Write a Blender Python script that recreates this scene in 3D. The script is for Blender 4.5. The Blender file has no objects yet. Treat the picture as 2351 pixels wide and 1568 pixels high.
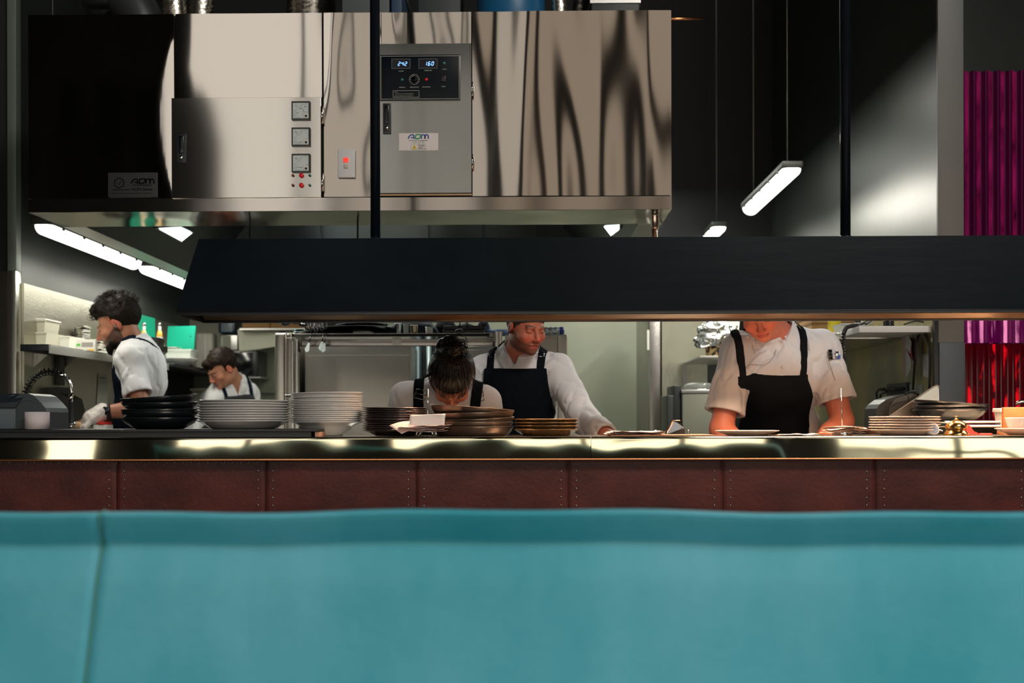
import bpy, bmesh, math, random
import numpy as np
from mathutils import Vector, Matrix, noise
random.seed(7)
PI=math.pi; R=math.radians
C=bpy.context.scene.collection
F=2612.0; CX=1175.5; HY=968.0
YAW=R(0.8); ROLL=R(-0.13)
CAMLOC=Vector((0,0,1.2))
cam=bpy.data.cameras.new('camera'); camo=bpy.data.objects.new('camera',cam); C.objects.link(camo)
camo.location=CAMLOC
MR=(Matrix.Rotation(YAW,3,'Z')@Matrix.Rotation(PI/2,3,'X')@Matrix.Rotation(ROLL,3,'Z'))
camo.rotation_euler=MR.to_euler()
cam.sensor_width=36; cam.lens=36*F/2351; cam.shift_y=(HY-784)/2351
cam.dof.use_dof=True; cam.dof.focus_distance=4.0; cam.dof.aperture_fstop=3.2
cam.clip_end=100
bpy.context.scene.camera=camo
def ray(px,py): return MR@Vector(((px-CX)/F,(HY-py)/F,-1))
def P(px,py,Y):
    d=ray(px,py); return CAMLOC+d*(Y/d.y)
def PP(px,py,pt,n):
    d=ray(px,py); n=Vector(n); return CAMLOC+d*((Vector(pt)-CAMLOC).dot(n)/d.dot(n))
def PXW(px,X):
    """depth Y at which world x=X shows in column px"""
    d=ray(px,HY); return X/d.x*d.y
def S(n,Y): return n*Y/F
# ---------------------------------------------------------------- materials
MATS={}
def mat(name,col,rough=.5,metal=0,bump=None,var=None,emit=None,estr=1,alpha=1,trans=0,sheen=0,coat=0,spec=None,ior=None,attr=None,aniso=None,sub=0):
    """bump=(scale,strength,stretch xyz) ; var=(colour2,scale,stretch xyz,lo,hi) ; all in object space"""
    if name in MATS: return MATS[name]
    m=bpy.data.materials.new(name); m.use_nodes=True; nt=m.node_tree; N=nt.nodes; L=nt.links
    b=N['Principled BSDF']; b.inputs['Roughness'].default_value=rough; b.inputs['Metallic'].default_value=metal
    b.inputs['Base Color'].default_value=(*col,1)
    if trans: b.inputs['Transmission Weight'].default_value=trans
    if ior: b.inputs['IOR'].default_value=ior
    if alpha<1: b.inputs['Alpha'].default_value=alpha
    if sheen: b.inputs['Sheen Weight'].default_value=sheen
    if coat: b.inputs['Coat Weight'].default_value=coat; b.inputs['Coat Roughness'].default_value=.08
    if spec is not None: b.inputs['Specular IOR Level'].default_value=spec
    if sub: b.inputs['Subsurface Weight'].default_value=sub; b.inputs['Subsurface Radius'].default_value=(.01,.004,.002)
    if emit: b.inputs['Emission Color'].default_value=(*emit,1); b.inputs['Emission Strength'].default_value=estr
    tc=None
    def coords(st):
        nonlocal tc
        if tc is None: tc=N.new('ShaderNodeTexCoord')
        mp=N.new('ShaderNodeMapping'); mp.inputs['Scale'].default_value=st; L.new(tc.outputs['Object'],mp.inputs[0]); return mp.outputs[0]
    if attr:
        a=N.new('ShaderNodeAttribute'); a.attribute_name=attr; L.new(a.outputs['Color'],b.inputs['Base Color'])
        src=a.outputs['Color']
    if var:
        c2,sc,st,lo,hi=var
        nz=N.new('ShaderNodeTexNoise'); nz.inputs['Scale'].default_value=sc; nz.inputs['Detail'].default_value=6; nz.inputs['Roughness'].default_value=.6
        L.new(coords(st),nz.inputs['Vector'])
        mr=N.new('ShaderNodeMapRange'); mr.inputs[1].default_value=lo; mr.inputs[2].default_value=hi; L.new(nz.outputs[0],mr.inputs[0])
        mx=N.new('ShaderNodeMix'); mx.data_type='RGBA'; mx.inputs[6].default_value=(*col,1); mx.inputs[7].default_value=(*c2,1)
        if attr: L.new(src,mx.inputs[6]); mx.blend_type='MULTIPLY'
        L.new(mr.outputs[0],mx.inputs[0]); L.new(mx.outputs[2],b.inputs['Base Color'])
    if bump:
        sc,stg,st=bump
        nz=N.new('ShaderNodeTexNoise'); nz.inputs['Scale'].default_value=sc; nz.inputs['Detail'].default_value=4
        L.new(coords(st),nz.inputs['Vector'])
        bp=N.new('ShaderNodeBump'); bp.inputs['Strength'].default_value=1; bp.inputs['Distance'].default_value=stg
        L.new(nz.outputs[0],bp.inputs['Height']); L.new(bp.outputs[0],b.inputs['Normal'])
    if aniso: b.inputs['Anisotropic'].default_value=aniso
    MATS[name]=m; return m
# ---------------------------------------------------------------- mesh builder
def wloc(o):
    v=Vector((0,0,0))
    while o is not None: v+=o.location; o=o.parent
    return v
class MB:
    def __init__(s): s.bm=bmesh.new(); s.sm=False
    def add(s,vs,fs,smooth=False,mi=0):
        v=[s.bm.verts.new(p) for p in vs]
        for f in fs:
            try:
                g=s.bm.faces.new([v[i] for i in f]); g.smooth=smooth; g.material_index=mi
            except ValueError: pass
        return v
    def box(s,a,b,bev=0,rot=None,mi=0):
        a=Vector(a); b=Vector(b); lo=Vector(map(min,a,b)); hi=Vector(map(max,a,b)); c=(lo+hi)/2
        vs=[Vector((x,y,z)) for x in (lo.x,hi.x) for y in (lo.y,hi.y) for z in (lo.z,hi.z)]
        if rot is not None: vs=[c+rot@(v-c) for v in vs]
        t=bmesh.new(); tv=[t.verts.new(v) for v in vs]
        for f in ((0,1,3,2),(4,6,7,5),(0,4,5,1),(2,3,7,6),(0,2,6,4),(1,5,7,3)): t.faces.new([tv[i] for i in f])
        if bev: bmesh.ops.bevel(t,geom=list(t.edges),offset=bev,segments=2,profile=.6,affect='EDGES')
        t.verts.index_update(); t.normal_update()
        s.add([v.co.copy() for v in t.verts],[[v.index for v in f.verts] for f in t.faces],bool(bev),mi); t.free(); return s
    def prism(s,poly,d,mi=0,smooth=False):
        """poly list of 3d points, extruded by vector d"""
        n=len(poly); poly=[Vector(p) for p in poly]; d=Vector(d)
        s.add(poly+[p+d for p in poly],[list(range(n))[::-1],list(range(n,2*n))]+[[i,(i+1)%n,(i+1)%n+n,i+n] for i in range(n)],smooth,mi); return s
    def lathe(s,prof,c=(0,0,0),n=40,axis='Z',rot=None,mi=0,closed=False,squash=1,sm=True):
        c=Vector(c); vs=[]; fs=[]; k=len(prof)
        for i in range(n):
            a=2*PI*i/n
            for r,z in prof:
                v=Vector((r*math.cos(a),r*math.sin(a)*squash,z))
                if axis=='Y': v=Vector((v.x,-v.z,v.y))
                if axis=='X': v=Vector((v.z,v.x,v.y))
                if rot is not None: v=rot@v
                vs.append(c+v)
        for i in range(n):
            j=(i+1)%n
            for q in range(k-1 if not closed else k):
                fs.append([i*k+q,j*k+q,j*k+(q+1)%k,i*k+(q+1)%k])
        t=s.add(vs,fs,sm,mi); bmesh.ops.remove_doubles(s.bm,verts=[v for v in t if v.is_valid],dist=1e-6); return s
    def tube(s,pts,r,n=8,mi=0,cap=True):
        pts=[Vector(p) for p in pts]; m=len(pts); rr=r if isinstance(r,(list,tuple)) else [r]*m
        vs=[]; fs=[]; up=None
        for i,p in enumerate(pts):
            t=(pts[min(i+1,m-1)]-pts[max(i-1,0)]).normalized()
            if up is None: up=t.orthogonal().normalized()
            up=(up-t*up.dot(t)); up=up.normalized() if up.length>1e-6 else t.orthogonal().normalized()
            w=t.cross(up)
            for k in range(n):
                a=2*PI*k/n; vs.append(p+(up*math.cos(a)+w*math.sin(a))*rr[i])
        for i in range(m-1):
            for k in range(n): fs.append([i*n+k,i*n+(k+1)%n,(i+1)*n+(k+1)%n,(i+1)*n+k])
        if cap: fs+=[list(range(n))[::-1],[(m-1)*n+k for k in range(n)]]
        s.add(vs,fs,True,mi); return s
    def cyl(s,p0,p1,r,n=24,r2=None,mi=0): return s.tube([p0,p1],[r,r if r2 is None else r2],n,mi)
    def ball(s,c,r,n=12,mi=0,rot=None):
        c=Vector(c); r=Vector(r) if hasattr(r,'__len__') else Vector((r,r,r)); t=bmesh.new()
        bmesh.ops.create_uvsphere(t,u_segments=n*2,v_segments=n,radius=1); t.verts.index_update()
        q=[]
        for v in t.verts:
            w=Vector((v.co.x*r.x,v.co.y*r.y,v.co.z*r.z))
            if rot is not None: w=rot@w
            q.append(c+w)
        s.add(q,[[v.index for v in f.verts] for f in t.faces],True,mi); t.free(); return s
    def grid(s,fn,nu,nv,mi=0,thick=None):
        vs=[Vector(fn(i/nu,j/nv)) for i in range(nu+1) for j in range(nv+1)]
        fs=[[i*(nv+1)+j,(i+1)*(nv+1)+j,(i+1)*(nv+1)+j+1,i*(nv+1)+j+1] for i in range(nu) for j in range(nv)]
        s.add(vs,fs,True,mi); return s
    def build(s,name,m,parent=None,flat_norm=True,loc=None):
        me=bpy.data.meshes.new(name)
        bmesh.ops.recalc_face_normals(s.bm,faces=list(s.bm.faces))
        if parent is not None: org=wloc(parent)
        elif loc is not None: org=Vector(loc)
        else:
            vs=[v.co for v in s.bm.verts]; lo=Vector([min(v[i] for v in vs) for i in range(3)]); hi=Vector([max(v[i] for v in vs) for i in range(3)])
            org=Vector(((lo.x+hi.x)/2,(lo.y+hi.y)/2,lo.z))
        for v in s.bm.verts: v.co-=org
        s.bm.to_mesh(me); s.bm.free()
        for q in (m if isinstance(m,(list,tuple)) else [m]): me.materials.append(q)
        o=bpy.data.objects.new(name,me); C.objects.link(o)
        if parent is not None: o.parent=parent
        else: o.location=org
        return o
def B(a,b,bev=0,rot=None): return MB().box(a,b,bev,rot)
def tag(o,label,cat,group=None,kind=None):
    o['label']=label; o['category']=cat
    if group: o['group']=group
    if kind: o['kind']=kind
    return o
def thing(name,label,cat,loc,group=None):
    o=bpy.data.objects.new(name,None); C.objects.link(o); o.empty_display_size=.05; o.location=loc
    return tag(o,label,cat,group)
def struct(o): o['kind']='structure'; return o
def copy_tree(o,parent=None):
    c=o.copy(); C.objects.link(c); c.parent=parent
    for ch in list(o.children): copy_tree(ch,c)
    return c
def text(s,size,center,parent,name,m,right=(1,0,0),up=(0,0,1),ext=.0004,align='CENTER',bold=0,shear=0,squeeze=1):
    cu=bpy.data.curves.new('t','FONT'); cu.body=s; cu.size=size; cu.align_x=align; cu.align_y='CENTER'; cu.extrude=ext; cu.resolution_u=3; cu.offset=bold; cu.shear=shear
    o=bpy.data.objects.new('t',cu); C.objects.link(o); bpy.context.view_layer.update()
    me=bpy.data.meshes.new_from_object(o.evaluated_get(bpy.context.evaluated_depsgraph_get())); bpy.data.objects.remove(o)
    r=Vector(right).normalized(); u=Vector(up).normalized(); n=r.cross(u); c=Vector(center); org=wloc(parent) if parent else Vector((0,0,0))
    for v in me.vertices: v.co=c+r*v.co.x*squeeze+u*v.co.y+n*v.co.z-org
    me.materials.clear(); me.materials.append(m)
    q=bpy.data.objects.new(name,me); C.objects.link(q); q.parent=parent; return q
def area(name,loc,size,power,col,rot=(0,0,0),sy=None,spread=None):
    l=bpy.data.lights.new(name,'AREA'); l.energy=power; l.color=col; l.size=size
    if sy: l.shape='RECTANGLE'; l.size_y=sy
    if spread: l.spread=spread
    o=bpy.data.objects.new(name,l); C.objects.link(o); o.location=loc; o.rotation_euler=rot; return o
# common materials
def steel(name,col=(.62,.60,.56),rough=.22,st=(1,1,40),b=.00015,metal=1): return mat(name,col,rough,metal,bump=(30,b,st))
STEEL=steel('brushed_steel'); STEELD=steel('dull_steel',(.42,.42,.40),.35); CHROME=mat('chrome',(.75,.75,.75),.08,1)
BLACK=mat('black_satin',(.006,.009,.012),.35,0); BLACKP=mat('black_plastic',(.012,.016,.02),.4); WHITEP=mat('white_plastic',(.72,.72,.68),.4)
DKBLUE=mat('dark_navy_cloth',(.006,.009,.016),.9,bump=(900,.0003,(1,1,1)))
RUB=mat('rubber',(.01,.01,.012),.6)
# ================================================================ room shell
G_DARK=mat('wall_paint_dark_green',(.015,.020,.017),.42,0,bump=(4,.002,(1,1,1)),var=((.024,.03,.026),1.3,(1,1,.3),.35,.7))
G_GREY=mat('column_grey',(.040,.050,.054),.55)
CONC=mat('floor_concrete',(.05,.05,.048),.5,0,var=((.08,.08,.075),3,(1,1,1),.3,.7))
CEIL=mat('ceiling_black',(.006,.007,.008),.8)
CREAM=mat('coolroom_panel_cream',(.30,.31,.235),.5,0,var=((.25,.27,.20),1.5,(1,1,1),.35,.7))
REST=mat('restaurant_wall',(.16,.12,.085),.7)
WXL=-2.44; WXR=P(2155,HY,4.95).x
struct(B((-8,-4.3,-.1),(8,9.6,0)).build('floor',CONC)); struct(B((-8,-4.3,6.6),(8,9.6,6.7)).build('ceiling',CEIL))
struct(B((-8,9.45,0),(8,9.6,6.6)).build('wall_back',G_DARK))
YL=PXW(50,WXL)
struct(B((WXL-.07,YL,0),(WXL,9.45,6.6)).build('wall_kitchen_left',G_DARK))
struct(B((WXR,4.97,0),(WXR+.11,9.45,6.6)).build('wall_kitchen_right',G_DARK))
# grey end of the right hand wall: two painted lengths
zc=P(2180,787,4.95).z
struct(B((WXR,4.95,zc),(P(2212,0,4.95).x,4.972,6.6),.002).build('trim_1',mat('trim_grey',(.085,.095,.095),.5)))
struct(B((WXR+.002,4.945,0),(P(2213,0,4.95).x,4.972,zc),.002).build('trim_2',mat('trim_slate',(.055,.068,.08),.45)))
struct(B((P(2144,0,4.95).x,4.95,0),(WXR,4.975,P(0,560,4.95).z)).build('trim_3',BLACK))
# stainless clad end post of the left hand wall
zp=P(30,625,YL).z; xl0=P(19,HY,YL-.05).x
struct(B((xl0,YL-.06,0),(WXL,YL-.001,zp),.002).build('trim_4',steel('post_steel',(.5,.5,.44),.25)))
struct(B((xl0,YL-.055,zp),(WXL,YL-.001,6.6),.002).build('trim_5',mat('post_paint',(.12,.145,.125),.35)))
struct(B((-8,YL-.03,0),(xl0-.004,YL+.1,zp)).build('wall_panel_left',steel('panel_left_steel',(.22,.21,.17),.2)))
struct(B((-8,YL-.03,zp),(xl0-.004,YL+.1,6.6)).build('wall_side_left',CEIL))
# the coolroom panel wall along the back of the kitchen
YB=PXW(436,WXL)
struct(B((WXL,YB,0),(P(1492,0,YB).x,YB+.12,2.0)).build('wall_coolroom',CREAM))
struct(B((WXL,YB+.121,2.0),(WXR,YB+.3,6.6)).build('wall_upper',CEIL))  # separate black wall, put in to darken what the hood gutter reflects
# stainless splashback on the left wall and on the right wall
struct(B((WXL,YL,.85),(WXL+.012,YB,P(50,650,YL).z)).build('wall_splash_left',steel('splash_steel',(.50,.48,.40),.34,(1,1,12),.0008)))
struct(B((WXL+.012,PXW(375,WXL),.2),(WXL+.03,YB-.002,P(430,838,YB).z)).build('wall_panel_dark',BLACKP))
SPR=mat('splash_right',(.17,.18,.13),.45,.35,bump=(6,.001,(1,1,.3)),var=((.36,.30,.13),1.9,(1,1,.6),.42,.62))
zr=P(2150,750,5.0).z
struct(B((WXR-.012,4.98,.8),(WXR,8.3,P(2150,640,5).z)).build('wall_splash_right',SPR))
# restaurant side
struct(B((-8,-4.3,0),(-7.9,9.45,6.6)).build('wall_left',REST)); struct(B((7.9,-4.3,0),(8,9.45,6.6)).build('wall_right',REST))
# window wall behind the camera: three tall shopfront bays with mullions and a clerestory above
def window_wall():
    w=MB(); Y0,Y1=-4.25,-4.05
    w.box((-8,Y0,0),(8,Y1,.35)); w.box((-8,Y0,6.3),(8,Y1,6.6)); w.box((-8,Y0,2.75),(-4.0,Y1,6.3)); w.box((-8,Y0,.35),(-5.0,Y1,2.75))
    w.box((5.6,Y0,.35),(8,Y1,6.3)); w.box((-8,Y0,2.75),(8,Y1,3.05)) 
    for a,b in ((-1.8,-1.35),(2.5,3.1)): w.box((a,Y0,.35),(b,Y1,2.75))
    struct(w.build('wall_front',mat('front_wall_paint',(.035,.035,.035),.7)))
    k=1
    for x0,x1,z0,z1,nx,zz in ((-5.0,-1.8,.35,2.75,3,[1.15]),(-1.35,2.5,.35,2.75,4,[1.15]),(3.1,5.6,.35,2.75,2,[1.15]),(-4.0,5.6,3.05,6.3,7,[])):
        m=MB()
        for i in range(nx+1):
            x=x0+(x1-x0)*i/nx; m.box((x-.04,-4.1,z0),(x+.04,-3.98,z1))
        for z in [z0,z1]+zz: m.box((x0,-4.1,z-.04),(x1,-3.98,z+.04))
        struct(m.build('window_%d'%k,mat('window_frame',(.03,.028,.025),.5))); k+=1
window_wall()
WARM=(1,.86,.70)
def winlight(n,x0,x1,z0,z1,rad,col): 
    a=(x1-x0)*(z1-z0); area(n,((x0+x1)/2,-4.2,(z0+z1)/2),x1-x0,rad*PI*a,col,(PI/2,0,0),z1-z0)
winlight('daylight_left',-5,-1.8,.35,2.75,2.2,(1,.93,.80)); winlight('daylight_middle',-1.35,2.5,.35,2.75,2.2,(1,.92,.76)); winlight('daylight_end',3.1,5.6,.35,2.75,2.2,(1,.95,.8))
winlight('hood_reflect_a',-4.0,-2.25,3.05,6.3,.88,(1,.93,.85)); winlight('hood_reflect_b',-2.2,-.5,3.05,6.3,.50,(1,.88,.76)); winlight('hood_reflect_c',-.45,5.6,3.05,6.3,.33,(1,.78,.58))  # unseen lamp bands, toned to give the hood its bright and brown reflections
# unseen dark strips added to band the reflections in the hood steel
REFL_STRIP=mat('refl_strip_dark',(.02,.022,.024),.6)
b=MB(); b.prism([(-4.3,-3.9,0),(-3.55,-3.9,0),(-3.5,-3.9,4.4),(-3.62,-3.9,4.9),(-3.85,-3.9,5.2),(-4.1,-3.9,5.28),(-4.3,-3.9,5.28)],(0,.1,0)); struct(b.build('reflection_strip_1',REFL_STRIP))
for i,(x0,x1,m_) in enumerate(((-2.3,-2.12,REFL_STRIP),(-.62,-.36,REFL_STRIP),(.12,.30,mat('refl_strip_brown',(.05,.02,.01),.6)),(.95,1.2,REFL_STRIP),(1.45,1.6,mat('refl_strip_brown',(0,0,0))),(-1.5,-1.43,REFL_STRIP),(2.4,2.8,REFL_STRIP),(3.9,4.2,REFL_STRIP))): struct(B((x0,-3.95,3.05),(x1,-3.88,6.3)).build('reflection_strip_%d'%(i+2),m_))
world=bpy.data.worlds.new('world'); bpy.context.scene.world=world; world.use_nodes=True
world.node_tree.nodes['Background'].inputs[0].default_value=(.10,.14,.16,1); world.node_tree.nodes['Background'].inputs[1].default_value=.25

# ================================================================ teal booth in front
TEAL=mat('teal_leather',(.04,.36,.45),.45,0,bump=(60,.0006,(1,1,1)),var=((.13,.48,.60),2.6,(1,1,.5),.36,.66),spec=.4)
TEAL2=mat('teal_piping',(.09,.30,.27),.4)
YS=1.6
booth=thing('booth_bench','long teal leather booth back with a rolled top edge, in front of the kitchen pass','booth',(0,YS,0))
def booth_pt(px,t):
    # t from 0 (behind the top roll) to 1 (floor)
    ztop=P(px,1173+4*math.sin(px*.004)+2.5*math.sin(px*.011+1),YS).z; x=P(px,HY,YS).x
    prof=[(.05,-.10),(.035,-.02),(.020,-.002),(.004,0),(-.010,-.0008),(-.016,-.0035),(-.012,-.013),(-.002,-.030),(.010,-.046),(.007,-.062),(.002,-.10),(0,-.2),(-.004,-.35),(0,-.6),(0,-1.0)]
    f=t*(len(prof)-1); i=min(int(f),len(prof)-2); u=f-i
    dy=prof[i][0]*(1-u)+prof[i+1][0]*u; dz=prof[i][1]*(1-u)+prof[i+1][1]*u
    z=ztop+dz
    if i>=len(prof)-2: z=z*(1-u)+.06*u
    return x,dy,z
def seg(px0,px1,name):
    m=MB()
    def fn(u,v):
        px=px0+(px1-px0)*u; x,dy,z=booth_pt(px,v)
        if px0>-500 and u<.001 or True:
            lean=-.028*max(0,min(1,(1.06-z)/.25)) # the seam drifts to the left lower down
            if abs(px-235)<14: x+=lean; dy+=.006*(1-abs(px-235)/14)
            elif px<235 and px>-300: x+=lean*(1-(235-px)/600)
            elif px>=235 and px<900: x+=lean*max(0,(1-(px-235)/700))
        w=.004*noise.noise(Vector((x*2.2,z*2.2,3)))+.0015*noise.noise(Vector((x*9,z*5,1)))
        return (x,YS+dy+w,z)
    m.grid(fn,int(abs(px1-px0)/14),65)
    return m.build(name,TEAL,booth)
seg(-1900,235,'back_panel'); seg(235,4300,'back_panel')
m=MB(); pts=[]
for i in range(41):
    t=.10+.8*i/40; x,dy,z=booth_pt(235,t); x+=-.028*max(0,min(1,(1.06-z)/.25)); pts.append((x,YS+dy+.0015,z))
m.tube(pts,.0022,8); m.build('seam',TEAL2,booth)
m=MB(); m.box((-1.9,YS+.060,.05),(3.2,YS+.12,1.055)); m.build('back_board',mat('booth_back_dark',(.02,.028,.016),.5),booth)
MB().box((-1.9,YS-.55,.30),(3.2,YS-.012,.46),.03).build('seat',TEAL,booth); MB().box((-1.9,YS-.5,0),(3.2,YS-.03,.29)).build('plinth',BLACK,booth)

# ================================================================ pass counter
YP=3.75; ZT=1.150
ctr=thing('pass_counter','long kitchen pass counter with a polished metal edge and riveted oxblood leather front','counter',(0,YP+.3,0))
LEA=mat('oxblood_leather',(.070,.013,.012),.42,0,bump=(70,.0009,(1,1,1)),var=((.135,.025,.019),5,(1,1,1.6),.38,.68),spec=.45)
FAS=mat('polished_fascia',(.74,.68,.48),.045,1)
COP=mat('copper_lip',(.9,.36,.16),.25,1)
m=MB(); m.box((-3.4,YP+.004,ZT-.03),(3.6,YP+.56,ZT)); m.build('worktop',steel('worktop_steel',(.6,.55,.48),.16,(40,1,1)),ctr)
zb=P(1000,1053,YP).z
def fascia(px0,px1):
    m=MB(); x0=P(px0,HY,YP).x; x1=P(px1,HY,YP).x
    def fn(u,v):
        x=x0+(x1-x0)*u; z=zb+(ZT-zb)*v
        d=.0010*noise.noise(Vector((x*2.2,z*5,5)))+.00025*noise.noise(Vector((x*9,z*14,9)))+.0013*v*min(1,max(0,(x-.82)/.05))
        if v>.93: d+=(v-.93)*.04
        return (x,YP+d,z)
    m.grid(fn,int((x1-x0)*70),14); m.build('metal_edge',FAS,ctr)
fascia(-1100,1356); fascia(1357.4,3300)
MB().box((-3.4,YP-.004,zb-.006),(3.6,YP+.02,zb),.001).build('copper_lip',COP,ctr)
seams=[-430,-80,267,608,955,1304,1660,2012,2368,2720]
yl=YP+.03
for a,b in zip(seams[:-1],seams[1:]):
    x0=P(a,HY,yl).x+.0012; x1=P(b,HY,yl).x-.0012; m=MB()
    def fn(u,v,x0=x0,x1=x1):
        x=x0+(x1-x0)*u; z=.12+(zb-.006-.12)*v; e=min(u*(x1-x0),(1-u)*(x1-x0)); d=.004*max(0,1-e/.006)
        return (x,yl+d+.0015*noise.noise(Vector((x*6,z*6,0))),z)
    m.grid(fn,60,30); m.build('leather_panel',LEA,ctr)
m=MB(); m.box((-3.4,yl+.006,0),(3.6,YP+.5,ZT-.031)); m.build('carcass',BLACK,ctr)
STUD=mat('stud_steel',(.45,.45,.42),.3,1)
st0=MB().ball((0,0,0),(.0031,.002,.0031),5).build('stud',STUD,ctr); first=True
def stud(px,py):
    global first
    p=P(px,py,yl-.001); o=st0 if first else st0.copy()
    if not first: C.objects.link(o)
    first=False; o.location=p
for s,dx in ((267,(-17,18)),(608,(-16,18)),(955,(-18,18)),(1304,(-16,19)),(1660,(-20,17)),(2012,(-22,18)),(2368,(-23,))):
    for d in dx:
        for k,y in enumerate((1082,1103,1122,1142,1161)): stud(s+d,y+random.uniform(-1,1))
for i in range(32): stud(2+i*19,1062)
# ================================================================ black heat canopy over the pass
YC=3.80; zc0=P(1175,713.5,YC).z; zc1=P(1175,541,YC).z; xc=P(404,HY,YC).x; xct=P(455,HY,YC+.03).x; XE=3.6
YCB=YC+.30
SAT=mat('canopy_black',(.0022,.005,.0075),.38,0,var=((.006,.010,.014),1.6,(1,1,1.5),.4,.7),bump=(9,.0006,(.4,1,3)),spec=.07)
gan=thing('heat_canopy','long black heated canopy hung over the kitchen pass on two black posts','canopy',(1,YC+.15,zc0))
m=MB(); dx=xct-xc
m.prism([(xc,YC,zc0),(xct,YC+.04,zc1),(XE,YC+.04,zc1),(XE,YC,zc0)],(0,.004,0))
m.build('front_panel',SAT,gan)
m=MB(); m.prism([(xc,YC+.004,zc0),(xct,YC+.044,zc1),(xct,YCB-.04,zc1),(xc,YCB,zc0)],(.004,0,0)); m.build('end_panel',SAT,gan)
m=MB(); m.prism([(xc+.004,YCB,zc0),(xct+.004,YCB-.04,zc1),(XE,YCB-.04,zc1),(XE,YCB,zc0)],(0,-.004,0)); m.build('rear_panel',SAT,gan)
m=MB(); m.box((xct,YC+.044,zc1-.006),(XE,YCB-.04,zc1)); m.build('top_panel',SAT,gan)
RIM=mat('canopy_rim_metal',(.35,.24,.16),.3,1,bump=(90,.0004,(1,1,1)))
m=MB(); 
for a,b in (((xc,YC,zc0-.012),(XE,YC+.012,zc0)),((xc,YCB-.012,zc0-.012),(XE,YCB,zc0)),((xc,YC+.0122,zc0-.012),(xc+.012,YCB-.0122,zc0))): m.box(a,b,.001)
m.build('bottom_rim',mat('rim_black',(.02,.02,.022),.25,.4),gan)
m=MB(); m.prism([(xc+.014,YC+.013,zc0-.004),(XE,YC+.013,zc0-.004),(XE,YC+.10,zc0+.045),(xc+.014,YC+.10,zc0+.045)],(0,0,.003))
m.prism([(xc+.014,YCB-.013,zc0-.004),(XE,YCB-.013,zc0-.004),(XE,YCB-.10,zc0+.045),(xc+.014,YCB-.10,zc0+.045)],(0,0,.003))
m.box((xc+.014,YC+.10,zc0+.045),(XE,YCB-.10,zc0+.048)); m.build('reflector',RIM,gan)
HEAT=mat('heat_tube',(.9,.5,.3),.4,emit=(1,.42,.14),estr=14)
for a,b in ((.0-.35,.35),(.55,1.25),(1.45,2.15),(2.35,3.05)):
    MB().cyl((a,YC+.15,zc0+.030),(b,YC+.15,zc0+.030),.006,12).build('heat_tube',HEAT,gan)
    area('heat_lamp',((a+b)/2,YC+.15,zc0+.018),b-a,20 if a>0 else 10,(1,.64,.40),(0,0,0),.03,R(125))
# posts
def post(px0,px1,y1,name,lab):
    a=P(px0,0,YC+.12); b=P(px1,y1,YC+.12); r=S(11.5,YC+.12)
    t=thing('canopy_post',lab,'post',(b.x,b.y,zc1)); t2=MB()
    t2.cyl((b.x,b.y,zc1+.012),(b.x,b.y,6.6),r,28); t2.build('pole',mat('post_black',(.02,.03,.045),.18,.6),t)
    MB().lathe([(0,0),(r*1.25,0),(r*1.25,.010),(r*1.05,.014),(0,.014)],(b.x,b.y,zc1),28).build('collar',mat('post_black',(0,0,0)),t)
post(866,862,540,'',"round black post in front of the extraction unit, standing on the heat canopy")
post(1941,1941,538,'',"round black post in front of the dark wall beside the hanging batten light")
# ================================================================ extraction hood unit
YH=4.6; YHB=6.9
zt=P(800,29,YH).z; zp0=P(800,453,YH).z; zb0=P(800,484,YH).z
X0=P(67,HY,YH).x; X1=P(1543,HY,YH).x
hood=thing('extraction_hood','large stainless steel extraction unit above the kitchen, with gauges and a blue digital readout','extractor hood',((X0+X1)/2,YH+1.1,zb0))
HS=mat('hood_steel',(.66,.61,.55),.05,1,bump=(28,.000008,(1,1,30)))
HSD=mat('hood_door_steel',(.46,.47,.45),.20,1,bump=(40,.00008,(40,1,1)))
HSB=mat('hood_band_steel',(.60,.55,.50),.09,1,bump=(30,.00002,(1,1,40)))
DARKG=mat('seam_dark',(.008,.008,.008),.6)
def hx(px): return P(px,HY,YH).x
def hz(py,px=800): return P(px,py,YH).z
MB().box((X0+.002,YH+.016,zb0+.002),(X1-.002,YH+.30,zt-.001)).build('housing',DARKG,hood)
MB().box((X0+.004,YH+.301,zb0+.45),(X1-.004,YHB,zt-.003)).build('rear_housing',STEELD,hood)
def warp_panel(x0,x1,z0,z1,y,amp,seed,fx=4.5,fz=1.1,bulge=0,name='panel',m=HS,sub2=.25,edge=False):
    b=MB(); nx=max(8,int((x1-x0)*90)); nz=max(6,int((z1-z0)*60))
    def fn(u,v):
        x=x0+(x1-x0)*u; z=z0+(z1-z0)*v; e=min(1,min(u,1-u)*9)*.7+.3
        d=amp*noise.noise(Vector((x*fx+seed,z*fz,seed*1.7)))+sub2*amp*noise.noise(Vector((x*fx*2.6,z*fz*2.2+seed,4)))
        d=d*e+bulge*(4*u*(1-u))
        if edge: xs_=hx(362+36*((v-.43)/.43)**2); d-=.060*max(0,x-xs_)+(.02*max(0,x-xs_+.02) if x<xs_ else .0004)
        return (x,y-d,z)
    b.grid(fn,nx,nz)
    vs=[(x0,y,z0),(x1,y,z0),(x1,y,z1),(x0,y,z1)]; b.prism(vs,(0,.012,0)) if False else None
    return b.build(name,m,hood)
g=.0022
warp_panel(X0,hx(402)-g,zp0+g,zt,YH,.004,1.3,3,.6,bulge=-.004,name='end_panel',edge=True)
warp_panel(hx(404)+g,hx(742)-g,hz(224)+g,zt,YH,.0022,7.2,3,.9,name='upper_panel')
warp_panel(hx(744)+g,hx(878)-g,zp0+g,zt,YH,.011,11.4,3.4,.8,name='middle_panel')
warp_panel(hx(878),hx(1085)-g,hz(104)+g,zt,YH,.009,19.2,3.0,1.0,name='upper_panel')
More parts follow.
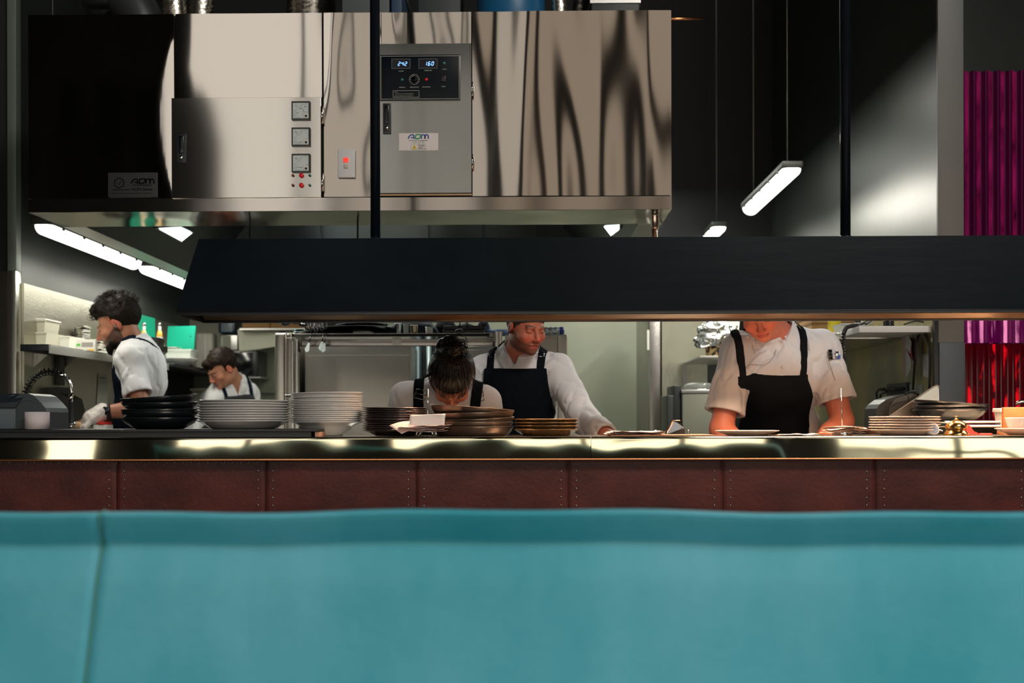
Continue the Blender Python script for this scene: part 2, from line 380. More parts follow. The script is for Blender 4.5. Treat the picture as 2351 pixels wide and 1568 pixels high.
warp_panel(hx(1085)+g,X1,zp0+g,zt,YH,.015,23.8,2.6,.45,name='end_panel')
# lower band and the gutter under it
warp_panel(X0,X1,zb0,zp0-g,YH-.004,.0012,31,2.5,1,name='lower_band',m=HSB)
GUT=mat('gutter_steel',(.30,.27,.23),.09,1)
b=MB(); D=.34
def gf(u,v):
    x=X0+(X1-X0)*u; y=YH-.003+D*v; return (x,y,zb0-.002*noise.noise(Vector((x*5,y*5,2)))-.001)
b.grid(gf,150,16); b.build('gutter',GUT,hood)
for xx,s in ((X0,1),(X1,-1)):
    b=MB(); b.box((xx,YH+D,zb0-.002),(xx+s*.10,YHB,zb0+.004)); b.box((xx,YH+.01,zb0),(xx+s*.003,YHB,zt)); b.build('side_gutter',STEELD,hood)
b=MB(); b.box((X0,YHB-.1,zb0-.002),(X1,YHB,zb0+.004)); b.build('rear_gutter',STEELD,hood)
# sloped inside
zi=zb0+.42; ins=mat('hood_inside',(.05,.06,.065),.35,.6)
a,bx_=X0+.10,X1-.10; ya,yb=YH+D,YHB-.1
def slope(p,name): MB().prism(p,(0,0,.004)).build(name,ins,hood)
slope([(a,ya,zb0),(a,yb,zb0),(a+.42,yb-.3,zi),(a+.42,ya+.2,zi)],'sloped_panel')
slope([(bx_,ya,zb0),(bx_,yb,zb0),(bx_-.42,yb-.3,zi),(bx_-.42,ya+.2,zi)],'sloped_panel')
slope([(a+.42,ya+.2,zi),(bx_-.42,ya+.2,zi),(bx_-.42,yb-.3,zi),(a+.42,yb-.3,zi)],'inner_top')
FIL=mat('filter_steel',(.07,.08,.085),.35,.8)
b=MB(); nfil=5
for i in range(nfil):
    x0=a+.42+(bx_-a-.84)*i/nfil; x1=a+.42+(bx_-a-.84)*(i+1)/nfil
    b.prism([(x0+.01,yb,zb0),(x1-.01,yb,zb0),(x1-.01,yb-.3,zi),(x0+.01,yb-.3,zi)],(0,-.01,0))
b.build('grease_filter',FIL,hood)
slope([(a,yb+.002,zb0),(bx_,yb+.002,zb0),(bx_-.42,yb-.29,zi),(a+.42,yb-.29,zi)],'back_slope')
slope([(a,ya,zb0),(bx_,ya,zb0),(bx_-.42,ya+.2,zi),(a+.42,ya+.2,zi)],'front_slope')
LENS=mat('lamp_lens',(.8,.9,.9),.3,emit=(.75,.95,1),estr=7)
def slamp(s,px):
    base=Vector((a if s>0 else bx_,0,zb0)); n=Vector((.42,0,-s*.42)) if s>0 else Vector((.42,0,.42))
    n=Vector((.42*s,0,-.42)) 
    q=[PP(x,y,base,n) for x,y in px]; q=[v+Vector((.012*s,0,-.012)) for v in q]
    b=MB(); b.prism(q,(-.006*s,0,.006)); l=b.build('hood_lamp',LENS,hood)
    c=sum(q,Vector())/4; fr=MB(); q2=[c+(v-c)*1.25+Vector((-.004*s,0,.004)) for v in q]; fr.prism(q2,(-.006*s,0,.006)); fr.build('lamp_frame',STEELD,hood)
slamp(1,[(362,522),(412,519),(436,530),(412,549)]); slamp(-1,[(1392,515),(1424,513),(1424,524),(1408,536)])
# ---- power door (gauges)
dx0,dx1,dz0,dz1=hx(398),hx(740),hz(454.5),hz(225)
yd=YH-.016
door=MB(); door.box((dx0,yd+.001,dz0),(dx1,YH-.001,dz1),.001); door.build('gauge_door',HSB,hood)
warp_panel(dx0+.001,dx1-.001,dz0+.001,dz1-.001,yd,.0008,41,2,.8,name='gauge_door_face',m=mat('gauge_door_steel',(.66,.62,.56),.08,1,bump=(28,.00001,(1,1,30))))
for y in (265,420):
    b=MB(); b.cyl((hx(743),yd-.006,hz(y+22)),(hx(743),yd-.006,hz(y-20)),.0045,12); b.box((hx(740),yd-.002,hz(y+20)),(hx(746),YH+.002,hz(y-18))); b.build('hinge',CHROME,hood)
def latch(px0,px1,y0,y1,yf,lock):
    h=MB(); x0,x1,z0,z1=hx(px0),hx(px1),hz(y1),hz(y0)
    h.box((x0,yf-.004,z0),(x1,yf,z1),.0015); o=h.build('latch',BLACKP,hood)
    MB().box((x0+.008,yf-.008,z0+(z1-z0)*.32),(x1-.008,yf-.0041,z1-.008),.003).build('latch_paddle',mat('latch_gloss',(.004,.006,.008),.2),o)
    zc_=z0+(z1-z0)*.16 if lock==1 else z0+(z1-z0)*.19
    MB().lathe([(0,-.010),(.0075,-.010),(.009,-.006),(.009,0),(0,0)],((x0+x1)/2,yf-.0041,zc_),24,'Y',rot=Matrix.Rotation(PI,3,'Z')@Matrix.Rotation(0,3,'X')).build('keyhole',CHROME,o)
    return o
latch(411,432,308,374,yd-.001,1)
# gauges
DIAL=mat('gauge_dial',(.62,.68,.66),.4); INK=mat('gauge_ink',(.02,.03,.035),.6)
def gauge(py0,py1,ang,letter,nums):
    x0,x1,z0,z1=hx(674),hx(716),hz(py1),hz(py0); yf=yd-.012
    g_=MB(); w=.0048
    for q in (((x0,yf,z0),(x0+w,yd,z1)),((x1-w,yf,z0),(x1,yd,z1)),((x0+w,yf,z0),(x1-w,yd,z0+w)),((x0+w,yf,z1-w),(x1-w,yd,z1))): g_.box(*q)
    g_=g_.build('gauge',BLACKP,hood)
    MB().box((x0+w,yf+.003,z0+w),(x1-w,yd,z1-w)).build('dial_face',DIAL,g_)
    W=x1-x0-2*w; cx_=x1-w-W*.17; cz_=z0+w+W*.17; yq=yf+.0026
    n=MB(); L=W*.72; s0=W*.26
    n.prism([(cx_+math.cos(ang)*s0-math.sin(ang)*.0009,yq,cz_+math.sin(ang)*s0+math.cos(ang)*.0009),(cx_+math.cos(ang)*s0+math.sin(ang)*.0009,yq,cz_+math.sin(ang)*s0-math.cos(ang)*.0009),(cx_+math.cos(ang)*L,yq,cz_+math.sin(ang)*L)],(0,.0004,0)); n.build('needle',INK,g_)
    MB().box((x1-w-W*.36,yf+.001,z0+w),(x1-w,yf+.003,z0+w+W*.34),.001).build('needle_cover',mat('gauge_cover',(.66,.66,.60),.4),g_)
    MB().lathe([(0,0),(W*.075,0),(W*.075,-.001),(0,-.001)],(cx_+W*.0,yf+.0004,cz_-W*.02),20,'Y').build('screw',INK,g_)
    m=MB()
    for i in range(13):
        t=PI*.5+PI*.5*i/12; r0=W*.70; r1=W*(.76 if i%3 else .80); w2=.0005
        a0=(cx_+math.cos(t)*r0,yq,cz_+math.sin(t)*r0); a1=(cx_+math.cos(t)*r1,yq,cz_+math.sin(t)*r1)
        dx_,dz_=-math.sin(t)*w2,math.cos(t)*w2
        m.prism([(a0[0]-dx_,yq,a0[2]-dz_),(a1[0]-dx_,yq,a1[2]-dz_),(a1[0]+dx_,yq,a1[2]+dz_),(a0[0]+dx_,yq,a0[2]+dz_)],(0,.0003,0))
    m.build('scale_marks',INK,g_)
    text(letter,.010,(x0+w+W*.2,yq,z1-w-W*.2),g_,'lettering',INK)
    for s,fx_,fz_ in nums: text(s,.0055,(x0+w+W*fx_,yq,z0+w+W*fz_),g_,'lettering',INK)
    m=MB(); m.box((x0+w+W*.12,yq,z0+w+W*.05),(x0+w+W*.5,yq+.0003,z0+w+W*.065)); m.box((x1-w-W*.2,yq,z0+w+W*.38),(x1-w-.002,yq+.0003,z0+w+W*.395)); m.build('small_print',INK,g_)
gauge(236,278,R(116),'V',[('100',.28,.36),('200',.48,.62),('300',.78,.74),('0',.2,.22)])
gauge(296,338,R(181),'A',[('1',.22,.4),('2',.40,.62),('3',.52,.72),('0',.2,.2),('5',.8,.74)])
gauge(356,398,R(172),'A',[('1',.22,.4),('2',.40,.62),('3',.52,.72),('0',.2,.2),('5',.8,.74)])
REDB=mat('red_button',(.5,.01,.015),.2,emit=(.6,.0,.01),estr=.15); GRNB=mat('green_lamp',(.02,.16,.12),.15)
for y in (404.5,427):
    for px,r,mm,nm in ((676,.0062,mat('red_lamp',(.22,.03,.03),.15),'indicator_lamp'),(695.5,.011,REDB,'push_button'),(714.5,.0058,GRNB,'indicator_lamp')):
        c=(hx(px),yd-.001,hz(y)); b=MB(); b.lathe([(r*1.15,0),(r*1.15,-.003),(r*.85,-.004)],c,24,'Y',rot=Matrix.Rotation(PI,3,'Z')@Matrix.Rotation(PI,3,'X') if False else None)
        o=b.build(nm,BLACKP,hood); MB().ball((c[0],c[1]-.003,c[2]),(r*.88,.004,r*.88),8).build('lens',mm,o)
# ---- double switch plate
sx0,sx1,sz0,sz1=hx(778),hx(817.5),hz(409.5),hz(344.5)
sp=MB().box((sx0,YH-.014,sz0),(sx1,YH-.002,sz1),.003).build('switch_plate',mat('switch_white',(.62,.62,.62),.35),hood)
MB().box((hx(791.5),YH-.018,hz(374.5)),(hx(802.5),YH-.0141,hz(364)),.002).build('neon_switch',mat('neon_red',(.7,.02,.01),.2,emit=(1,.05,.03),estr=.9),sp)
MB().box((hx(792.5),YH-.018,hz(388)),(hx(802),YH-.0141,hz(379)),.002).build('rocker_switch',mat('switch_cream',(.55,.48,.38),.4),sp)
# ---- control door
cx0,cx1,cz0,cz1=hx(872),hx(1084),hz(447),hz(104.5); yc=YH-.03
MB().box((cx0,yc+.014,cz0),(cx1,YH+.01,cz1),.002).build('control_door',STEELD,hood)
b=MB()
def cdf(u,v):
    k=max(0,v-.25); return (cx0+(cx1-cx0)*u,yc+.0135*(k/.75)**2+.0004*noise.noise(Vector((u*3,v*3,1))),cz0+(cz1-cz0)*v)
b.grid(cdf,20,50); b.build('control_door_face',HSD,hood)
b=MB(); b.box((cx1-.0005,yc+.0,cz0),(cx1+.0005,yc+.014,cz1)); b.build('door_edge',CHROME,hood)
b=MB(); b.box((hx(872),YH-.02,hz(452)),(hx(1085),YH-.001,hz(448.2))); b.build('door_sill',mat('sill_copper',(.5,.32,.2),.3,1),hood)
for y in (195,360):
    b=MB(); b.cyl((hx(1086.5),yc-.002,hz(y+32)),(hx(1086.5),yc-.002,hz(y)),.0035,10); b.build('hinge',CHROME,hood)
latch(883,901.5,243,313,yc,2)
pl=MB().box((hx(872),yc-.006,hz(236)),(hx(1059),yc+.013,hz(133)),.0015).build('control_panel',mat('panel_black',(.003,.006,.009),.3,spec=.15),hood)
LINE=mat('panel_print',(.55,.53,.48),.6); yl2=yc-.0064
def frame(x0,x1,z0,z1,w,yq,name,m,par,d=.0004):
    b=MB(); b.box((x0,yq,z0),(x0+w,yq+d,z1)); b.box((x1-w,yq,z0),(x1,yq+d,z1)); b.box((x0+w,yq,z0),(x1-w,yq+d,z0+w)); b.box((x0+w,yq,z1-w),(x1-w,yq+d,z1)); return b.build(name,m,par)
frame(hx(878.5),hx(1057.5),hz(234.5),hz(136),.0013,yl2,'border_line',LINE,pl)
SEGS={'0':'abcdef','1':'ef','2':'abged','4':'fgbc','6':'afgedc'}
def digit(b,ch,x,z,h,yq):
    w=h*.5; t=h*.13; k=.18
    def Q(ax,az,bx2,bz,hor):
        pts=[(ax,az),(bx2,bz)]; 
        if hor: q=[(ax+t*.3,az-t/2),(bx2-t*.3,bz-t/2),(bx2-t*.3,bz+t/2),(ax+t*.3,az+t/2)]
        else: q=[(ax-t/2,az+t*.3),(ax+t/2,az+t*.3),(bx2+t/2,bz-t*.3),(bx2-t/2,bz-t*.3)]
        b.prism([(x+p[0]+p[1]*k,yq,z+p[1]) for p in q],(0,.0004,0))
    if 'a' in SEGS[ch]: Q(0,h,w,h,1)
    if 'g' in SEGS[ch]: Q(0,h/2,w,h/2,1)
    if 'd' in SEGS[ch]: Q(0,0,w,0,1)
    if 'f' in SEGS[ch]: Q(0,h/2,0,h,0)
    if 'b' in SEGS[ch]: Q(w,h/2,w,h,0)
    if 'e' in SEGS[ch]: Q(0,0,0,h/2,0)
    if 'c' in SEGS[ch]: Q(w,0,w,h/2,0)
LED=mat('blue_digits',(.2,.4,1),.4,emit=(.16,.36,1),estr=3.2)
for x0,s,xs in ((903,'242',(918,925.7,933)),(964.5,'160',(982.5,986.5,994.2))):
    fr=frame(hx(x0),hx(x0+43.5),hz(165.5),hz(142.5),.0032,yl2-.002,'display_bezel',mat('bezel_grey',(.05,.06,.07),.5),pl,.0022)
    b=MB(); b.box((hx(x0+2),yl2-.0008,hz(163.5)),(hx(x0+41.5),yl2+.0002,hz(144.5))); b.build('display_screen',mat('screen_black',(.002,.002,.006),.2),fr)
    b=MB()
    for ch,px in zip(s,xs): digit(b,ch,hx(px),hz(158),.0145,yl2-.0013)
    if s=='160': b.box((hx(985.4),yl2-.0013,hz(158.6)),(hx(986.4),yl2-.0009,hz(157.6)))
    b.build('digits',LED,fr)
for s,px,py in (('VOLTAGE',924.5,170.5),('AMPEROMETER',986.5,169.5),('OZONE',1023,167),('POWER ON',927.5,207.5),('OZONE OUTPUT',955,207.3),('MALFUNCTION',982.5,207),('ON/OFF',1021.5,206.3)):
    text(s,.0046,(hx(px),yl2,hz(py)),pl,'lettering',LINE,bold=.00004)
frame(hx(906.5),hx(966),hz(230.5),hz(214.5),.001,yl2,'border_line',LINE,pl)
text('NOTICE',.0034,(hx(910),yl2,hz(218.5)),pl,'lettering',LINE,align='LEFT'); text('1.WARNING HIGH VOLTAGE INSIDE THIS GENERATOR',.0034,(hx(910),yl2,hz(222.5)),pl,'lettering',LINE,align='LEFT',squeeze=.92); text('2.DOOR TO BE OPENED BY QUALIFIED TECHNICIAN',.0034,(hx(910),yl2,hz(227)),pl,'lettering',LINE,align='LEFT',squeeze=.92)
kn=MB().lathe([(.0195,0),(.0195,-.0005),(.0205,-.0005),(.0205,0)],(hx(955),yl2,hz(189.5)),48,'Y',closed=True).build('dial',LINE,pl)
b=MB()
for i in range(11):
    t=R(-60+30*i); c_=(hx(955)+.0155*math.cos(t),yl2-.0003,hz(189.5)+.0155*math.sin(t)); b.box((c_[0]-.001,c_[1],c_[2]-.001),(c_[0]+.001,c_[1]+.0004,c_[2]+.001))
b.build('dial_marks',LINE,pl)
b=MB(); b.cyl((hx(955),yl2,hz(189.5)),(hx(955),yl2-.012,hz(189.5)),.0115,24,.009); b.build('knob',BLACKP,pl)
MB().lathe([(0,-.0005),(.0078,-.0005),(.0078,.001)],(hx(954.3),yl2-.0125,hz(188)),24,'Y').build('knob_cap',CHROME,pl)
for px,py,mm in ((1023,153,GRNB),(927,190,GRNB),(982.5,189.5,REDB)): MB().ball((hx(px),yl2,hz(py)),(.0062,.003,.0062),8).build('indicator_lamp',mm,pl)
MB().box((hx(1016),yl2-.003,hz(195)),(hx(1027),yl2-.0001,hz(182)),.001).build('rocker_switch',mat('rocker_dark',(.015,.012,.012),.3),pl)
# stickers
NAVY=mat('print_navy',(.02,.06,.30),.5); GRN=mat('print_green',(.0,.28,.08),.5)
def stroke(b,pts,w,yq,d=.0003):
    n=len(pts); L_=[];R_=[]
    for i,(x,z) in enumerate(pts):
        x0,z0=pts[max(i-1,0)]; x1,z1=pts[min(i+1,n-1)]; l=math.hypot(x1-x0,z1-z0) or 1; nx,nz=-(z1-z0)/l*w/2,(x1-x0)/l*w/2
        L_.append((x+nx,yq,z+nz)); R_.append((x-nx,yq,z-nz))
    vs=L_+R_; fs=[[i,i+1,n+i+1,n+i] for i in range(n-1)]; b.add(vs,fs)
def logo(cx_,cz_,H,yq,par,m1,m2):
    w=H*.27
    b=MB(); A=[(-1.95*H+t*.0,0) for t in ()]
    pts=[(-2.1*H,-.5*H)]+[(-1.25*H+.85*H*math.cos(t),-.5*H+.9*H*math.sin(t)) for t in np.linspace(PI,PI*.5,10)]+[(-1.0*H,.4*H),(-.92*H,.3*H),(-.92*H,-.5*H)]
    b2=[(cx_+x,cz_+z) for x,z in pts]; stroke(b,b2,w,yq); stroke(b,[(cx_-1.6*H,cz_-.22*H),(cx_-.92*H,cz_-.22*H)],w*.8,yq)
    for s in (0,1):
        x0=.75*H+s*.72*H; pts=[(x0,-.5*H)]+([(x0,.4*H)] if s==0 else [])+[(x0+.0*H+.38*H+.38*H*math.cos(t),.0*H+.4*H*math.sin(t)) for t in np.linspace(PI*.75,0,9)]+[(x0+.76*H,-.5*H)]
        stroke(b,[(cx_+x,cz_+z) for x,z in pts],w,yq)
    b.build('lettering',m1,par)
    b=MB(); pts=[(-.62*H,-.42*H),(-.62*H+.1*H,.1*H)]+[(-.15*H+.45*H*math.cos(t),.02*H+.42*H*math.sin(t)) for t in np.linspace(PI*.8,PI*.4,6)]+[(.55*H,.44*H),(.5*H,0)]+[(-.05*H+.5*H*math.cos(t),-.05*H+.4*H*math.sin(t)) for t in np.linspace(-.3,-PI*.5,6)]+[(-.62*H,-.45*H)]
    stroke(b,[(cx_+x,cz_+z) for x,z in pts],w,yq-.0001); b.build('lettering',m2,par)
st=MB().box((hx(919.5),yc-.0012,hz(350.5)),(hx(1009),yc-.0002,hz(311))).build('sticker',mat('sticker_white',(.68,.62,.60),.5),hood); ys=yc-.0017
logo(hx(963),hz(319),.0185,ys,st,NAVY,GRN)
text('air & odour management',.0073,(hx(963.5),ys,hz(327.8)),st,'lettering',mat('print_grey',(.15,.15,.2),.5),bold=.00005)
text('1300 903 788',.0088,(hx(963.5),ys,hz(332.6)),st,'lettering',mat('print_green_pale',(.2,.45,.28),.5))
frame(hx(947),hx(981.5),hz(348.5),hz(335.8),.0006,ys,'border_line',mat('print_grey',(0,0,0)),st)
b=MB(); b.prism([(hx(948.5),ys,hz(347.5)),(hx(960.5),ys,hz(347.5)),(hx(954.5),ys,hz(337))],(0,.0003,0)); b.build('warning_triangle',mat('warn_yellow',(.7,.5,.02),.5),st)
b=MB(); p=[(954.9,339.5),(952.9,343.3),(954.3,343.3),(953.6,346.3),(956.2,342.5),(954.8,342.5)]; b.prism([(hx(x),ys-.0002,hz(y)) for x,y in p],(0,.0002,0)); b.build('warning_bolt',INK,st)
for i,s in enumerate(('HIGH VOLTAGE','TO BE OPENED BY','QUALIFIED','ELECTRICIAN ONLY')): text(s,.0036,(hx(963),ys,hz(338.6+i*2.6)),st,'lettering',INK,align='LEFT')
# dark name plate on the end panel
npz=MB().box((hx(250),YH-.005,hz(450)),(hx(362),YH+.006,hz(394)),.001).build('name_plate',mat('name_plate',(.035,.037,.037),.4,.0,spec=.2),hood); yn=YH-.0055
EMB=mat('plate_print',(.002,.002,.002),.6,spec=.05)
logo(hx(329),hz(414),.021,yn,npz,EMB,EMB); text('air & odour management',.0078,(hx(329),yn,hz(423)),npz,'lettering',EMB,bold=.0001); text('HCFO-Series',.0155,(hx(328),yn,hz(433)),npz,'lettering',EMB,bold=.0002)
b=MB(); hp=[(hx(276)+.021*math.cos(R(60*i+30)),hz(418)+.021*math.sin(R(60*i+30))) for i in range(7)]; stroke(b,hp,.004,yn); stroke(b,[(hx(276)-.008,hz(418)),(hx(276)-.001,hz(418)-.007),(hx(276)+.009,hz(418)+.008)],.0025,yn); b.build('emblem',EMB,npz)
b=MB(); b.box((hx(256),yn,hz(442.5)),(hx(352),yn+.0004,hz(441.5))); b.box((hx(258),yn,hz(434.5)),(hx(300),yn+.0004,hz(433))); b.build('small_print',EMB,npz)
# drain pipe under the hood
pz=P(1503,537,4.72)
b=MB(); b.cyl((pz.x,4.72,zb0-.003),(pz.x,4.72,1.62),S(6.5,4.72),20); b.lathe([(S(9,4.72),0),(S(9,4.72),-.05),(S(6.6,4.72),-.055)],(pz.x,4.72,zb0-.0035),20)
b.build('drain_pipe',mat('drain_copper_steel',(.7,.55,.45),.2,1),hood)
# ---------------------------------------------------------------- ducts on top of the unit
FOILD=mat('foil_duct',(.55,.52,.45),.3,1,bump=(40,.004,(1,1,1)))
def flex(px0,px1,Y,lab,lean=0,m=FOILD,H=1.6):
    H=1.3
    c=P((px0+px1)/2,HY,Y).x; r=S((px1-px0)/2-1,Y); n=110
    b=MB(); pts=[]; rr=[]
    for i in range(n):
        z=zt+.004+H*i/n; pts.append((c+lean*(i/n)**2+.01*math.sin(i*.2)*min(1,i/40),Y,z)); rr.append(r*(1-.13*(i%2))+.004*noise.noise(Vector((i*3.1,0,0))))
    b.tube(pts,rr,26); tag(b.build('flexible_duct',m),lab,'duct')
flex(375,432,5.15,'crinkled foil flexible duct standing on the hood, first one from its dark end',.05); flex(434,500,5.5,'crinkled foil flexible duct on the hood, second one from its dark end',-.05)
flex(672,790,5.6,'wide crinkled foil flexible duct on the hood beside the grey duct box',-.35)
flex(1268,1308,5.15,'thin foil flexible duct on the hood, directly beside the blue drum',.02); flex(1316,1356,5.55,'thin foil flexible duct on the hood, the one farther from the blue drum',-.03)
def drum():
    c=P(1175,HY,5.2).x; r=S(78,5.2); t=thing('blue_drum','blue drum-shaped duct section on top of the stainless hood','duct',(c,5.2,zt))
    MB().lathe([(0,.001),(r,.001),(r,.02),(r*1.03,.025),(r*1.03,.045),(r,.05),(r,.5),(r*1.03,.505),(r*1.03,.53),(r,.535),(r,1.2),(0,1.2)],(c,5.2,zt),40).build('shell',mat('drum_blue',(.01,.10,.22),.4),t)
    MB().tube([(c+r*1.04*math.cos(a_),5.2+r*1.04*math.sin(a_),zt+.6) for a_ in np.linspace(0,2*PI,33)],.006,6).build('hoop',STEELD,t)
drum()
def dbox(px0,px1,Y,h,lab,m):
    x0,x1=P(px0,HY,Y).x,P(px1,HY,Y).x; t=thing('duct_box',lab,'duct',((x0+x1)/2,Y+.15,zt))
    MB().box((x0,Y,zt+.001),(x1,Y+.3,zt+h),.004).build('casing',m,t)
    b=MB(); b.box((x0-.006,Y-.006,zt+h*.5),(x1+.006,Y+.306,zt+h*.5+.02)); b.build('flange',STEELD,t)
GB=mat('duct_grey',(.075,.09,.095),.5)
dbox(787,896,5.0,.6,'grey square duct box on the hood behind the black post',GB); dbox(900,925,5.0,.5,'small navy duct box on the hood next to the grey one',mat('duct_navy',(.01,.04,.09),.5))
dbox(962,1060,5.3,.7,'dark tall duct box on the hood between the black post and the blue drum',mat('duct_dark',(.02,.028,.03),.5)); dbox(1360,1470,5.2,.5,'dark grey duct box on the hood nearest its brown end',mat('duct_dark',(0,0,0)))
el=thing('duct_elbow','dark curved duct elbow on the hood near its unlit end','duct',(P(320,HY,5.2).x,5.2,zt))
b=MB(); xe=P(262,HY,5.2).x; b.tube([(xe+.16*math.cos(t)-.0,5.2,zt+.012+.30*math.sin(t)) for t in np.linspace(0,PI*.5,12)]+[(xe-.12,5.2,zt+.30)],.10,24); b.build('pipe',mat('duct_pipe_dark',(.05,.055,.055),.4,.5),el)
b=MB(); b.tube([(xe+.16+.104*math.cos(t),5.2+.104*math.sin(t),zt+.02) for t in np.linspace(0,2*PI,25)],.008,6); b.build('ring',STEELD,el)
# ---------------------------------------------------------------- hanging battens
TUBE=mat('batten_diffuser',(.9,.92,.88),.4,emit=(1,.98,.88),estr=3.2)
def batten(x,Y0,Y1,z,lab,w=.10,wires=True,g='batten lights hung over the kitchen'):
    t=thing('batten_light',lab,'light',(x,(Y0+Y1)/2,z),g)
    b=MB(); n=10; prof=[(w/2*math.cos(PI+PI*i/n),.045*math.sin(PI+PI*i/n)) for i in range(n+1)]
    vs=[];fs=[]; ys=[Y0,Y0+.012,Y0+.03,Y1-.03,Y1-.012,Y1]; sc=[.55,.85,1,1,.85,.55]
    for y,s in zip(ys,sc):
        for a_,c_ in prof: vs.append((x+a_*s,y,z+c_*s))
    k=n+1
    for i in range(5): fs+=[[i*k+j,i*k+j+1,(i+1)*k+j+1,(i+1)*k+j] for j in range(n)]
    fs+=[list(range(k)),[5*k+j for j in range(k)],[0,k,2*k,3*k,4*k,5*k,5*k+n,4*k+n,3*k+n,2*k+n,k+n,n]]
    b.add(vs,fs,True); b.build('diffuser',TUBE,t)
    MB().box((x-w/2-.004,Y0-.005,z+.001),(x+w/2+.004,Y1+.005,z+.035),.008).build('housing',mat('batten_housing',(.03,.035,.03),.5),t)
    cl=MB(); 
    for i in range(5):
        y=Y0+(Y1-Y0)*(i+.5)/5
        for s in (-1,1): cl=MB(); cl.box((x+s*(w/2+.002)-.003,y-.01,z-.008),(x+s*(w/2+.002)+.003,y+.01,z+.01)); cl.build('clip',mat('clip_dark',(.02,.02,.02),.5),t)
    if wires:
        for y in (Y0+.12,Y1-.12): MB().cyl((x,y,z+.035),(x,y,6.6),.0025,6).build('wire',STEELD,t)
# ceiling lights: right pair (hung), left pair (under the hood edge)
zf=P(1820,385,5.85).z
batten(P(1820,385,5.85).x,5.85,6.98,zf,'lit batten light hanging in the dark, larger one of the pair beyond the hood')
batten(P(1652,520,7.9).x,7.9,9.0,P(1652,520,7.9).z,'lit batten light peeping over the canopy edge, smaller and lower of the pair')
xl=P(96,515,5.0).x; zl=P(96,515,5.0).z
batten(xl,5.0,6.2,zl,'long lit batten light below the dark end of the hood',.09,True); batten(xl,6.35,7.5,zl,'lit batten light running behind the black canopy end, beyond the long one',.09,True)
for n_,x_,y0,y1,z_,w_ in (('batten_glow_a',P(1820,385,5.85).x,5.85,6.98,zf,25),('batten_glow_b',P(1652,520,7.9).x,7.9,9.0,P(1652,520,7.9).z,10),('batten_glow_c',xl,5.0,6.2,zl,7),('batten_glow_d',xl,6.35,7.5,zl,7)):
    area(n_,(x_,(y0+y1)/2,z_-.055),.08,w_,(1,.97,.84),(0,0,0),y1-y0)
# unseen fill lamps added to brighten the cooking line and the back bench
area('kitchen_fill_a',(-1.0,5.9,2.0),1.2,10,(.95,1,.92),(0,0,0),.5)
area('kitchen_fill_b',(.3,7.6,2.9),1.6,30,(.98,1,.9),(0,0,0),.8)
area('kitchen_fill_c',(1.1,5.6,2.9),.5,12,(1,.97,.88),(0,0,0),1.2)
dl=area('front_fill',(2.9,-1.2,6.3),2.6,330,(1,.94,.88),(0,0,0),1.2); dl.rotation_euler=(Vector((.1,4.0,1.2))-dl.location).to_track_quat('-Z','Y').to_euler()  # unseen fill lamp added to light the chefs and pass from the front
# thin copper water pipe leaving the hood end
MB().cyl((X1,5.4,P(1545,43,5.4).z),(P(1612,43,5.4).x,5.4,P(1545,43,5.4).z),.006,10).build('water_pipe',COP,hood)
# ================================================================ things on the pass
ORD=['topmost','second from the top','third from the top','fourth from the top','fifth from the top','sixth from the top','seventh from the top','eighth from the top','ninth from the top','tenth from the top','eleventh from the top','twelfth from the top','thirteenth from the top','fourteenth from the top','fifteenth from the top']
def dish(name,prof,m,c,lab,cat,group=None,tilt=(0,0),rotz=0,foot=None,parts=True):
    """prof: outer profile then inner (r,z) ; root empty with body and, where seen, a foot ring"""
    t=thing(name,lab,cat,c,group)
    MB().lathe(prof,c,64).build('body',m,t)
    if foot:
        r,h=foot; MB().lathe([(r,.0),(r+.003,0),(r+.004,h),(r-.004,h)],c,48,closed=True).build('foot_ring',m,t)
    t.rotation_euler=(tilt[0],tilt[1],rotz); return t
def stack(name,prof,m,px0,px1,Y,z0,zs,desc,cat,group,tilts=None,jit=.0015,foot=None):
    """zs: heights of the base of each dish above z0, lowest first; desc is formatted with the ordinal"""
    cx_=P((px0+px1)/2,HY,Y).x; n=len(zs); root=None
    for i,dz in enumerate(zs):
        o=ORD[n-1-i] if i or n<3 else 'bottom one'
        lab=desc.replace('#',o) if i else desc.replace('#','bottom one')
        if root is None: root=dish(name,prof,m,(cx_,Y,z0+dz),lab,cat,group,foot=foot); c=root
        else:
            c=copy_tree(root); c['label']=lab
            c.location=(cx_+random.uniform(-jit,jit),Y+random.uniform(-jit,jit),z0+dz)
        if tilts and i<len(tilts) and tilts[i]: c.rotation_euler=(tilts[i][0],tilts[i][1],random.uniform(0,6))
        else: c.rotation_euler=(0,0,random.uniform(0,6))
def thick(outer,t):
    """closed section: outer profile from the centre to the rim, then back inside"""
    inner=[(max(r-t*.8,0),z+t) for r,z in outer[::-1][1:]]
    r,z=outer[-1]
    return outer+[(r+t*.1,z+t*.5),(r-t*.3,z+t*.8)]+inner[:-1]+[(0,outer[0][1]+t)]
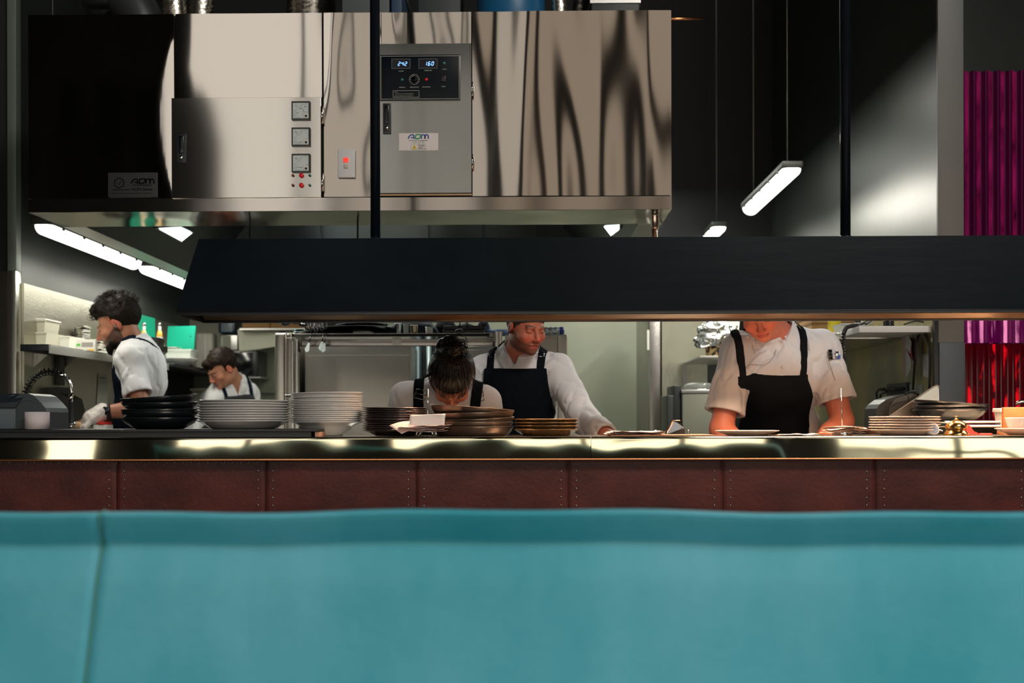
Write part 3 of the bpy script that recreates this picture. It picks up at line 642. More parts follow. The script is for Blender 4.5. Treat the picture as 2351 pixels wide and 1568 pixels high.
# black stone slab under the stacks
YT=3.86; zt0=ZT+.0006; ztop=P(300,985.5,YT).z
slab=thing('serving_board','long black stone board lying along the pass under the black and white crockery','board',(P(300,HY,YT).x,YT+.15,zt0))
xa,xb=P(-400,HY,YT).x,P(733,HY,YT).x
STONE=mat('black_stone',(.012,.012,.015),.32,0,bump=(60,.0008,(1,1,1)),var=((.09,.075,.085),55,(1,1,1),.62,.72))
MB().box((xa,YT,ztop-.010),(xb,YT+.30,ztop),.0015).build('board',STONE,slab)
MB().box((xa,YT+.012,zt0),(xb-.03,YT+.28,ztop-.0101)).build('base',BLACKP,slab)
MB().box((xb-.016,YT+.004,zt0),(xb-.001,YT+.29,ztop-.0101),.001).build('end_block',mat('board_wood',(.45,.24,.15),.5),slab)
ZB=ztop+.0005
BGL=mat('black_glaze',(.008,.011,.014),.28,0,bump=(140,.0001,(1,1,6)),spec=.6)
WGL=mat('white_glaze',(.72,.71,.69),.16,0,coat=.4)
DGL=mat('metal_glaze',(.16,.13,.12),.20,.75,bump=(14,.0004,(1,1,1)))
PAN=mat('pan_bronze',(.085,.06,.045),.32,.6,bump=(260,.00035,(1,1,1)))
BRG=mat('brown_glaze',(.13,.075,.032),.26,.55,bump=(100,.0002,(1,1,1)))
CRG=mat('cream_glaze',(.62,.50,.42),.2,0,coat=.4)
# black bowls on the board
Yb=4.0; r=S(85,Yb)
outer=[(0,0),(r*.62,0),(r*.72,.006),(r*.90,.020),(r*.975,.032),(r,.038)]
bz=[0,S(985-967,Yb)*0+.027,.034+.004,.058,.070]
k=S(1,Yb)
stack('black_bowl',thick(outer,.0026),BGL,282,452,Yb,ZB,[0,.020,.0305,.055,.075],'matt black bowl, # in the stack on the black board','bowl','black bowls on the board',tilts=[None,(0,.005),(0,.02),(.01,.03),(.02,.075)])
# shallow white plates
Yb=4.02; r=S(105,Yb); k=S(1,Yb)
outer=[(0,0),(r*.66,0),(r*.72,.003),(r*.88,.017),(r*.97,.025),(r,.0262)]
stack('white_plate',thick(outer,.003),WGL,455,665,Yb,ZB,[i*.0088*1.0 for i in range(9)],'shallow white dish, # in the wide white stack','plate','shallow white dishes stacked on the board',tilts=[(0,.001*i) for i in range(9)],jit=.0006)
# tall white bowls
Yb=4.04; r=S(83,Yb); k=S(1,Yb); z0=ZT+.001
outer=[(0,0),(r*.42,0),(r*.45,.004),(r*.66,.024),(r*.72,.034),(r*.78,.038),(r*.93,.046),(r,.0495)]
stack('white_bowl',thick(outer,.0020),WGL,668,833,Yb,z0,[i*.00725 for i in range(15)],'wide-rimmed white pasta bowl, # in the tall white stack','bowl','wide-rimmed white bowls in the tall stack',tilts=[(0,.0011*i) for i in range(15)],jit=.0006)
# dark metallic plates
Yb=4.0; r=S(76,Yb); k=S(1,Yb)
outer=[(0,0),(r*.60,0),(r*.66,.003),(r*.85,.013),(r*.95,.0165),(r,.0172)]
stack('dark_plate',thick(outer,.003),DGL,833,985,Yb,z0,[.0062*i for i in range(14)],'dark glazed plate, # in the stack behind the dockets','plate','dark glazed plates behind the dockets',tilts=[(random.uniform(-.006,.006),random.uniform(-.004,.004)+.001*i) for i in range(14)],jit=.002)
# bronze pans with upright sides
Yb=4.0; r=S(97,Yb); k=S(1,Yb)
outer=[(0,0),(r*.80,0),(r*.87,.003),(r*.93,.014),(r*.985,.028),(r,.032)]
stack('serving_pan',thick(outer,.0026),PAN,1040-54,1180,Yb,z0,[0,.0148,.029,.048,.066],'bronze pan with upright sides, # in the leaning stack','pan','bronze pans in the leaning stack',tilts=[None,(0,.008),(.0,-.045),(.012,.02),(.045,.055)],jit=.003)
# brown plates
Yb=3.98; r=S(74,Yb); k=S(1,Yb)
outer=[(0,0),(r*.72,0),(r*.75,.003),(r*.9,.013),(r*.97,.020),(r,.0215)]
stack('brown_plate',thick(outer,.0035),BRG,1180,1328,Yb,z0,[0,.0125,.0235,.0345],'glossy brown plate, # in the low stack of four','plate','glossy brown plates in a low stack',jit=.002)
# single plate, small plates
Yb=3.93; r=S(72.5,Yb)
outer=[(0,0),(r*.62,0),(r*.66,.002),(r*.86,.010),(r*.97,.0145),(r,.015)]
dish('cream_plate',thick(outer,.0028),CRG,(P(1715,HY,Yb).x,Yb,z0),'single warm-lit cream plate on the pass in front of the bent-over chef','plate')
Yb=3.95; r=S(78,Yb)
outer=[(0,0),(r*.66,0),(r*.70,.002),(r*.88,.012),(r*.985,.0165),(r,.0175)]
CRG2=mat('pale_glaze',(.58,.46,.40),.14,0,coat=.6)
stack('small_plate',thick(outer,.003),CRG2,1998,2154,Yb,z0,[.0088*i for i in range(6)],'pale glossy plate, # in the neat stack beside the brass bell','plate','pale plates stacked beside the bell',jit=.0022)
# black bowls at the far end standing on white trays
Yb=4.35; k=S(1,Yb); r=S(81,Yb); zt2=P(2180,966,Yb).z
tr=thing('white_tray','thin white tray under the wide black bowls, upper one of the pair','tray',(P(2215,HY,Yb).x,Yb,zt2-.0075))
def tray(t,px0,px1,z):
    x0,x1=P(px0,HY,Yb).x,P(px1,HY,Yb).x; MB().box((x0,Yb-.14,z),(x1,Yb+.14,z+.004),.0015).build('tray_base',WHITEP,t)
    b=MB(); 
    for q in (((x0-.004,Yb-.146,z+.003),(x1+.004,Yb-.1405,z+.0085)),((x0-.004,Yb+.1405,z+.003),(x1+.004,Yb+.146,z+.0085))): b.box(*q,.001)
    b.build('tray_lip',WHITEP,t)
tray(tr,2140,2295,zt2-.009)
tr2=thing('white_tray','thin white tray under the wide black bowls, lower one of the pair','tray',(P(2215,HY,Yb).x,Yb,zt2-.024)); tray(tr2,2146,2303,zt2-.024)
# raised black bench top behind the pass carrying them
bt=thing('side_bench','black-topped bench beside the grey column carrying trays and a terminal','bench',(P(2200,HY,4.45).x,4.5,0))
x0b=P(2008,HY,4.34).x; zb2=zt2-.0245
MB().box((x0b,4.325,zb2-.03),(3.0,4.9,zb2),.002).build('bench_top',mat('bench_top_black',(.012,.016,.014),.25),bt); MB().box((x0b+.03,4.33,0),(2.95,4.88,zb2-.031)).build('cabinet',STEELD,bt)
outer=[(0,0),(r*.60,0),(r*.70,.006),(r*.86,.020),(r*.96,.034),(r,.042)]
stack('wide_black_bowl',thick(outer,.0026),BGL,2100,2262,Yb,zt2+.0006,[0,.0165,.026],'wide black bowl, # in the stack on the white trays','bowl','wide black bowls on the white trays',tilts=[(0,-.01),(0,-.03),(0,-.085)])
# folded white cloth roll with blue edge
Yb=3.86; c=P(2150,985,Yb); rr=S(14.5,Yb)
cl=thing('rolled_cloth','rolled blue and white cloth lying between the pale plates and the bell','cloth',(c.x,Yb,ZT+.001))
cw=mat('cloth_white',(.62,.60,.62),.9,bump=(300,.0006,(1,1,1))); cb=mat('cloth_blue',(.16,.33,.55),.9)
zcR=ZT+.001+rr
MB().lathe([(0,0),(rr*.55,0),(rr*.9,.002),(rr,.008),(rr,.11),(rr*.9,.118),(0,.118)],(c.x-.008,Yb,zcR),28,'Y',rot=Matrix.Rotation(R(14),3,'Z')@Matrix.Rotation(PI,3,'Z')).build('roll',cw,cl)
b=MB(); rot=Matrix.Rotation(R(14),3,'Z')
pts=[]
for i in range(90):
    a_=i*.21; rad=.0015+ (rr*.9-.0015)*i/90; pts.append(Vector((c.x-.008,Yb,zcR))+rot@Vector((rad*math.cos(a_),-.0025-.001*math.sin(i*.9),rad*math.sin(a_))))
b.tube(pts[:62],.0011,6); b.build('blue_spiral',cb,cl)
b=MB(); b.tube(pts[61:],.0013,6); b.tube([pts[-1],pts[-1]+Vector((.012,.004,-.004))],.002,6); b.build('white_edge',cw,cl)
# brass bell
Yb=3.88; c=P(2195,HY,Yb); bl=thing('service_bell','brass service bell with a button on top, on the pass','bell',(c.x,Yb,ZT+.001)); k=S(1,Yb)
BRS=mat('bell_brass',(.72,.47,.16),.16,1,bump=(50,.0003,(1,1,1))); zz=ZT+.001
MB().lathe([(0,.001),(28*k,0),(28*k,2*k),(26*k,5*k),(23*k,8*k),(21.5*k,11*k),(20*k,12*k),(0,12*k)],(c.x,Yb,zz),48).build('base',BRS,bl)
MB().lathe([(22*k,13.5*k)]+[(24.3*k*math.cos(t),(16+19.5*math.sin(t))*k) for t in np.linspace(0,PI/2*.97,14)]+[(0,35.4*k)]+[(0,33*k),(20*k,14*k)],(c.x,Yb,zz),56,closed=True).build('dome',BRS,bl)
MB().lathe([(0,12*k),(4*k,12*k),(4*k,14*k),(3*k,34*k),(4*k,35*k),(4*k,37*k),(1.6*k,38*k),(1.6*k,41*k),(2.6*k,42*k),(2.2*k,43.5*k),(0,43.7*k)],(c.x,Yb,zz),24).build('button',BRS,bl)
# red clip / tag behind the bell
Yb=3.99; c=P(2232,990,Yb); rt=thing('red_scraper','small red plastic piece lying behind the brass bell','tool',(c.x,Yb,ZT+.001)); RD=mat('red_plastic',(.7,.03,.02),.4)
b=MB(); b.prism([P(2219,997,Yb),P(2246,997,Yb),P(2244,993,Yb),P(2236,990,Yb),P(2226,976,Yb),P(2218,976,Yb)],(0,.03,0)); b.build('blade',RD,rt); MB().box((c.x+.03,Yb,ZT+.001),(c.x+.07,Yb+.02,ZT+.006),.001).build('handle',RD,rt)
# cup on saucer, wooden stand, white pot and metal handle at the far end
Yb=3.93; c=P(2358,HY,Yb); k=S(1,Yb)
dish('saucer',thick([(0,0),(40*k,0),(43*k,.002),(58*k,.012),(66*k,.019),(69*k,.020)],.003),mat('saucer_glaze',(.68,.50,.42),.15,coat=.5),(c.x,Yb,ZT+.001),'white saucer lit warm under the white cup at the end of the pass','saucer')
cup=thing('white_cup','tapered white cup with a moulded side on the warm-lit saucer','cup',(c.x,Yb,ZT+.0075))
WC=mat('cup_white',(.74,.72,.71),.25,coat=.3)
MB().lathe(thick([(0,0),(35*k,0),(37*k,.002),(43*k,18*k),(46*k,30*k),(46.5*k,32.5*k)],.003),(c.x,Yb,ZT+.0085),48).build('body',WC,cup)
b=MB(); b.tube([(c.x-22*k+8*k*math.cos(t)*1.0,Yb-.052-.004,ZT+.02+12*k*math.sin(t)+.01) for t in np.linspace(PI,0,12)],.0012,6); b.build('moulding',WC,cup)
Yb=4.08; x0,x1=P(2304,HY,Yb).x,P(2420,HY,Yb).x
st_=thing('wooden_menu_stand','wooden board stand behind the white cup','stand',((x0+x1)/2,Yb,ZT+.001)); WD=mat('stand_wood',(.22,.07,.018),.45,0,bump=(20,.0006,(1,1,8)),var=((.30,.10,.03),12,(1,1,6),.35,.65))
MB().box((x0,Yb,ZT+.012),(x1,Yb+.018,P(2304,935,Yb).z),.002).build('board',WD,st_); MB().box((x0-.004,Yb-.02,ZT+.001),(x1,Yb+.05,ZT+.012),.002).build('foot',WD,st_)
Yb=4.22; c=P(2312,HY,Yb); k=S(1,Yb); zbw=P(2300,979,Yb).z
MBp=thing('white_pot','square-sided white pot partly behind the wooden stand','pot',(c.x,Yb,ZT+.001))
MB().lathe(thick([(0,0),(20*k,0),(22*k,.003),(30*k,(997-944)*k),(32*k,(997-943)*k),(32*k,(997-940)*k)],.003),(c.x,Yb,ZT+.001),4,rot=Matrix.Rotation(PI/4+.0,3,'Z'),sm=False).build('body',WC,MBp)
MB().lathe([(30.2*k,(997-948)*k),(33.5*k,(997-947)*k),(33.5*k,(997-941)*k),(32.2*k,(997-940)*k)],(c.x,Yb,ZT+.0015),4,rot=Matrix.Rotation(PI/4,3,'Z'),sm=False,closed=True).build('rim',WC,MBp)
Yb=4.5; hd=thing('ladle','polished ladle whose handle shows above the wooden stand','ladle',(P(2350,930,Yb).x,Yb,zb2+.001))
b=MB(); b.tube([P(2333,930,Yb),P(2336,925,Yb),P(2345,922,Yb),P(2380,923,Yb),P(2440,926,Yb)],[.004,.007,.009,.009,.007],12); b.build('handle',CHROME,hd); b=MB(); xx=P(2440,926,Yb); b.tube([xx,(xx.x+.02,Yb,xx.z-.03),(xx.x+.02,Yb,zb2+.055)],.006,8); b.lathe([(0,.001),(.03,.001),(.05,.02),(.055,.05),(.052,.05),(.045,.02),(0,.006)],(xx.x+.02,Yb,zb2),24); b.build('cup',CHROME,hd)
# ---- paper dockets
PAPW=mat('docket_paper_pink',(.80,.62,.56),.8); PAPB=mat('docket_paper_pale',(.78,.72,.68),.8)
def sheet(b,c,w,h,rz,lift=.0,curl=.01,seed=0,ph=0):
    rot=Matrix.Rotation(rz,3,'Z')
    def fn(u,v):
        x=(u-.5)*w; y=(v-.5)*h; z=lift+curl*((2*u-1)**2)*(.6+.4*math.sin(seed))+.004*noise.noise(Vector((x*25,y*25,seed)))
        p=rot@Vector((x,y,0)); return (c[0]+p.x,c[1]+p.y,c[2]+z)
    b.grid(fn,10,8)
def sheets(name,c,n,w,h,spread,label,group,m,gap=.0032,z0=0,curl=.012,ords=None):
    root=[]
    for i in range(n):
        b=MB(); sheet(b,(c[0]+random.uniform(-spread,spread),c[1]+random.uniform(-.01,.01),c[2]+z0+gap*i),w*random.uniform(.85,1.1),h,random.uniform(-.5,.5),0,curl,seed=i*2.3)
        o=b.build(name,m,None); mo=o.modifiers.new('s','SOLIDIFY'); mo.thickness=.0003
        tag(o,label.replace('#',ORD[n-1-i] if i else 'lowest'),'paper',group)
Yb=3.86; c=P(968,990,Yb)
sheets('paper_docket',(c.x,Yb,ZT),8,.17,.08,.022,'curled pink docket, # in the pile on the wire-footed spike','curled dockets on the first spike',PAPW,gap=.0026,z0=.018,curl=.006)
# one docket standing up, one hanging forward
b=MB(); 
def up(u,v):
    p0=P(939,988,Yb-.01); p1=P(1020,978,Yb-.01); z0_,z1_=P(0,984,Yb).z,P(0,955,Yb).z
    return (p0.x+(p1.x-p0.x)*u+.004*v,Yb-.012+.01*math.sin(u*3),z0_+(z1_-z0_)*v+.004*u)
b.grid(up,10,6); o=b.build('paper_docket',PAPB); o.modifiers.new('s','SOLIDIFY').thickness=.0003; tag(o,'white printed docket standing up on edge on the pink docket pile','paper')
b=MB(); q=[P(893,977,Yb-.03),P(940,967,Yb),P(972,983,Yb-.01),P(922,996,Yb-.05)]
b.grid(lambda u,v:(q[0]*(1-u)*(1-v)+q[1]*u*(1-v)+q[2]*u*v+q[3]*(1-u)*v)+Vector((0,0,.004*math.sin(u*3))),8,8); o=b.build('paper_docket',PAPW); o.modifiers.new('s','SOLIDIFY').thickness=.0003; tag(o,'pink docket drooping with one corner down over the pass edge','paper')
def spike(c,px,py0,ybase,lab,wire):
    t=thing('docket_spike',lab,'docket spike',(c.x,c.y,ZT+.001)); top=P(px,py0,c.y)
    MB().tube([(c.x,c.y,ZT+.012),(c.x+(top.x-c.x)*.5,c.y,(ZT+top.z)/2),(top.x,c.y,top.z)],[.0018,.0017,.0004],8).build('spike',CHROME,t)
    if wire:
        b=MB(); 
        for s in (-1,1):
            for d in (0,1):
                x=c.x+s*.035+d*s*-.012; b.tube([(x,c.y-.03,ZT+.001+.003),(x-.002*s,c.y-.036,ZT+.010),(x-.006*s,c.y-.028,ZT+.017),(c.x,c.y,ZT+.016)],.0026,8)
        b.tube([(c.x-.03,c.y-.028,ZT+.017),(c.x+.03,c.y-.028,ZT+.017)],.002,8)
        b.build('wire_foot',CHROME,t)
    else: MB().lathe([(0,0),(.032,0),(.034,.003),(.034,.010),(.030,.013),(0,.013)],(c.x,c.y,ZT+.001),36).build('round_foot',CHROME,t)
c=P(981,990,Yb); spike(Vector((c.x,Yb,ZT)),983,893,0,'thin metal docket spike on wire feet before the dark plates',True)
c=P(1934,990,3.9); spike(Vector((c.x,3.9,ZT)),1931,892,0,'thin metal docket spike on a round chrome base near the chef at the end',False)
c=P(1942,988,3.9)
sheets('paper_docket',(c.x,3.9,ZT),7,.135,.07,.012,'curled peach docket, # of the pile on the round-based spike','curled dockets on the second spike',mat('docket_paper_peach',(.80,.60,.47),.8),gap=.003,z0=.014,curl=-.008)
b=MB(); c=P(1828,993,3.86); sheet(b,(c.x,3.86,ZT+.005),.125,.09,.25,0,.003,seed=4); o=b.build('paper_docket',mat('docket_paper_peach',(0,0,0))); o.modifiers.new('s','SOLIDIFY').thickness=.0003; tag(o,'flat loose docket lying between the single plate and the second spike','paper')
b=MB(); c=P(1815,994,3.9); sheet(b,(c.x,3.9,ZT+.002),.11,.09,-.2,0,.002,seed=6); o=b.build('folded_docket',mat('docket_orange',(.75,.36,.16),.8)); o.modifiers.new('s','SOLIDIFY').thickness=.0003; tag(o,'orange folded docket edge under the flat loose docket','paper')
# ---- open ring binder clipboard
Yb=3.92; x0,x1=P(1398,HY,Yb).x,P(1628,HY,Yb).x
cb_=thing('clipboard','open clipboard with papers and a black clip lying on the pass beside the single plate','clipboard',((x0+x1)/2,Yb,ZT+.001))
MB().box((x0,Yb-.09,ZT+.001),(x1,Yb+.12,ZT+.0045),.001).build('board',mat('clipboard_brown',(.30,.14,.07),.5),cb_)
b=MB(); 
for i in range(5):
    sheet(b,(x0+.085+.004*i,Yb+.0,ZT+.006+.0022*i),.20-.008*i,.18,.05*random.uniform(-1,1),0,.004,seed=i)
o=b.build('sheets',PAPW,cb_); o['kind']='stuff'
b=MB(); kx=P(1530,HY,Yb-.05).x; kx1=P(1572,HY,Yb-.05).x; zl_=ZT+.006
q0=[(kx-.001,zl_),(kx1,zl_)]; zt_=P(1545,966,Yb-.05).z
b.prism([(kx,Yb-.06,zl_),(kx1,Yb-.06,zl_),(kx1,Yb-.045,zl_+.022),(kx1-.016,Yb-.04,zt_),(kx+.028,Yb-.04,zt_),(kx+.004,Yb-.05,zl_+.014)],(0,.004,0)); b.build('clip',mat('clip_black',(.006,.005,.005),.25,spec=.3),cb_)
b=MB(); b.tube([(kx+.004,Yb-.056,zl_+.012),(kx+.024,Yb-.046,zt_+.001),(kx1-.014,Yb-.046,zt_+.001)],.0012,6); b.build('clip_edge',COP,cb_)
for px,h in ((1505,.016),(1580,.016)):
    p=P(px,HY,Yb-.06); MB().lathe([(0,0),(.006,0),(.004,.004),(.0035,h-.004),(.0045,h-.002),(.003,h),(0,h)],(p.x,Yb-.06,ZT+.0048),16).build('post',CHROME,cb_)
# ---- receipt printer and paper roll
Yb=3.93; x1=P(107,HY,Yb).x; x0=P(-150,HY,Yb).x; k=S(1,Yb)
pr=thing('receipt_printer','dark receipt printer with a curved lid at the end of the black board','printer',((x0+x1)/2,Yb+.08,ZB))
PG=mat('printer_grey',(.035,.045,.055),.38); PG2=mat('printer_face',(.09,.115,.13),.5,bump=(300,.0002,(1,1,1)))
MB().box((x0,Yb,ZB),(P(36,HY,Yb).x,Yb+.2,P(0,936,Yb).z),.004).build('front_casing',PG2,pr)
zt3=P(0,903,Yb).z
prof=[(36,985),(36,912),(46,904),(64,903),(78,908),(92,922),(104,936),(107,946),(107,985)]
b=MB(); b.prism([P(x,min(y,984.5),Yb-.001) for x,y in prof],(0,.19,0),smooth=False); b.build('side_casing',PG,pr)
b=MB(); b.prism([P(-150,935.5,Yb-.006),P(35,935.5,Yb-.006),P(45,922,Yb-.006),P(62,903.5,Yb+.004),P(-150,903.5,Yb+.004)],(0,.19,0)); b.build('lid',mat('printer_lid',(.018,.024,.032),.22),pr)
b=MB(); b.tube([P(36,934,Yb-.007),P(44,921,Yb-.007),P(66,917,Yb-.004),P(90,924,Yb-.003),P(105,938,Yb-.003)],.0008,6); b.tube([P(20,915,Yb-.007),P(24,909,Yb-.007),P(33,907,Yb-.007)],.0012,6); b.build('lid_seam',mat('seam_grey',(.1,.13,.15),.4),pr)
c=P(85.5,HY,3.90); rw=S(27,3.90)
rl=thing('paper_roll','roll of white receipt paper standing in front of the printer','paper roll',(c.x,3.9,ZB)); 
MB().lathe([(.008,.0005),(rw,.0005),(rw,P(0,946,3.9).z-ZB),(.008,P(0,946,3.9).z-ZB)],(c.x,3.9,ZB),48,closed=True).build('paper',mat('roll_paper',(.62,.55,.56),.8),rl)
MB().lathe([(.006,.001),(.0078,.001),(.0078,P(0,946,3.9).z-ZB+.0004),(.006,P(0,946,3.9).z-ZB+.0004)],(c.x,3.9,ZB),24,closed=True).build('core',mat('card_core',(.35,.25,.15),.8),rl)
# ================================================================ back kitchen, left wall
LIT=mat('shelf_white',(.62,.62,.56),.35,.2)
ys0,ys1=PXW(118,WXL+.31),PXW(388,WXL+.31)
zsh=1.2+(ray(250,0).z*0)+ (P(250,817,PXW(250,WXL+.31)).z-1.2)
xsh=WXL+.31; zS=zsh+.012
sh=thing('wall_shelf','long white-edged shelf on the stainless wall behind the bearded chef','shelf',(WXL+.16,(ys0+ys1)/2,zS-.04))
MB().box((WXL+.013,YL+.01,zS-.004),(xsh,ys1,zS),.001).build('shelf_board',LIT,sh); MB().box((-2.27,ys0,zS-.03),(xsh-.013,YL+.009,zS),.001).build('near_board',BLACKP,sh); b=MB(); b.box((xsh-.012,ys0,zS-.042),(xsh,ys1,zS-.0042),.002); b.build('front_edge',LIT,sh)
for y in (YL+.1,(ys0+ys1)/2,ys1-.1): MB().prism([(WXL+.013,y,zS-.005),(WXL+.1,y,zS-.005),(WXL+.013,y,zS-.08)],(0,.004,0)).build('bracket',STEELD,sh)
sh2=thing('wall_shelf','short black shelf at the wall under the green cutting board','shelf',(WXL+.16,(ys1+YB)/2,zS-.03))
MB().box((WXL+.013,ys1+.01,zS-.02),(xsh+.03,YB-.01,zS),.002).build('shelf_board',BLACKP,sh2); MB().prism([(WXL+.013,ys1+.3,zS-.021),(WXL+.1,ys1+.3,zS-.021),(WXL+.013,ys1+.3,zS-.10)],(0,.004,0)).build('bracket',BLACKP,sh2)
def onshelf(px,Y): return P(px,HY,Y).x
ZS=zS+.001
# helper: tub (open box with lip)
def tub(name,lab,cat,px0,px1,Y,z,h,m,d=.14,grp=None,lid=None,fill=None):
    x0,x1=P(px0,HY,Y).x,P(px1,HY,Y).x; t=thing(name,lab,cat,((x0+x1)/2,Y+d/2,z),grp); w=.003; i=.008
    b=MB()
    def ring(e,zz): return [(x0+e,Y+e,zz),(x1-e,Y+e,zz),(x1-e,Y+d-e,zz),(x0+e,Y+d-e,zz)]
    o0,o1,i1,i0=ring(i,z),ring(0,z+h),ring(w,z+h),ring(i+w,z+w); vs=o0+o1+i1+i0
    fs=[[0,1,2,3]]+[[a_*4+j,a_*4+(j+1)%4,(a_+1)*4+(j+1)%4,(a_+1)*4+j] for a_ in range(3) for j in range(4)]+[[12,13,14,15]]
    b.add(vs,fs); b.build('body',m,t)
    b=MB(); b.box((x0-.004,Y-.004,z+h-.006),(x1+.004,Y+.0005,z+h),.001); b.box((x0-.004,Y+d,z+h-.006),(x1+.004,Y+d+.004,z+h),.001); b.build('rim',m,t)
    if lid: MB().box((x0-.005,Y-.005,z+h+.0005),(x1+.005,Y+d+.005,z+h+.008),.002).build('lid',lid,t)
    if fill: MB().box((x0+.012,Y+.012,z+.004),(x1-.012,Y+d-.012,z+h*.6),.01).build('contents',fill,t)
    return t
PLT=mat('tub_plastic',(.68,.66,.55),.35,trans=.15); PLW=mat('tub_white',(.78,.78,.72),.35)
Ya=5.58
tub('storage_tub','big pale plastic tub on the shelf beside the stainless post, lower one','tub',20,107,Ya,P(0,790,Ya).z,.058,PLT,.2)
tub('storage_tub','big pale plastic tub on the shelf beside the stainless post, upper one with a lid','tub',22,104,Ya+.01,P(0,790,Ya).z+.060,.058,PLT,.18,lid=PLW)
# shelf run that carries them is the dark nearer shelf
def spray():
    Y=5.8; c=P(99,HY,Y); z=P(0,797,Y).z; h=P(0,722,Y).z-z; r=S(12,Y); t=thing('aerosol_can','white and blue spray can standing behind the pale tubs','can',(c.x,Y,z))
    MB().lathe([(0,0),(r,0),(r,h),(0,h)],(c.x,Y,z),28).build('label_band',mat('can_label',(.60,.66,.70),.35,var=((.05,.35,.62),14,(1,1,.3),.52,.55)),t)
    MB().lathe([(r,h),(r*1.02,h),(r*1.02,h+.01),(r*.95,h+.012)],(c.x,Y,z),28).build('blue_ring',mat('can_blue',(.02,.33,.62),.3),t)
    MB().lathe([(r*.95,h+.011),(r*.6,h+.03),(r*.35,h+.035),(r*.35,h+.05),(0,h+.05)],(c.x,Y,z),24).build('cap',PLW,t)
spray()
FTR=mat('foil_tray',(.62,.62,.58),.18,1,bump=(60,.002,(1,1,1)))
def disc_stack(name,px0,px1,Y,z,n,gap,lab,cat,grp,m=FTR,h=.018):
    c=P((px0+px1)/2,HY,Y).x; r=S((px1-px0)/2,Y); root=None
    for i in range(n):
        l=lab.replace('#',ORD[n-1-i] if i else 'bottom one'); p=(c+random.uniform(-.006,.006),Y+random.uniform(-.005,.005),z+gap*i)
        if root is None: root=dish(name,thick([(0,0),(r*.8,0),(r*.92,h*.8),(r,h)],.0015),m,p,l,cat,grp)
        else: q=copy_tree(root); q['label']=l; q.location=p; q.rotation_euler=(random.uniform(-.02,.02),random.uniform(-.03,.03),0)
Ys=5.95; zz=ZS
tub('white_tub','square white tub under the metal tins, first on the white-edged shelf','tub',111,160,5.75,ZS,S(40,5.75),PLW,.15)
bx=thing('carton','white carton printed green and yellow, on the white-edged shelf','box',(P(187,HY,5.85).x,5.9,ZS))
X=lambda px,Y:P(px,HY,Y).x
hb=S(35,5.85)
MB().box((X(160,5.85),5.85,ZS),(X(217,5.85),5.97,ZS+hb),.001).build('carton_body',mat('carton_white',(.66,.64,.60),.6),bx)
MB().box((X(164,5.85),5.8485,ZS+hb*.55),(X(185,5.85),5.8498,ZS+hb*.72)).build('green_print',mat('print_green2',(.15,.5,.1),.6),bx); MB().box((X(201,5.85),5.8485,ZS+hb*.04),(X(217,5.85),5.8498,ZS+hb*.34)).build('yellow_print',mat('print_yellow',(.7,.42,.03),.6),bx); MB().box((X(188,5.85),5.8485,ZS+hb*.5),(X(214,5.85),5.8498,ZS+hb*.8)).build('grey_print',mat('print_grey2',(.3,.28,.27),.6),bx)
cr=thing('tin_crate','low steel rack under the metal tins, behind the white carton','rack',(X(165,6.1),6.1,ZS))
zr1=ZS+hb+.004
MB().box((X(108,6.02),6.0,zr1-.006),(X(212,6.02),6.16,zr1),.001).build('top',STEELD,cr); b=MB()
for px in (109,211):
    for y in (6.005,6.155): b=MB(); b.cyl((X(px,6.02),y,ZS),(X(px,6.02),y,zr1-.006),.004,8); b.build('leg',STEELD,cr)
disc_stack('metal_tin',112,152,6.07,zr1+.001,5,.013,'shallow metal tin, # in the first stack behind the tub','tin','metal tins, first stack')
disc_stack('metal_tin',148,180,6.08,zr1+.001,6,.011,'shallow metal tin, # in the middle stack above the carton','tin','metal tins, middle stack')
disc_stack('metal_tin',176,209,6.06,zr1+.001,7,.0105,'shallow metal tin, # in the tallest stack above the carton','tin','metal tins, tallest stack')
disc_stack('steel_dish',218,246,5.9,ZS,6,.012,'round steel dish, # in the stack beside the carton','dish','steel dishes beside the carton',h=.02)
disc_stack('foil_dish',210,240,6.25,ZS+.075,3,.010,'crumpled foil dish, # in the small pile behind the steel dishes','dish','foil dishes',h=.016)
tub('foil_dish_box','plain box under the foil dishes behind the steel dishes','box',212,242,6.2,ZS,.074,PLW,.1)
# spring hose tap and dark basket
Yt=5.35
tap=thing('spray_tap','chrome sink tap with an arched spring hose','tap',(P(163,HY,Yt).x,Yt,.9))
bc=P(163,980,Yt)
b=MB(); b.cyl((bc.x,Yt,.9),(bc.x,Yt,P(0,925,Yt).z),.012,16); b.build('column',RUB,tap)
b=MB(); b.cyl((bc.x,Yt,P(0,925,Yt).z),(bc.x,Yt,P(0,905,Yt).z),.010,16); b.cyl((bc.x,Yt,P(0,985,Yt).z),(bc.x,Yt,P(0,975,Yt).z),.016,16); b.build('collar',CHROME,tap)
arc=[P(x,y,Yt) for x,y in ((164,915),(165,900),(162,882),(155,868),(146,861),(137,857))]
MB().tube(arc,.0085,12).build('spout_pipe',CHROME,tap)
MB().tube([P(x,y,Yt) for x,y in ((150,866),(140,860),(134,857))],.013,12).build('spray_joint',CHROME,tap)
hose=[P(x,y,Yt) for x,y in ((134,857),(120,853),(105,853),(90,858),(77,868),(67,882),(61,898),(58,915),(60,935))]
def resample(pts,n):
    pts=[Vector(p) for p in pts]; ls=[0]
    for a_,b_ in zip(pts,pts[1:]): ls.append(ls[-1]+(b_-a_).length)
    out=[]
    for i in range(n):
        d=ls[-1]*i/(n-1); j=0
        while j<len(ls)-2 and ls[j+1]<d: j+=1
        t=(d-ls[j])/max(ls[j+1]-ls[j],1e-9); out.append(pts[j].lerp(pts[j+1],t))
    return out
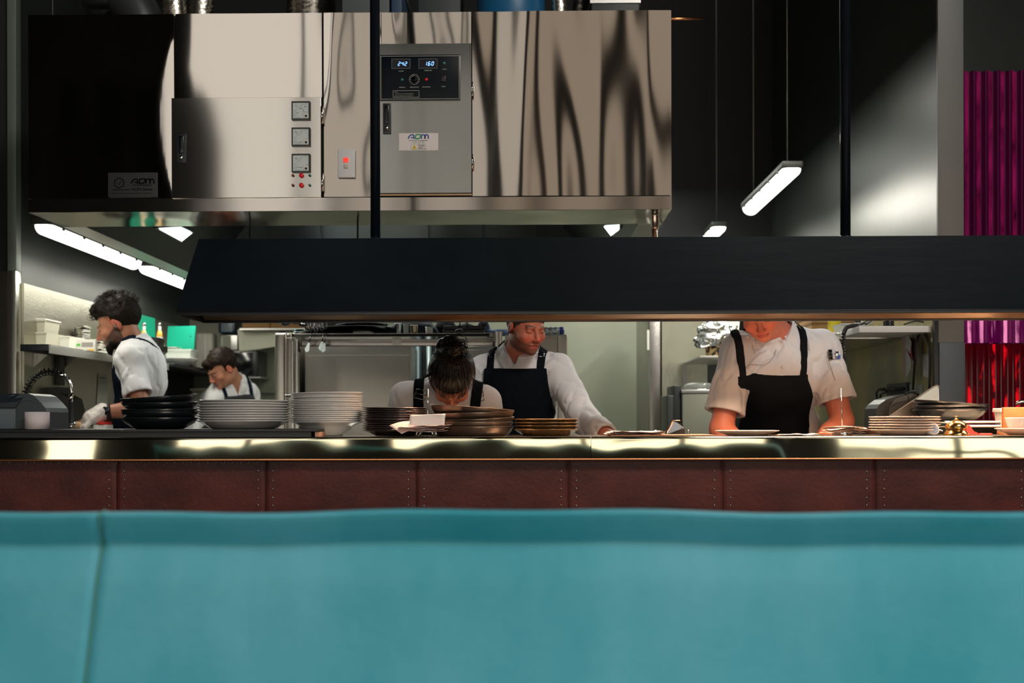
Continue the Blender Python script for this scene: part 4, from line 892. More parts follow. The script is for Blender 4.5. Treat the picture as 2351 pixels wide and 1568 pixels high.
def coil(b,path,r,w,turns,n=12):
    N_=turns*n; p=resample(path,N_); out=[]
    for i in range(N_):
        t=(p[min(i+1,N_-1)]-p[max(i-1,0)]).normalized(); u=Vector((0,1,0)); u=(u-t*u.dot(t)).normalized(); v=t.cross(u); a_=2*PI*i/n
        out.append(p[i]+(u*math.cos(a_)+v*math.sin(a_))*r)
    b.tube(out,w,6)
MB().tube(resample(hose,40),.006,8).build('hose',RUB,tap)
b=MB(); coil(b,hose,.017,.003,16); b.build('spring',mat('spring_dark',(.05,.05,.05),.3,.8),tap)
b=MB(); b.tube([P(x,y,Yt-.05) for x,y in ((140,935),(146,950),(149,968),(150,985))],.003,8); b.tube([P(x,y,Yt-.05) for x,y in ((150,974),(172,974))],.004,8); b.ball(P(171,973,Yt-.05),.009); b.build('lever',CHROME,tap)
sk=thing('sink_bench','stainless sink bench along the kitchen wall beneath the spring tap','bench',(WXL+.35,5.75,0))
MB().box((WXL+.013,5.2,.86),(WXL+.60,5.50,.898),.004).build('bench_top',STEEL,sk); MB().box((WXL+.013,5.501,.86),(WXL+.28,6.7,.898),.004).build('narrow_top',STEEL,sk)
for yy,xx_ in ((5.22,.5),(6.6,.22)): 
    MB().box((WXL+xx_,yy,0),(WXL+xx_+.03,yy+.03,.859)).build('leg',STEELD,sk)
Yk=5.7; kc=P(105,HY,Yk)
eq=thing('dish_sprayer_machine','dark hooded machine on the sink bench behind the arched tap hose','machine',(kc.x,Yk+.1,.9)); DM=mat('machine_dark',(.03,.033,.033),.4)
b=MB(); b.prism([P(92,983,Yk),P(92,900,Yk),P(96,890,Yk),P(133,888,Yk),P(136,903,Yk),P(160,915,Yk),P(165,935,Yk),P(172,960,Yk),P(172,983,Yk)],(0,.16,0)); b.build('casing',DM,eq)
b=MB(); b.prism([P(92,900,Yk-.004),P(130,920,Yk-.004),P(165,945,Yk-.004),P(165,950,Yk-.004),P(120,950,Yk-.004),P(92,930,Yk-.004)],(0,.003,0)); b.build('side_plate',mat('machine_plate',(.09,.09,.08),.4),eq)
MB().box((P(92,0,Yk).x,Yk,.899),(P(172,0,Yk).x,Yk+.16,P(0,983.5,Yk).z)).build('stand',DM,eq)
b=MB(); b.tube([P(84+8*math.cos(t),893+8*math.sin(t),Yk-.03) for t in np.linspace(0,2*PI,20)],.004,6); b.tube([P(92,895,Yk-.03),P(98,900,Yk-.0)],.004,6); b.build('cable_loop',RUB,eq)
# wire mesh basket at the bench
wb=thing('wire_basket','black wire basket on the sink bench beneath the tap lever','basket',(P(134,HY,5.3).x,5.3,.9))
b=MB()
for i in range(6):
    a_=i*PI/3; b.tube([P(134+14*math.cos(a_),952,5.3)+Vector((0,.05*math.sin(a_),0)),P(134+10*math.cos(a_+.7),972,5.3)+Vector((0,.05*math.sin(a_+.7),0)),P(134+12*math.cos(a_+1.4),992,5.3)+Vector((0,.05*math.sin(a_+1.4),0)),Vector((P(134,0,5.3).x,5.3,.902))],.0022,6)
b.build('wires',RUB,wb); b=MB(); b.tube([P(118+32*i/10,951,5.3) for i in range(11)],.003,6); b.build('top_bar',STEELD,wb)
# pale notice / box on wall under the shelf
nt=thing('wall_notice','long pale paper notice on the stainless wall under the shelf','notice',(WXL+.02,6.4,1.2))
q=[PP(x,y,(WXL+.0145,0,0),(1,0,0)) for x,y in ((225,858),(247,860),(245,952),(221,946))]
MB().prism(q,(.001,0,0)).build('paper',mat('notice_paper',(.40,.40,.34),.7),nt)
q=[PP(x,y,(WXL+.0165,0,0),(1,0,0)) for x,y in ((229,866),(243,867),(243,869),(229,868))]; MB().prism(q,(.0004,0,0)).build('heading',INK,nt)
# switch box & conduit
cd=MB(); xw=WXL+.025; a0=PP(138,812,(xw,0,0),(1,0,0)); a1=PP(139,885,(xw,0,0),(1,0,0)); cd.box((xw-.011,a0.y-.03,a1.z),(xw+.011,a0.y+.03,a0.z)); tag(cd.build('conduit',mat('conduit_dark',(.05,.05,.05),.5)),'dark vertical conduit on the stainless wall under the shelf','conduit')
# bottles, scale, boards near the corner
def bottle(px,Y,lab):
    c=P(px,HY,Y); z=ZS; H=P(0,743,Y).z-z; r=S(12,Y); t=thing('sauce_bottle',lab,'bottle',(c.x,Y,z),'yellow-collared bottles on the shelf')
    MB().lathe([(0,0),(r,0),(r*1.02,.01),(r,H*.42),(r*.55,H*.68),(r*.32,H*.8),(r*.30,H*.93),(0,H*.93)],(c.x,Y,z),24).build('glass',mat('bottle_glass',(.55,.56,.52),.15,alpha=1),t)
    MB().lathe([(r*.60,H*.66),(r*.62,H*.665),(r*.37,H*.80),(r*.34,H*.80)],(c.x,Y,z),24,closed=True).build('yellow_collar',mat('collar_yellow',(.75,.42,.05),.5),t)
    MB().lathe([(0,H*.931),(r*.34,H*.931),(r*.34,H),(0,H)],(c.x,Y,z),20).build('cap',mat('cap_silver',(.5,.5,.5),.3,1),t)
bottle(331,6.6,'clear bottle with a yellow collar, the one directly behind the bearded chef'); bottle(367,6.75,'clear bottle with a yellow collar, the one nearer the green cutting board')
sc=thing('mixer','black countertop mixer on the shelf behind the bearded chef','mixer',(P(350,HY,6.4).x,6.45,ZS))
b=MB(); q=[P(326,773,6.4),P(364,775,6.4),P(364,792,6.4),P(372,794,6.4),P(372,806,6.4),P(362,815,6.4),P(345,812,6.4),P(330,795,6.4)]; b.prism(q,(0,.10,0)); b.build('casing',mat('mixer_black',(.01,.01,.01),.25),sc); MB().box((P(345,0,6.4).x,6.4,ZS),(P(362,0,6.4).x,6.5,P(0,813,6.4).z)).build('foot',BLACKP,sc)
# green boards
GBM=mat('green_board',(.0,.46,.30),.45); 
gb=thing('cutting_board','bright green cutting board leaning upright at the end of the shelf','cutting board',(P(415,HY,7.5).x,7.5,ZS))
Yg=7.45; sk_=.004
b=MB(); b.prism([P(381,826,Yg),P(443,827,Yg),P(449,748,Yg),P(386,749,Yg)],(0,.018,0)); b.build('board_face',GBM,gb); b=MB(); b.lathe([(0,0),(.006,0),(.006,-.001),(0,-.001)],P(437,772,Yg-.0005),16,'Y'); b.build('hang_hole',mat('hole_green',(.0,.2,.14),.5),gb)
g2=thing('cutting_board','green cutting board leaning on the splashback between the yellow-collared bottles','cutting board',(WXL+.03,6.55,ZS))
q=[PP(x,y,(WXL+.035,0,0),(1,0,0)) for x,y in ((300,815),(352,812),(352,731),(300,717))]; q[0].z=q[1].z=ZS+.001
MB().prism(q,(.012,0,0)).build('board_face',mat('green_board_dark',(.0,.22,.13),.4),g2)
PLC=mat('clear_tub',(.62,.66,.60),.3); FD=mat('food_beige',(.62,.42,.24),.8,bump=(60,.004,(1,1,1)))
tub('food_tub','clear tub of beige food in front of the green cutting board','tub',379,438,7.15,ZS+.052,S(18,7.15),PLC,.14,lid=mat('tub_lid_clear',(.60,.62,.56),.3),fill=FD)
dish('serving_bowl',thick([(0,0),(.055,0),(.10,.03),(.125,.048)],.003),WC,(P(405,HY,7.1).x,7.15,ZS),'white bowl under the food tub in front of the green cutting board','bowl')
tub('small_clear_tub','small clear tub nearest the mixer, in front of the green cutting board','tub',377,405,7.33,ZS+.10,S(13,7.3),PLC,.1)
dish('white_saucepan_lid',thick([(0,0),(.04,0),(.05,.09),(.052,.10)],.003),WC,(P(391,HY,7.33).x,7.38,ZS),'white beaker under the small clear tub','beaker')
# back wall items (coolroom wall at YB)
yw=YB-.003
def wallbox(name,lab,cat,px0,px1,py0,py1,d,m,part='casing',bev=.006,Yf=None):
    Yf=Yf or YB-d-.002; a_=P(px0,py1,Yf); b_=P(px1,py0,Yf); t=thing(name,lab,cat,((a_.x+b_.x)/2,Yf+d/2,a_.z)); MB().box((a_.x,Yf,a_.z),(b_.x,Yf+d,b_.z),bev).build(part,m,t); return t,Yf
t,Yf=wallbox('soap_dispenser','white soap dispenser on the cream wall beside the green cutting board','dispenser',448,489,763,852,.11,mat('dispenser_white',(.55,.53,.47),.4),bev=.02)
b=MB(); b.lathe([(0,0),(.012,0),(.012,-.004),(0,-.006)],P(458,771,Yf-.0005),16,'Y'); b.build('button',PLW,t); MB().box(tuple(P(456,851,Yf-.02)),tuple(P(474,846,Yf-.001)),.003).build('spout',mat('dispenser_grey',(.2,.2,.18),.4),t)
b=MB(); a_=P(470,845,Yf-.0015); b.box((a_.x,Yf-.0015,a_.z),(a_.x+.008,Yf-.0002,P(0,768,Yf).z)); b.build('ridge',PLW,t)
t,Yf=wallbox('water_filter','dark blue water filter canister hung on the cream wall','filter',500,543,722,765,.12,mat('filter_blue',(.02,.045,.07),.3),bev=.02)
MB().cyl(P(521,765,Yf+.05),P(521,771,Yf+.05),.012,12).build('outlet',BLACKP,t); a_=P(508,762,Yf-.004); c_=P(534,724,Yf-.001); MB().box(tuple(a_),tuple(c_),.003).build('sight_glass',mat('filter_pale',(.16,.22,.26),.3),t)
t,Yf=wallbox('towel_dispenser','grey steel towel dispenser on the cream wall beneath the water filter','dispenser',505,546,768,804,.10,STEELD); MB().box(tuple(P(512,801,Yf-.003)),tuple(P(530,771,Yf-.0005))).build('front_plate',CREAM,t)
t,Yf=wallbox('wall_oven','dark glass-fronted oven against the cream wall behind the chef with glasses','oven',480,592,804,866,.28,mat('oven_dark',(.008,.011,.011),.25))
MB().box(tuple(P(586,862,Yf-.012)),tuple(P(589,808,Yf-.001)),.002).build('handle',mat('oven_handle',(.03,.04,.04),.3),t); MB().box(tuple(P(520,860,Yf-.004)),tuple(P(580,810,Yf-.0005)),.001).build('glass',mat('oven_glass',(.003,.004,.005),.12),t)
wb_=thing('oven_bracket_shelf','steel shelf holding the dark oven against the cream wall','shelf',(P(540,HY,YB-.15).x,YB-.15,P(0,868,YB-.28).z)); zz=P(0,866,YB-.282).z-.002
MB().box((P(476,0,YB-.29).x,YB-.29,zz-.01),(P(597,0,YB-.29).x,YB-.003,zz)).build('board',STEELD,wb_)
# hanging paper sheet
b=MB(); Yq=YB-.30
def pf(u,v):
    top=P(545+97*u,757+2*u,Yq); bot=P(549+93*u,808-12*u,Yq); p=top*(1-v)+bot*v; return (p.x,Yq+.03*math.sin(u*3+v)-.02*v,p.z)
b.grid(pf,14,8); o=b.build('hanging_cloth',mat('sheet_cream',(.50,.50,.40),.8)); o.modifiers.new('s','SOLIDIFY').thickness=.002; tag(o,'cream paper sheet hanging off the cardboard boxes on the cream wall','sheet')
# cardboard boxes on a high shelf
CARD=mat('cardboard',(.26,.13,.04),.7,bump=(40,.0006,(1,1,6)))
zq=P(0,756,YB-.34).z
hs=thing('high_shelf','thin shelf on the cream wall carrying two cardboard boxes','shelf',(P(620,HY,YB-.2).x,YB-.2,zq-.012))
MB().box((P(548,0,YB-.36).x,YB-.36,zq-.012),(P(700,0,YB-.36).x,YB-.003,zq-.001)).build('board',STEELD,hs)
for a_,b_,l in ((557,620,'plain brown cardboard box on the high shelf, the one over the hanging sheet'),(622,695,'plain brown cardboard box on the high shelf, the one behind the ladles')):
    t=thing('cardboard_box',l,'box',(P((a_+b_)/2,HY,YB-.33).x,YB-.2,zq)); x0,x1=P(a_,HY,YB-.33).x,P(b_,HY,YB-.33).x; MB().box((x0,YB-.33,zq),(x1,YB-.05,zq+.22),.002).build('carton',CARD,t); MB().box(((x0+x1)/2-.02,YB-.332,zq+.05),((x0+x1)/2+.02,YB-.3302,zq+.221)).build('tape',mat('tape_tan',(.33,.2,.09),.35),t)
# a thin rail / skirting line on the wall
struct(B(tuple(P(592,904,YB-.012)),tuple(P(1000,901,YB-.002))).build('trim_6',mat('trim_dark_green',(.10,.12,.09),.6)))
# pale sacks under black panel
t,Yf=wallbox('ingredient_bin','pale upright bin in the corner behind the chef with glasses','bin',438,482,895,985,.3,mat('bin_pale',(.42,.43,.33),.6),Yf=7.75,bev=.02); MB().box(tuple(P(436,897,7.74)),tuple(P(484,892,7.76)+Vector((0,.3,0))),.004).build('lid',mat('bin_lid',(.5,.5,.4),.5),t)
# ================================================================ middle: steel rack, ovens
Yr=5.35; RK=steel('rack_steel',(.55,.53,.48),.22,(30,1,1))
fr=thing('steel_fridge','tall stainless fridge standing behind the white bowl stacks','fridge',(P(650,HY,5.75).x,6.05,0))
x0,x1=P(632,HY,5.75).x,P(668,HY,5.75).x; zf_=P(0,769,5.75).z
MB().box((x0,5.76,.1),(x1+.03,6.4,zf_),.004).build('cabinet',steel('fridge_steel',(.42,.40,.35),.3),fr)
MB().box((x0,5.745,.12),(P(650,0,5.745).x,5.759,zf_-.003),.002).build('door',steel('fridge_door',(.5,.47,.41),.25),fr); MB().box((P(655,0,5.745).x,5.745,.12),(x1+.03,5.759,zf_-.003),.002).build('door',steel('fridge_door',(0,0,0)),fr)
b=MB(); b.box((x0,5.76,zf_),(x1+.03,6.4,zf_+.006)); b.build('top_trim',CHROME,fr)
for k_ in (0,1): MB().cyl((x0+.03+k_*.05,5.85,0),(x0+.03+k_*.05,5.85,.1),.02,10).build('foot',BLACKP,fr)
b=MB(); a_=P(654,908,5.73); c_=P(667,908,5.73); b.cyl(a_,c_,.006,10); b.build('handle',CHROME,fr)
rk=thing('steel_rack','stainless gantry shelf on upright posts across the cooking line','rack',(P(905,HY,Yr).x,Yr+.2,0))
xr0,xr1=P(663,HY,Yr).x,P(1138,HY,Yr).x; zr0=P(0,773,Yr).z
zrk=P(0,768,Yr).z
b=MB(); b.box((xr0,Yr,zrk-.004),(xr1,Yr+.37,zrk)); b.build('shelf_board',RK,rk)
b=MB(); b.box((P(668,0,Yr).x,Yr-.012,P(0,776,Yr).z),(P(1122,0,Yr).x,Yr-.001,P(0,770,Yr).z)); b.build('front_rail',mat('rail_dark',(.03,.03,.03),.2,.8),rk)
def sq(px,py0,py1,w,name,m,hollow=True):
    b=MB(); c=P(px,HY,Yr-.02).x; z0_,z1_=P(0,py1,Yr-.02).z,P(0,py0,Yr-.02).z; h=S(w/2,Yr); t=.003
    b.box((c-h,Yr-.035,z0_),(c+h,Yr-.0125,z0_+t)); b.box((c-h,Yr-.035,z1_-t),(c+h,Yr-.0125,z1_)); b.box((c-h,Yr-.035,z0_+t),(c-h+t,Yr-.0125,z1_-t)); b.box((c+h-t,Yr-.035,z0_+t),(c+h,Yr-.0125,z1_-t)); b.build(name,m,rk)
sq(664.5,766,779,14,'tube_end',RK); sq(1127,764,779,15,'tube_end',CHROME)
b=MB(); b.box((P(680,0,Yr).x,Yr+.01,P(0,797,Yr).z),(P(1138,0,Yr).x,Yr+.04,P(0,781,Yr).z),.002); b.build('lower_beam',steel('beam_steel',(.36,.33,.31),.25,(30,1,1)),rk)
b=MB(); b.box((P(898,0,Yr).x,Yr+.004,P(0,796,Yr).z),(P(919,0,Yr).x,Yr+.0095,P(0,777,Yr).z)); b.build('joining_plate',RK,rk)
for px,w in ((671,7),(681,8),(1142,8),(1150,7)):
    b=MB(); c=P(px,HY,Yr).x; h=S(w/2,Yr); b.box((c-h,Yr+.0,.0),(c+h,Yr+.03,P(0,779 if px<700 else 764,Yr).z),.002); b.build('upright_post',RK,rk)
for px in (686,1134):
    b=MB(); c=P(px,HY,Yr-.01); b.tube([P(px,784,Yr-.01),P(px,806,Yr-.01),P(px+4,808,Yr-.01)],.004,8); b.ball(P(px+1,803,Yr-.014),.006,5); b.build('hook',RUB,rk)
# oven cabinets behind the rack
OV=mat('oven_steel',(.45,.42,.37),.33,.85,bump=(5,.001,(1,1,1)),var=((.52,.49,.44),1.2,(1,1,1),.3,.7))
def cab(px0,px1,Y,py,lab,name='oven_cabinet',m=OV,depth=.7,door=True):
    x0,x1=P(px0,HY,Y).x,P(px1,HY,Y).x; z=P(0,py,Y).z; t=thing(name,lab,'oven',((x0+x1)/2,Y+depth/2,0))
    MB().box((x0,Y,.1),(x1,Y+depth,z),.004).build('cabinet',m,t); MB().box((x0+.03,Y+.03,0),(x1-.03,Y+depth-.03,.099)).build('plinth',BLACKP,t)
    return t,x0,x1,z
t,x0,x1,z=cab(700,944,5.85,796,'wide plain stainless oven cabinet behind the stacks of white bowls')
MB().box((x0+.01,5.8465,.2),(x1-.01,5.849,z-.05),.0004).build('door',OV,t)
t,x0,x1,z=cab(1052,1160,5.9,798,'narrow stainless cabinet behind the woman with the hair bun'); MB().box((x0+.008,5.893,.2),(x1-.008,5.899,z-.02),.002).build('door',OV,t)
t,x0,x1,z=cab(1160,1302,5.6,772,'stainless cabinet behind the capped chef',depth=.6); MB().box((x0+.01,5.592,.2),(P(1277,0,5.6).x,5.599,z-.018),.002).build('door',OV,t); MB().box((P(1279,0,5.6).x,5.592,.2),(x1,5.599,z-.003),.002).build('side_panel',OV,t)
b=MB(); b.ball(P(1299,836,5.59),.006,6); b.build('latch',CHROME,t)
# tall dark items between the ovens: hanging strip and white jug
dk=thing('dark_gas_column','dark recess column with pipes between the two oven cabinets','pipes',(P(1000,HY,6.2).x,6.2,0))
MB().box((P(940,0,6.25).x,6.25,0),(P(1060,0,6.25).x,6.3,P(0,770,6.25).z)).build('back_plate',mat('recess_dark',(.015,.022,.024),.4),dk)
for px,w,m_ in ((960,16,mat('pipe_bluegrey',(.09,.12,.13),.3,.6)),(985,12,mat('pipe_pale',(.28,.33,.32),.3,.5)),(1004,8,BLACKP),(1030,12,mat('pipe_bluegrey',(0,0,0)))):
    c=P(px,HY,6.2).x; MB().cyl((c,6.2,0),(c,6.2,P(0,772,6.2).z),S(w/2,6.2),14).build('pipe',m_,dk)
# ---- on top of the rack
ZR=zrk+.001
def flatpan(px0,px1,Y,z,lab,tilt=0,h=.012):
    c=P((px0+px1)/2,HY,Y).x; r=S((px1-px0)/2,Y); o=dish('pizza_tray',thick([(0,0),(r*.9,0),(r*.97,h*.6),(r,h)],.002),mat('tray_black_steel',(.03,.032,.034),.25,.8),(c,Y,z),lab,'tray'); o.rotation_euler=(0,tilt,0)
flatpan(683,812,Yr+.16,ZR+.002,'round black tray on the gantry shelf, bottom one of three, nearest the hanging cutlery')
flatpan(700,900,Yr+.17,ZR+.018,'round black tray on the gantry shelf, the wide tilted middle one',-.035)
flatpan(770,892,Yr+.17,ZR+.040,'round black tray on the gantry shelf, topmost of three',-.02)
def glasst(px0,px1,Y,z,n,lab):
    c=P((px0+px1)/2,HY,Y).x; r=S((px1-px0)/2,Y); root=None
    for i in range(n):
        l=lab.replace('#',ORD[n-1-i] if i else 'bottom one'); p=(c,Y,z+.011*i)
        if root is None: root=dish('steel_saucer',thick([(0,0),(r*.7,0),(r*.95,.008),(r,.010)],.0015),mat('lid_bright',(.6,.68,.68),.12,1),p,l,'lid','small bright lids on the gantry shelf')
        else: q=copy_tree(root); q['label']=l; q.location=p
glasst(673,710,Yr+.32,ZR,4,'small bright steel lid, # in the pile beside the hanging utensils')
# utensils bunch (hung from bar) and ladles
rb=thing('utensil_rail','thin steel rail on two hooks under the hood, holding ladles','rail',(P(650,HY,5.0).x,5.0,P(0,690,5.0).z)); zra=P(0,690,5.0).z
MB().cyl((P(560,0,5.0).x,5.0,zra),(P(830,0,5.0).x,5.0,zra),.006,10).build('bar',CHROME,rb)
for px in (572,820): MB().cyl((P(px,0,5.0).x,5.0,zra),(P(px,0,5.0).x,5.0,zb0+.01),.004,8).build('hanger',CHROME,rb)
LC=mat('ladle_steel',(.55,.57,.6),.12,1)
def ladle(px,py,r,lab,rot=0):
    c=P(px,py,5.0); rr=S(r,5.0); t=thing('ladle',lab,'ladle',(c.x,5.0,c.z)); 
    MB().lathe([(0,-rr*.8)]+[(rr*math.sin(a_),-rr*.8*math.cos(a_)) for a_ in np.linspace(.15,PI/2,8)]+[(rr*.93*math.sin(a_),-rr*.73*math.cos(a_)) for a_ in np.linspace(PI/2,0.1,8)]+[(0,-rr*.73)],(c.x,4.985,c.z),24,rot=Matrix.Rotation(.3,3,'X')).build('cup',LC,t)
    MB().tube([(c.x,5.01,c.z-.01),(c.x,5.012,(c.z+zra)/2),(c.x,5.0,zra+.004),(c.x,4.992,zra+.012),(c.x,4.984,zra)],.0032,8).build('handle',LC,t)
for i,(px,py,r) in enumerate(((572,732,13),(594,728,11),(638,731,13),(657,738,14),(680,735,13),(697,741,13))): ladle(px,py,r,'hanging steel ladle, %s of the six counted from the black canopy end'%['first','second','third','fourth','fifth','sixth'][i])
# bunch of tongs & spoons in a holder
tg=['first','second','third','fourth','fifth','sixth','seventh']
for i,(px,y1,dx) in enumerate(((706,757,-2),(711,762,1),(717,759,0),(722,764,3),(728,757,-2),(735,760,3),(741,756,5))):
    p0=P(px,700,5.02); p1=P(px+dx,y1,5.02); t=thing('tongs',"steel tongs hanging in the tight bunch, %s of seven counted from the ladles"%tg[i],'tongs',(p0.x,5.02,p1.z))
    for s in (-1,1): MB().tube([(p0.x,5.02,zra+.006),(p0.x+s*.004,5.02+.004*s,(p0.z+p1.z)/2),(p1.x+s*.009,5.02,p1.z+.02),(p1.x+s*.003,5.02,p1.z)],[.003,.004,.005,.003],8).build('arm',LC,t)
# cutlery poking below the rack
for i,(x0_,y0_,x1_,y1_) in enumerate(((716,778,703,809),(744,778,735,805),(749,780,741,809))):
    a_=P(x0_,y0_-14,Yr-.045); c_=P(x1_,y1_,Yr-.045); t=thing('spatula','small steel spatula hanging below the gantry shelf, %s of three from the fridge'%tg[i],'utensil',(c_.x,Yr-.03,c_.z))
    MB().tube([a_,a_.lerp(c_,.5)],.0035,8).build('handle',LC,t); b=MB(); d=(c_-a_).normalized(); n_=Vector((d.z,0,-d.x)); q=[a_.lerp(c_,.5)-n_*.004,a_.lerp(c_,.5)+n_*.004,c_.lerp(a_,.12)+n_*.011,c_,c_.lerp(a_,.12)-n_*.011]; b.prism(q,(0,.0015,0)); b.build('blade',mat('spatula_pale',(.6,.7,.68),.2,.6),t)
tub('steel_insert','steel gastro tray with a white cloth in it on the gantry shelf','tray',735,803,Yr+.26,ZR+.055,.028,RK,.14,fill=None)
tub('tray_riser','low steel riser under the gastro tray on the gantry shelf','riser',742,796,Yr+.27,ZR,.053,STEELD,.12)
t=thing('folded_cloth','bright white folded cloth sitting in the gastro tray','cloth',(P(775,HY,Yr+.3).x,Yr+.33,ZR+.0585))
b=MB(); b.box((P(770,0,Yr+.3).x,Yr+.285,ZR+.0595),(P(791,0,Yr+.3).x,Yr+.385,ZR+.10),.006); b.build('fold',mat('cloth_bright',(.82,.82,.76),.8),t); b=MB(); b.prism([P(791,738,Yr+.3),P(804,733,Yr+.3),P(800,748,Yr+.3),P(791,749,Yr+.3)],(0,.06,0)); b.build('corner',mat('cloth_pale',(.5,.56,.6),.8),t)
# dark cloth heaps on the rack
def heap(name,pts,Y,d,m,lab,cat,seed=0,base=None):
    base=base if base is not None else ZR
    xs=[P(p[0],p[1],Y) for p in pts]; b=MB(); n=40
    def top(u):
        f=u*(len(xs)-1); i=min(int(f),len(xs)-2); t=f-i; t=t*t*(3-2*t); return xs[i].lerp(xs[i+1],t)
    def fn(u,v):
        p=top(u); a_=PI*v; h=max(p.z-base,.004); return (p.x+.006*noise.noise(Vector((u*9,v*5,seed))),Y+d/2-math.cos(a_)*d/2,base+h*(max(0,math.sin(a_))**.45)*(1+.10*noise.noise(Vector((u*7,v*4,seed)))))
    b.grid(fn,n,20); o=b.build(name,m); tag(o,lab,cat); return o
heap('dark_cloth',[(842,768),(870,752),(905,738),(930,731),(960,730),(985,735),(1000,750),(1010,767)],Yr+.18,.26,mat('heap_navy',(.012,.02,.03),.9,bump=(50,.003,(1,1,1))),'long heap of dark navy cloth on the gantry shelf','cloth')
heap('oven_glove',[(990,765),(1002,733),(1020,729),(1036,731),(1045,745),(1070,738),(1090,745),(1098,766)],Yr+.26,.2,mat('heap_black',(.006,.008,.009),.9,bump=(60,.004,(1,1,1))),'black crumpled oven glove behind the handled black tray','glove',3)
def beaker(px,w,py,Y,lab,m): 
    c=P(px,HY,Y).x; r=S(w/2,Y); h=P(0,py,Y).z-ZR; dish('steel_beaker',thick([(0,0),(r*.8,0),(r*.85,.003),(r,h)],.002),m,(c,Y,ZR),lab,'beaker')
beaker(915,18,747,Yr+.08,'steel beaker on the gantry shelf, first of three beside the black trays',LC); beaker(933,13,749,Yr+.02,'pale beaker on the gantry shelf, the narrow middle one',mat('beaker_pale',(.5,.6,.6),.3)); beaker(951,19,751,Yr+.03,'steel beaker on the gantry shelf, the one nearest the black tray with a handle',mat('beaker_gold',(.55,.5,.38),.2,1))
jg=thing('white_jug','white lidded plastic jug behind the gantry shelf above the dark recess','jug',(P(986,HY,Yr+.1).x,Yr+.06,ZR)); c=P(986,HY,Yr+.06); 
MB().lathe([(0,0),(.014,0),(.017,.004),(.018,.022),(.015,.026),(.0,.026)],(c.x,Yr+.06,ZR),20).build('body',PLW,jg); MB().lathe([(0,.0265),(.019,.0265),(.019,.033),(0,.033)],(c.x,Yr+.06,ZR),20).build('lid',PLW,jg)
bt_=thing('grill_press','black slotted grill tray with an arched wire handle on the gantry shelf','grill tray',(P(1063,HY,Yr+.04).x,Yr+.04,ZR)); Ym=Yr+.03
MB().box((P(1014,0,Ym).x,Ym,ZR),(P(1110,0,Ym).x,Ym+.14,P(0,760,Ym).z),.003).build('lower_tray',BLACKP,bt_); MB().box((P(1016,0,Ym).x,Ym+.002,P(0,759.5,Ym).z),(P(1112,0,Ym).x,Ym+.13,P(0,751,Ym).z),.003).build('upper_tray',mat('tray_speckle',(.018,.016,.016),.35,bump=(200,.001,(1,1,1))),bt_)
b=MB(); b.tube([P(x,y,Ym-.005) for x,y in ((1055,752),(1056,740),(1060,735),(1068,735),(1072,740),(1073,752))],.0035,8); b.build('handle',mat('wire_dark',(.08,.09,.1),.2,1),bt_); b=MB(); b.tube([P(x,y,Ym-.012) for x,y in ((1045,763),(1047,757),(1060,755),(1063,760))],.0025,8); b.build('wire_clip',CHROME,bt_)
# film rolls, behind cap chef
Yf=5.65; zc_=P(0,772,5.6).z+.001
fl=thing('cling_film_roll','blue cling film roll lying end-on beside the grill tray','film roll',(P(1110,HY,5.5).x,5.5,ZR)); c=P(1110,749,Yr+.1); rr=S(13,Yr+.1)
MB().lathe([(rr*.5,0),(rr,0),(rr,-.25),(rr*.5,-.25)],c,28,'Y',closed=True).build('film',mat('film_blue',(.10,.15,.32),.25),fl); MB().lathe([(rr*.42,-.001),(rr*.5,-.001),(rr*.5,-.249),(rr*.42,-.249)],c,20,'Y',closed=True).build('core',mat('core_grey',(.3,.3,.3),.6),fl)
b=MB(); b.prism([c+Vector((-rr*1.0,.0,rr*.1)),c+Vector((-.065,0,-rr*.55)),c+Vector((-.065,0,-rr*.9)),c+Vector((-rr*.6,0,-rr*.8))],(0,.2,0)); b.build('loose_film',mat('film_pale',(.2,.26,.42),.25),fl)
cr_=thing('paper_towel_roll','pale blue checked roll lying behind the head of the capped chef','roll',(P(1140,HY,5.75).x,5.75,zc_)); q0,q1=P(1112,761,5.72),P(1172,756,5.72); r_=S(8,5.72)
q0.z=q1.z=zc_+r_
MB().cyl(q0,q1,r_,20).build('paper',mat('towel_blue',(.28,.34,.48),.7,var=((.12,.2,.45),30,(1,1,1),.5,.6)),cr_); MB().cyl(q0-Vector((.002,0,0)),q0+Vector((-.0005,0,0)),r_*.4,14).build('core',mat('core_grey',(0,0,0)),cr_)
fo=thing('foil_bag','clear plastic wrap bundle with a dark blue end, behind the face of the capped chef','roll',(P(1275,HY,5.7).x,5.7,zc_)); r_=S(10.5,5.7); a_=P(1240,760,5.7); c_=P(1296,760,5.7); a_.z=c_.z=zc_+r_; a_.y=c_.y=5.72
b=MB(); pts=[a_.lerp(c_,i/14) for i in range(12)]; b.tube(pts,[r_*(1+.12*math.sin(i*2.3)) *.92 for i in range(12)],18); b.build('wrap',mat('wrap_clear',(.62,.66,.66),.12,.7,bump=(60,.006,(1,1,1))),fo)
b=MB(); b.cyl(a_.lerp(c_,.80),a_.lerp(c_,.96),r_,20); b.build('blue_band',mat('band_blue',(.03,.05,.28),.2),fo); b=MB(); b.cyl(a_.lerp(c_,.961),a_.lerp(c_,1),r_*.7,20); b.build('end_cap',LC,fo)
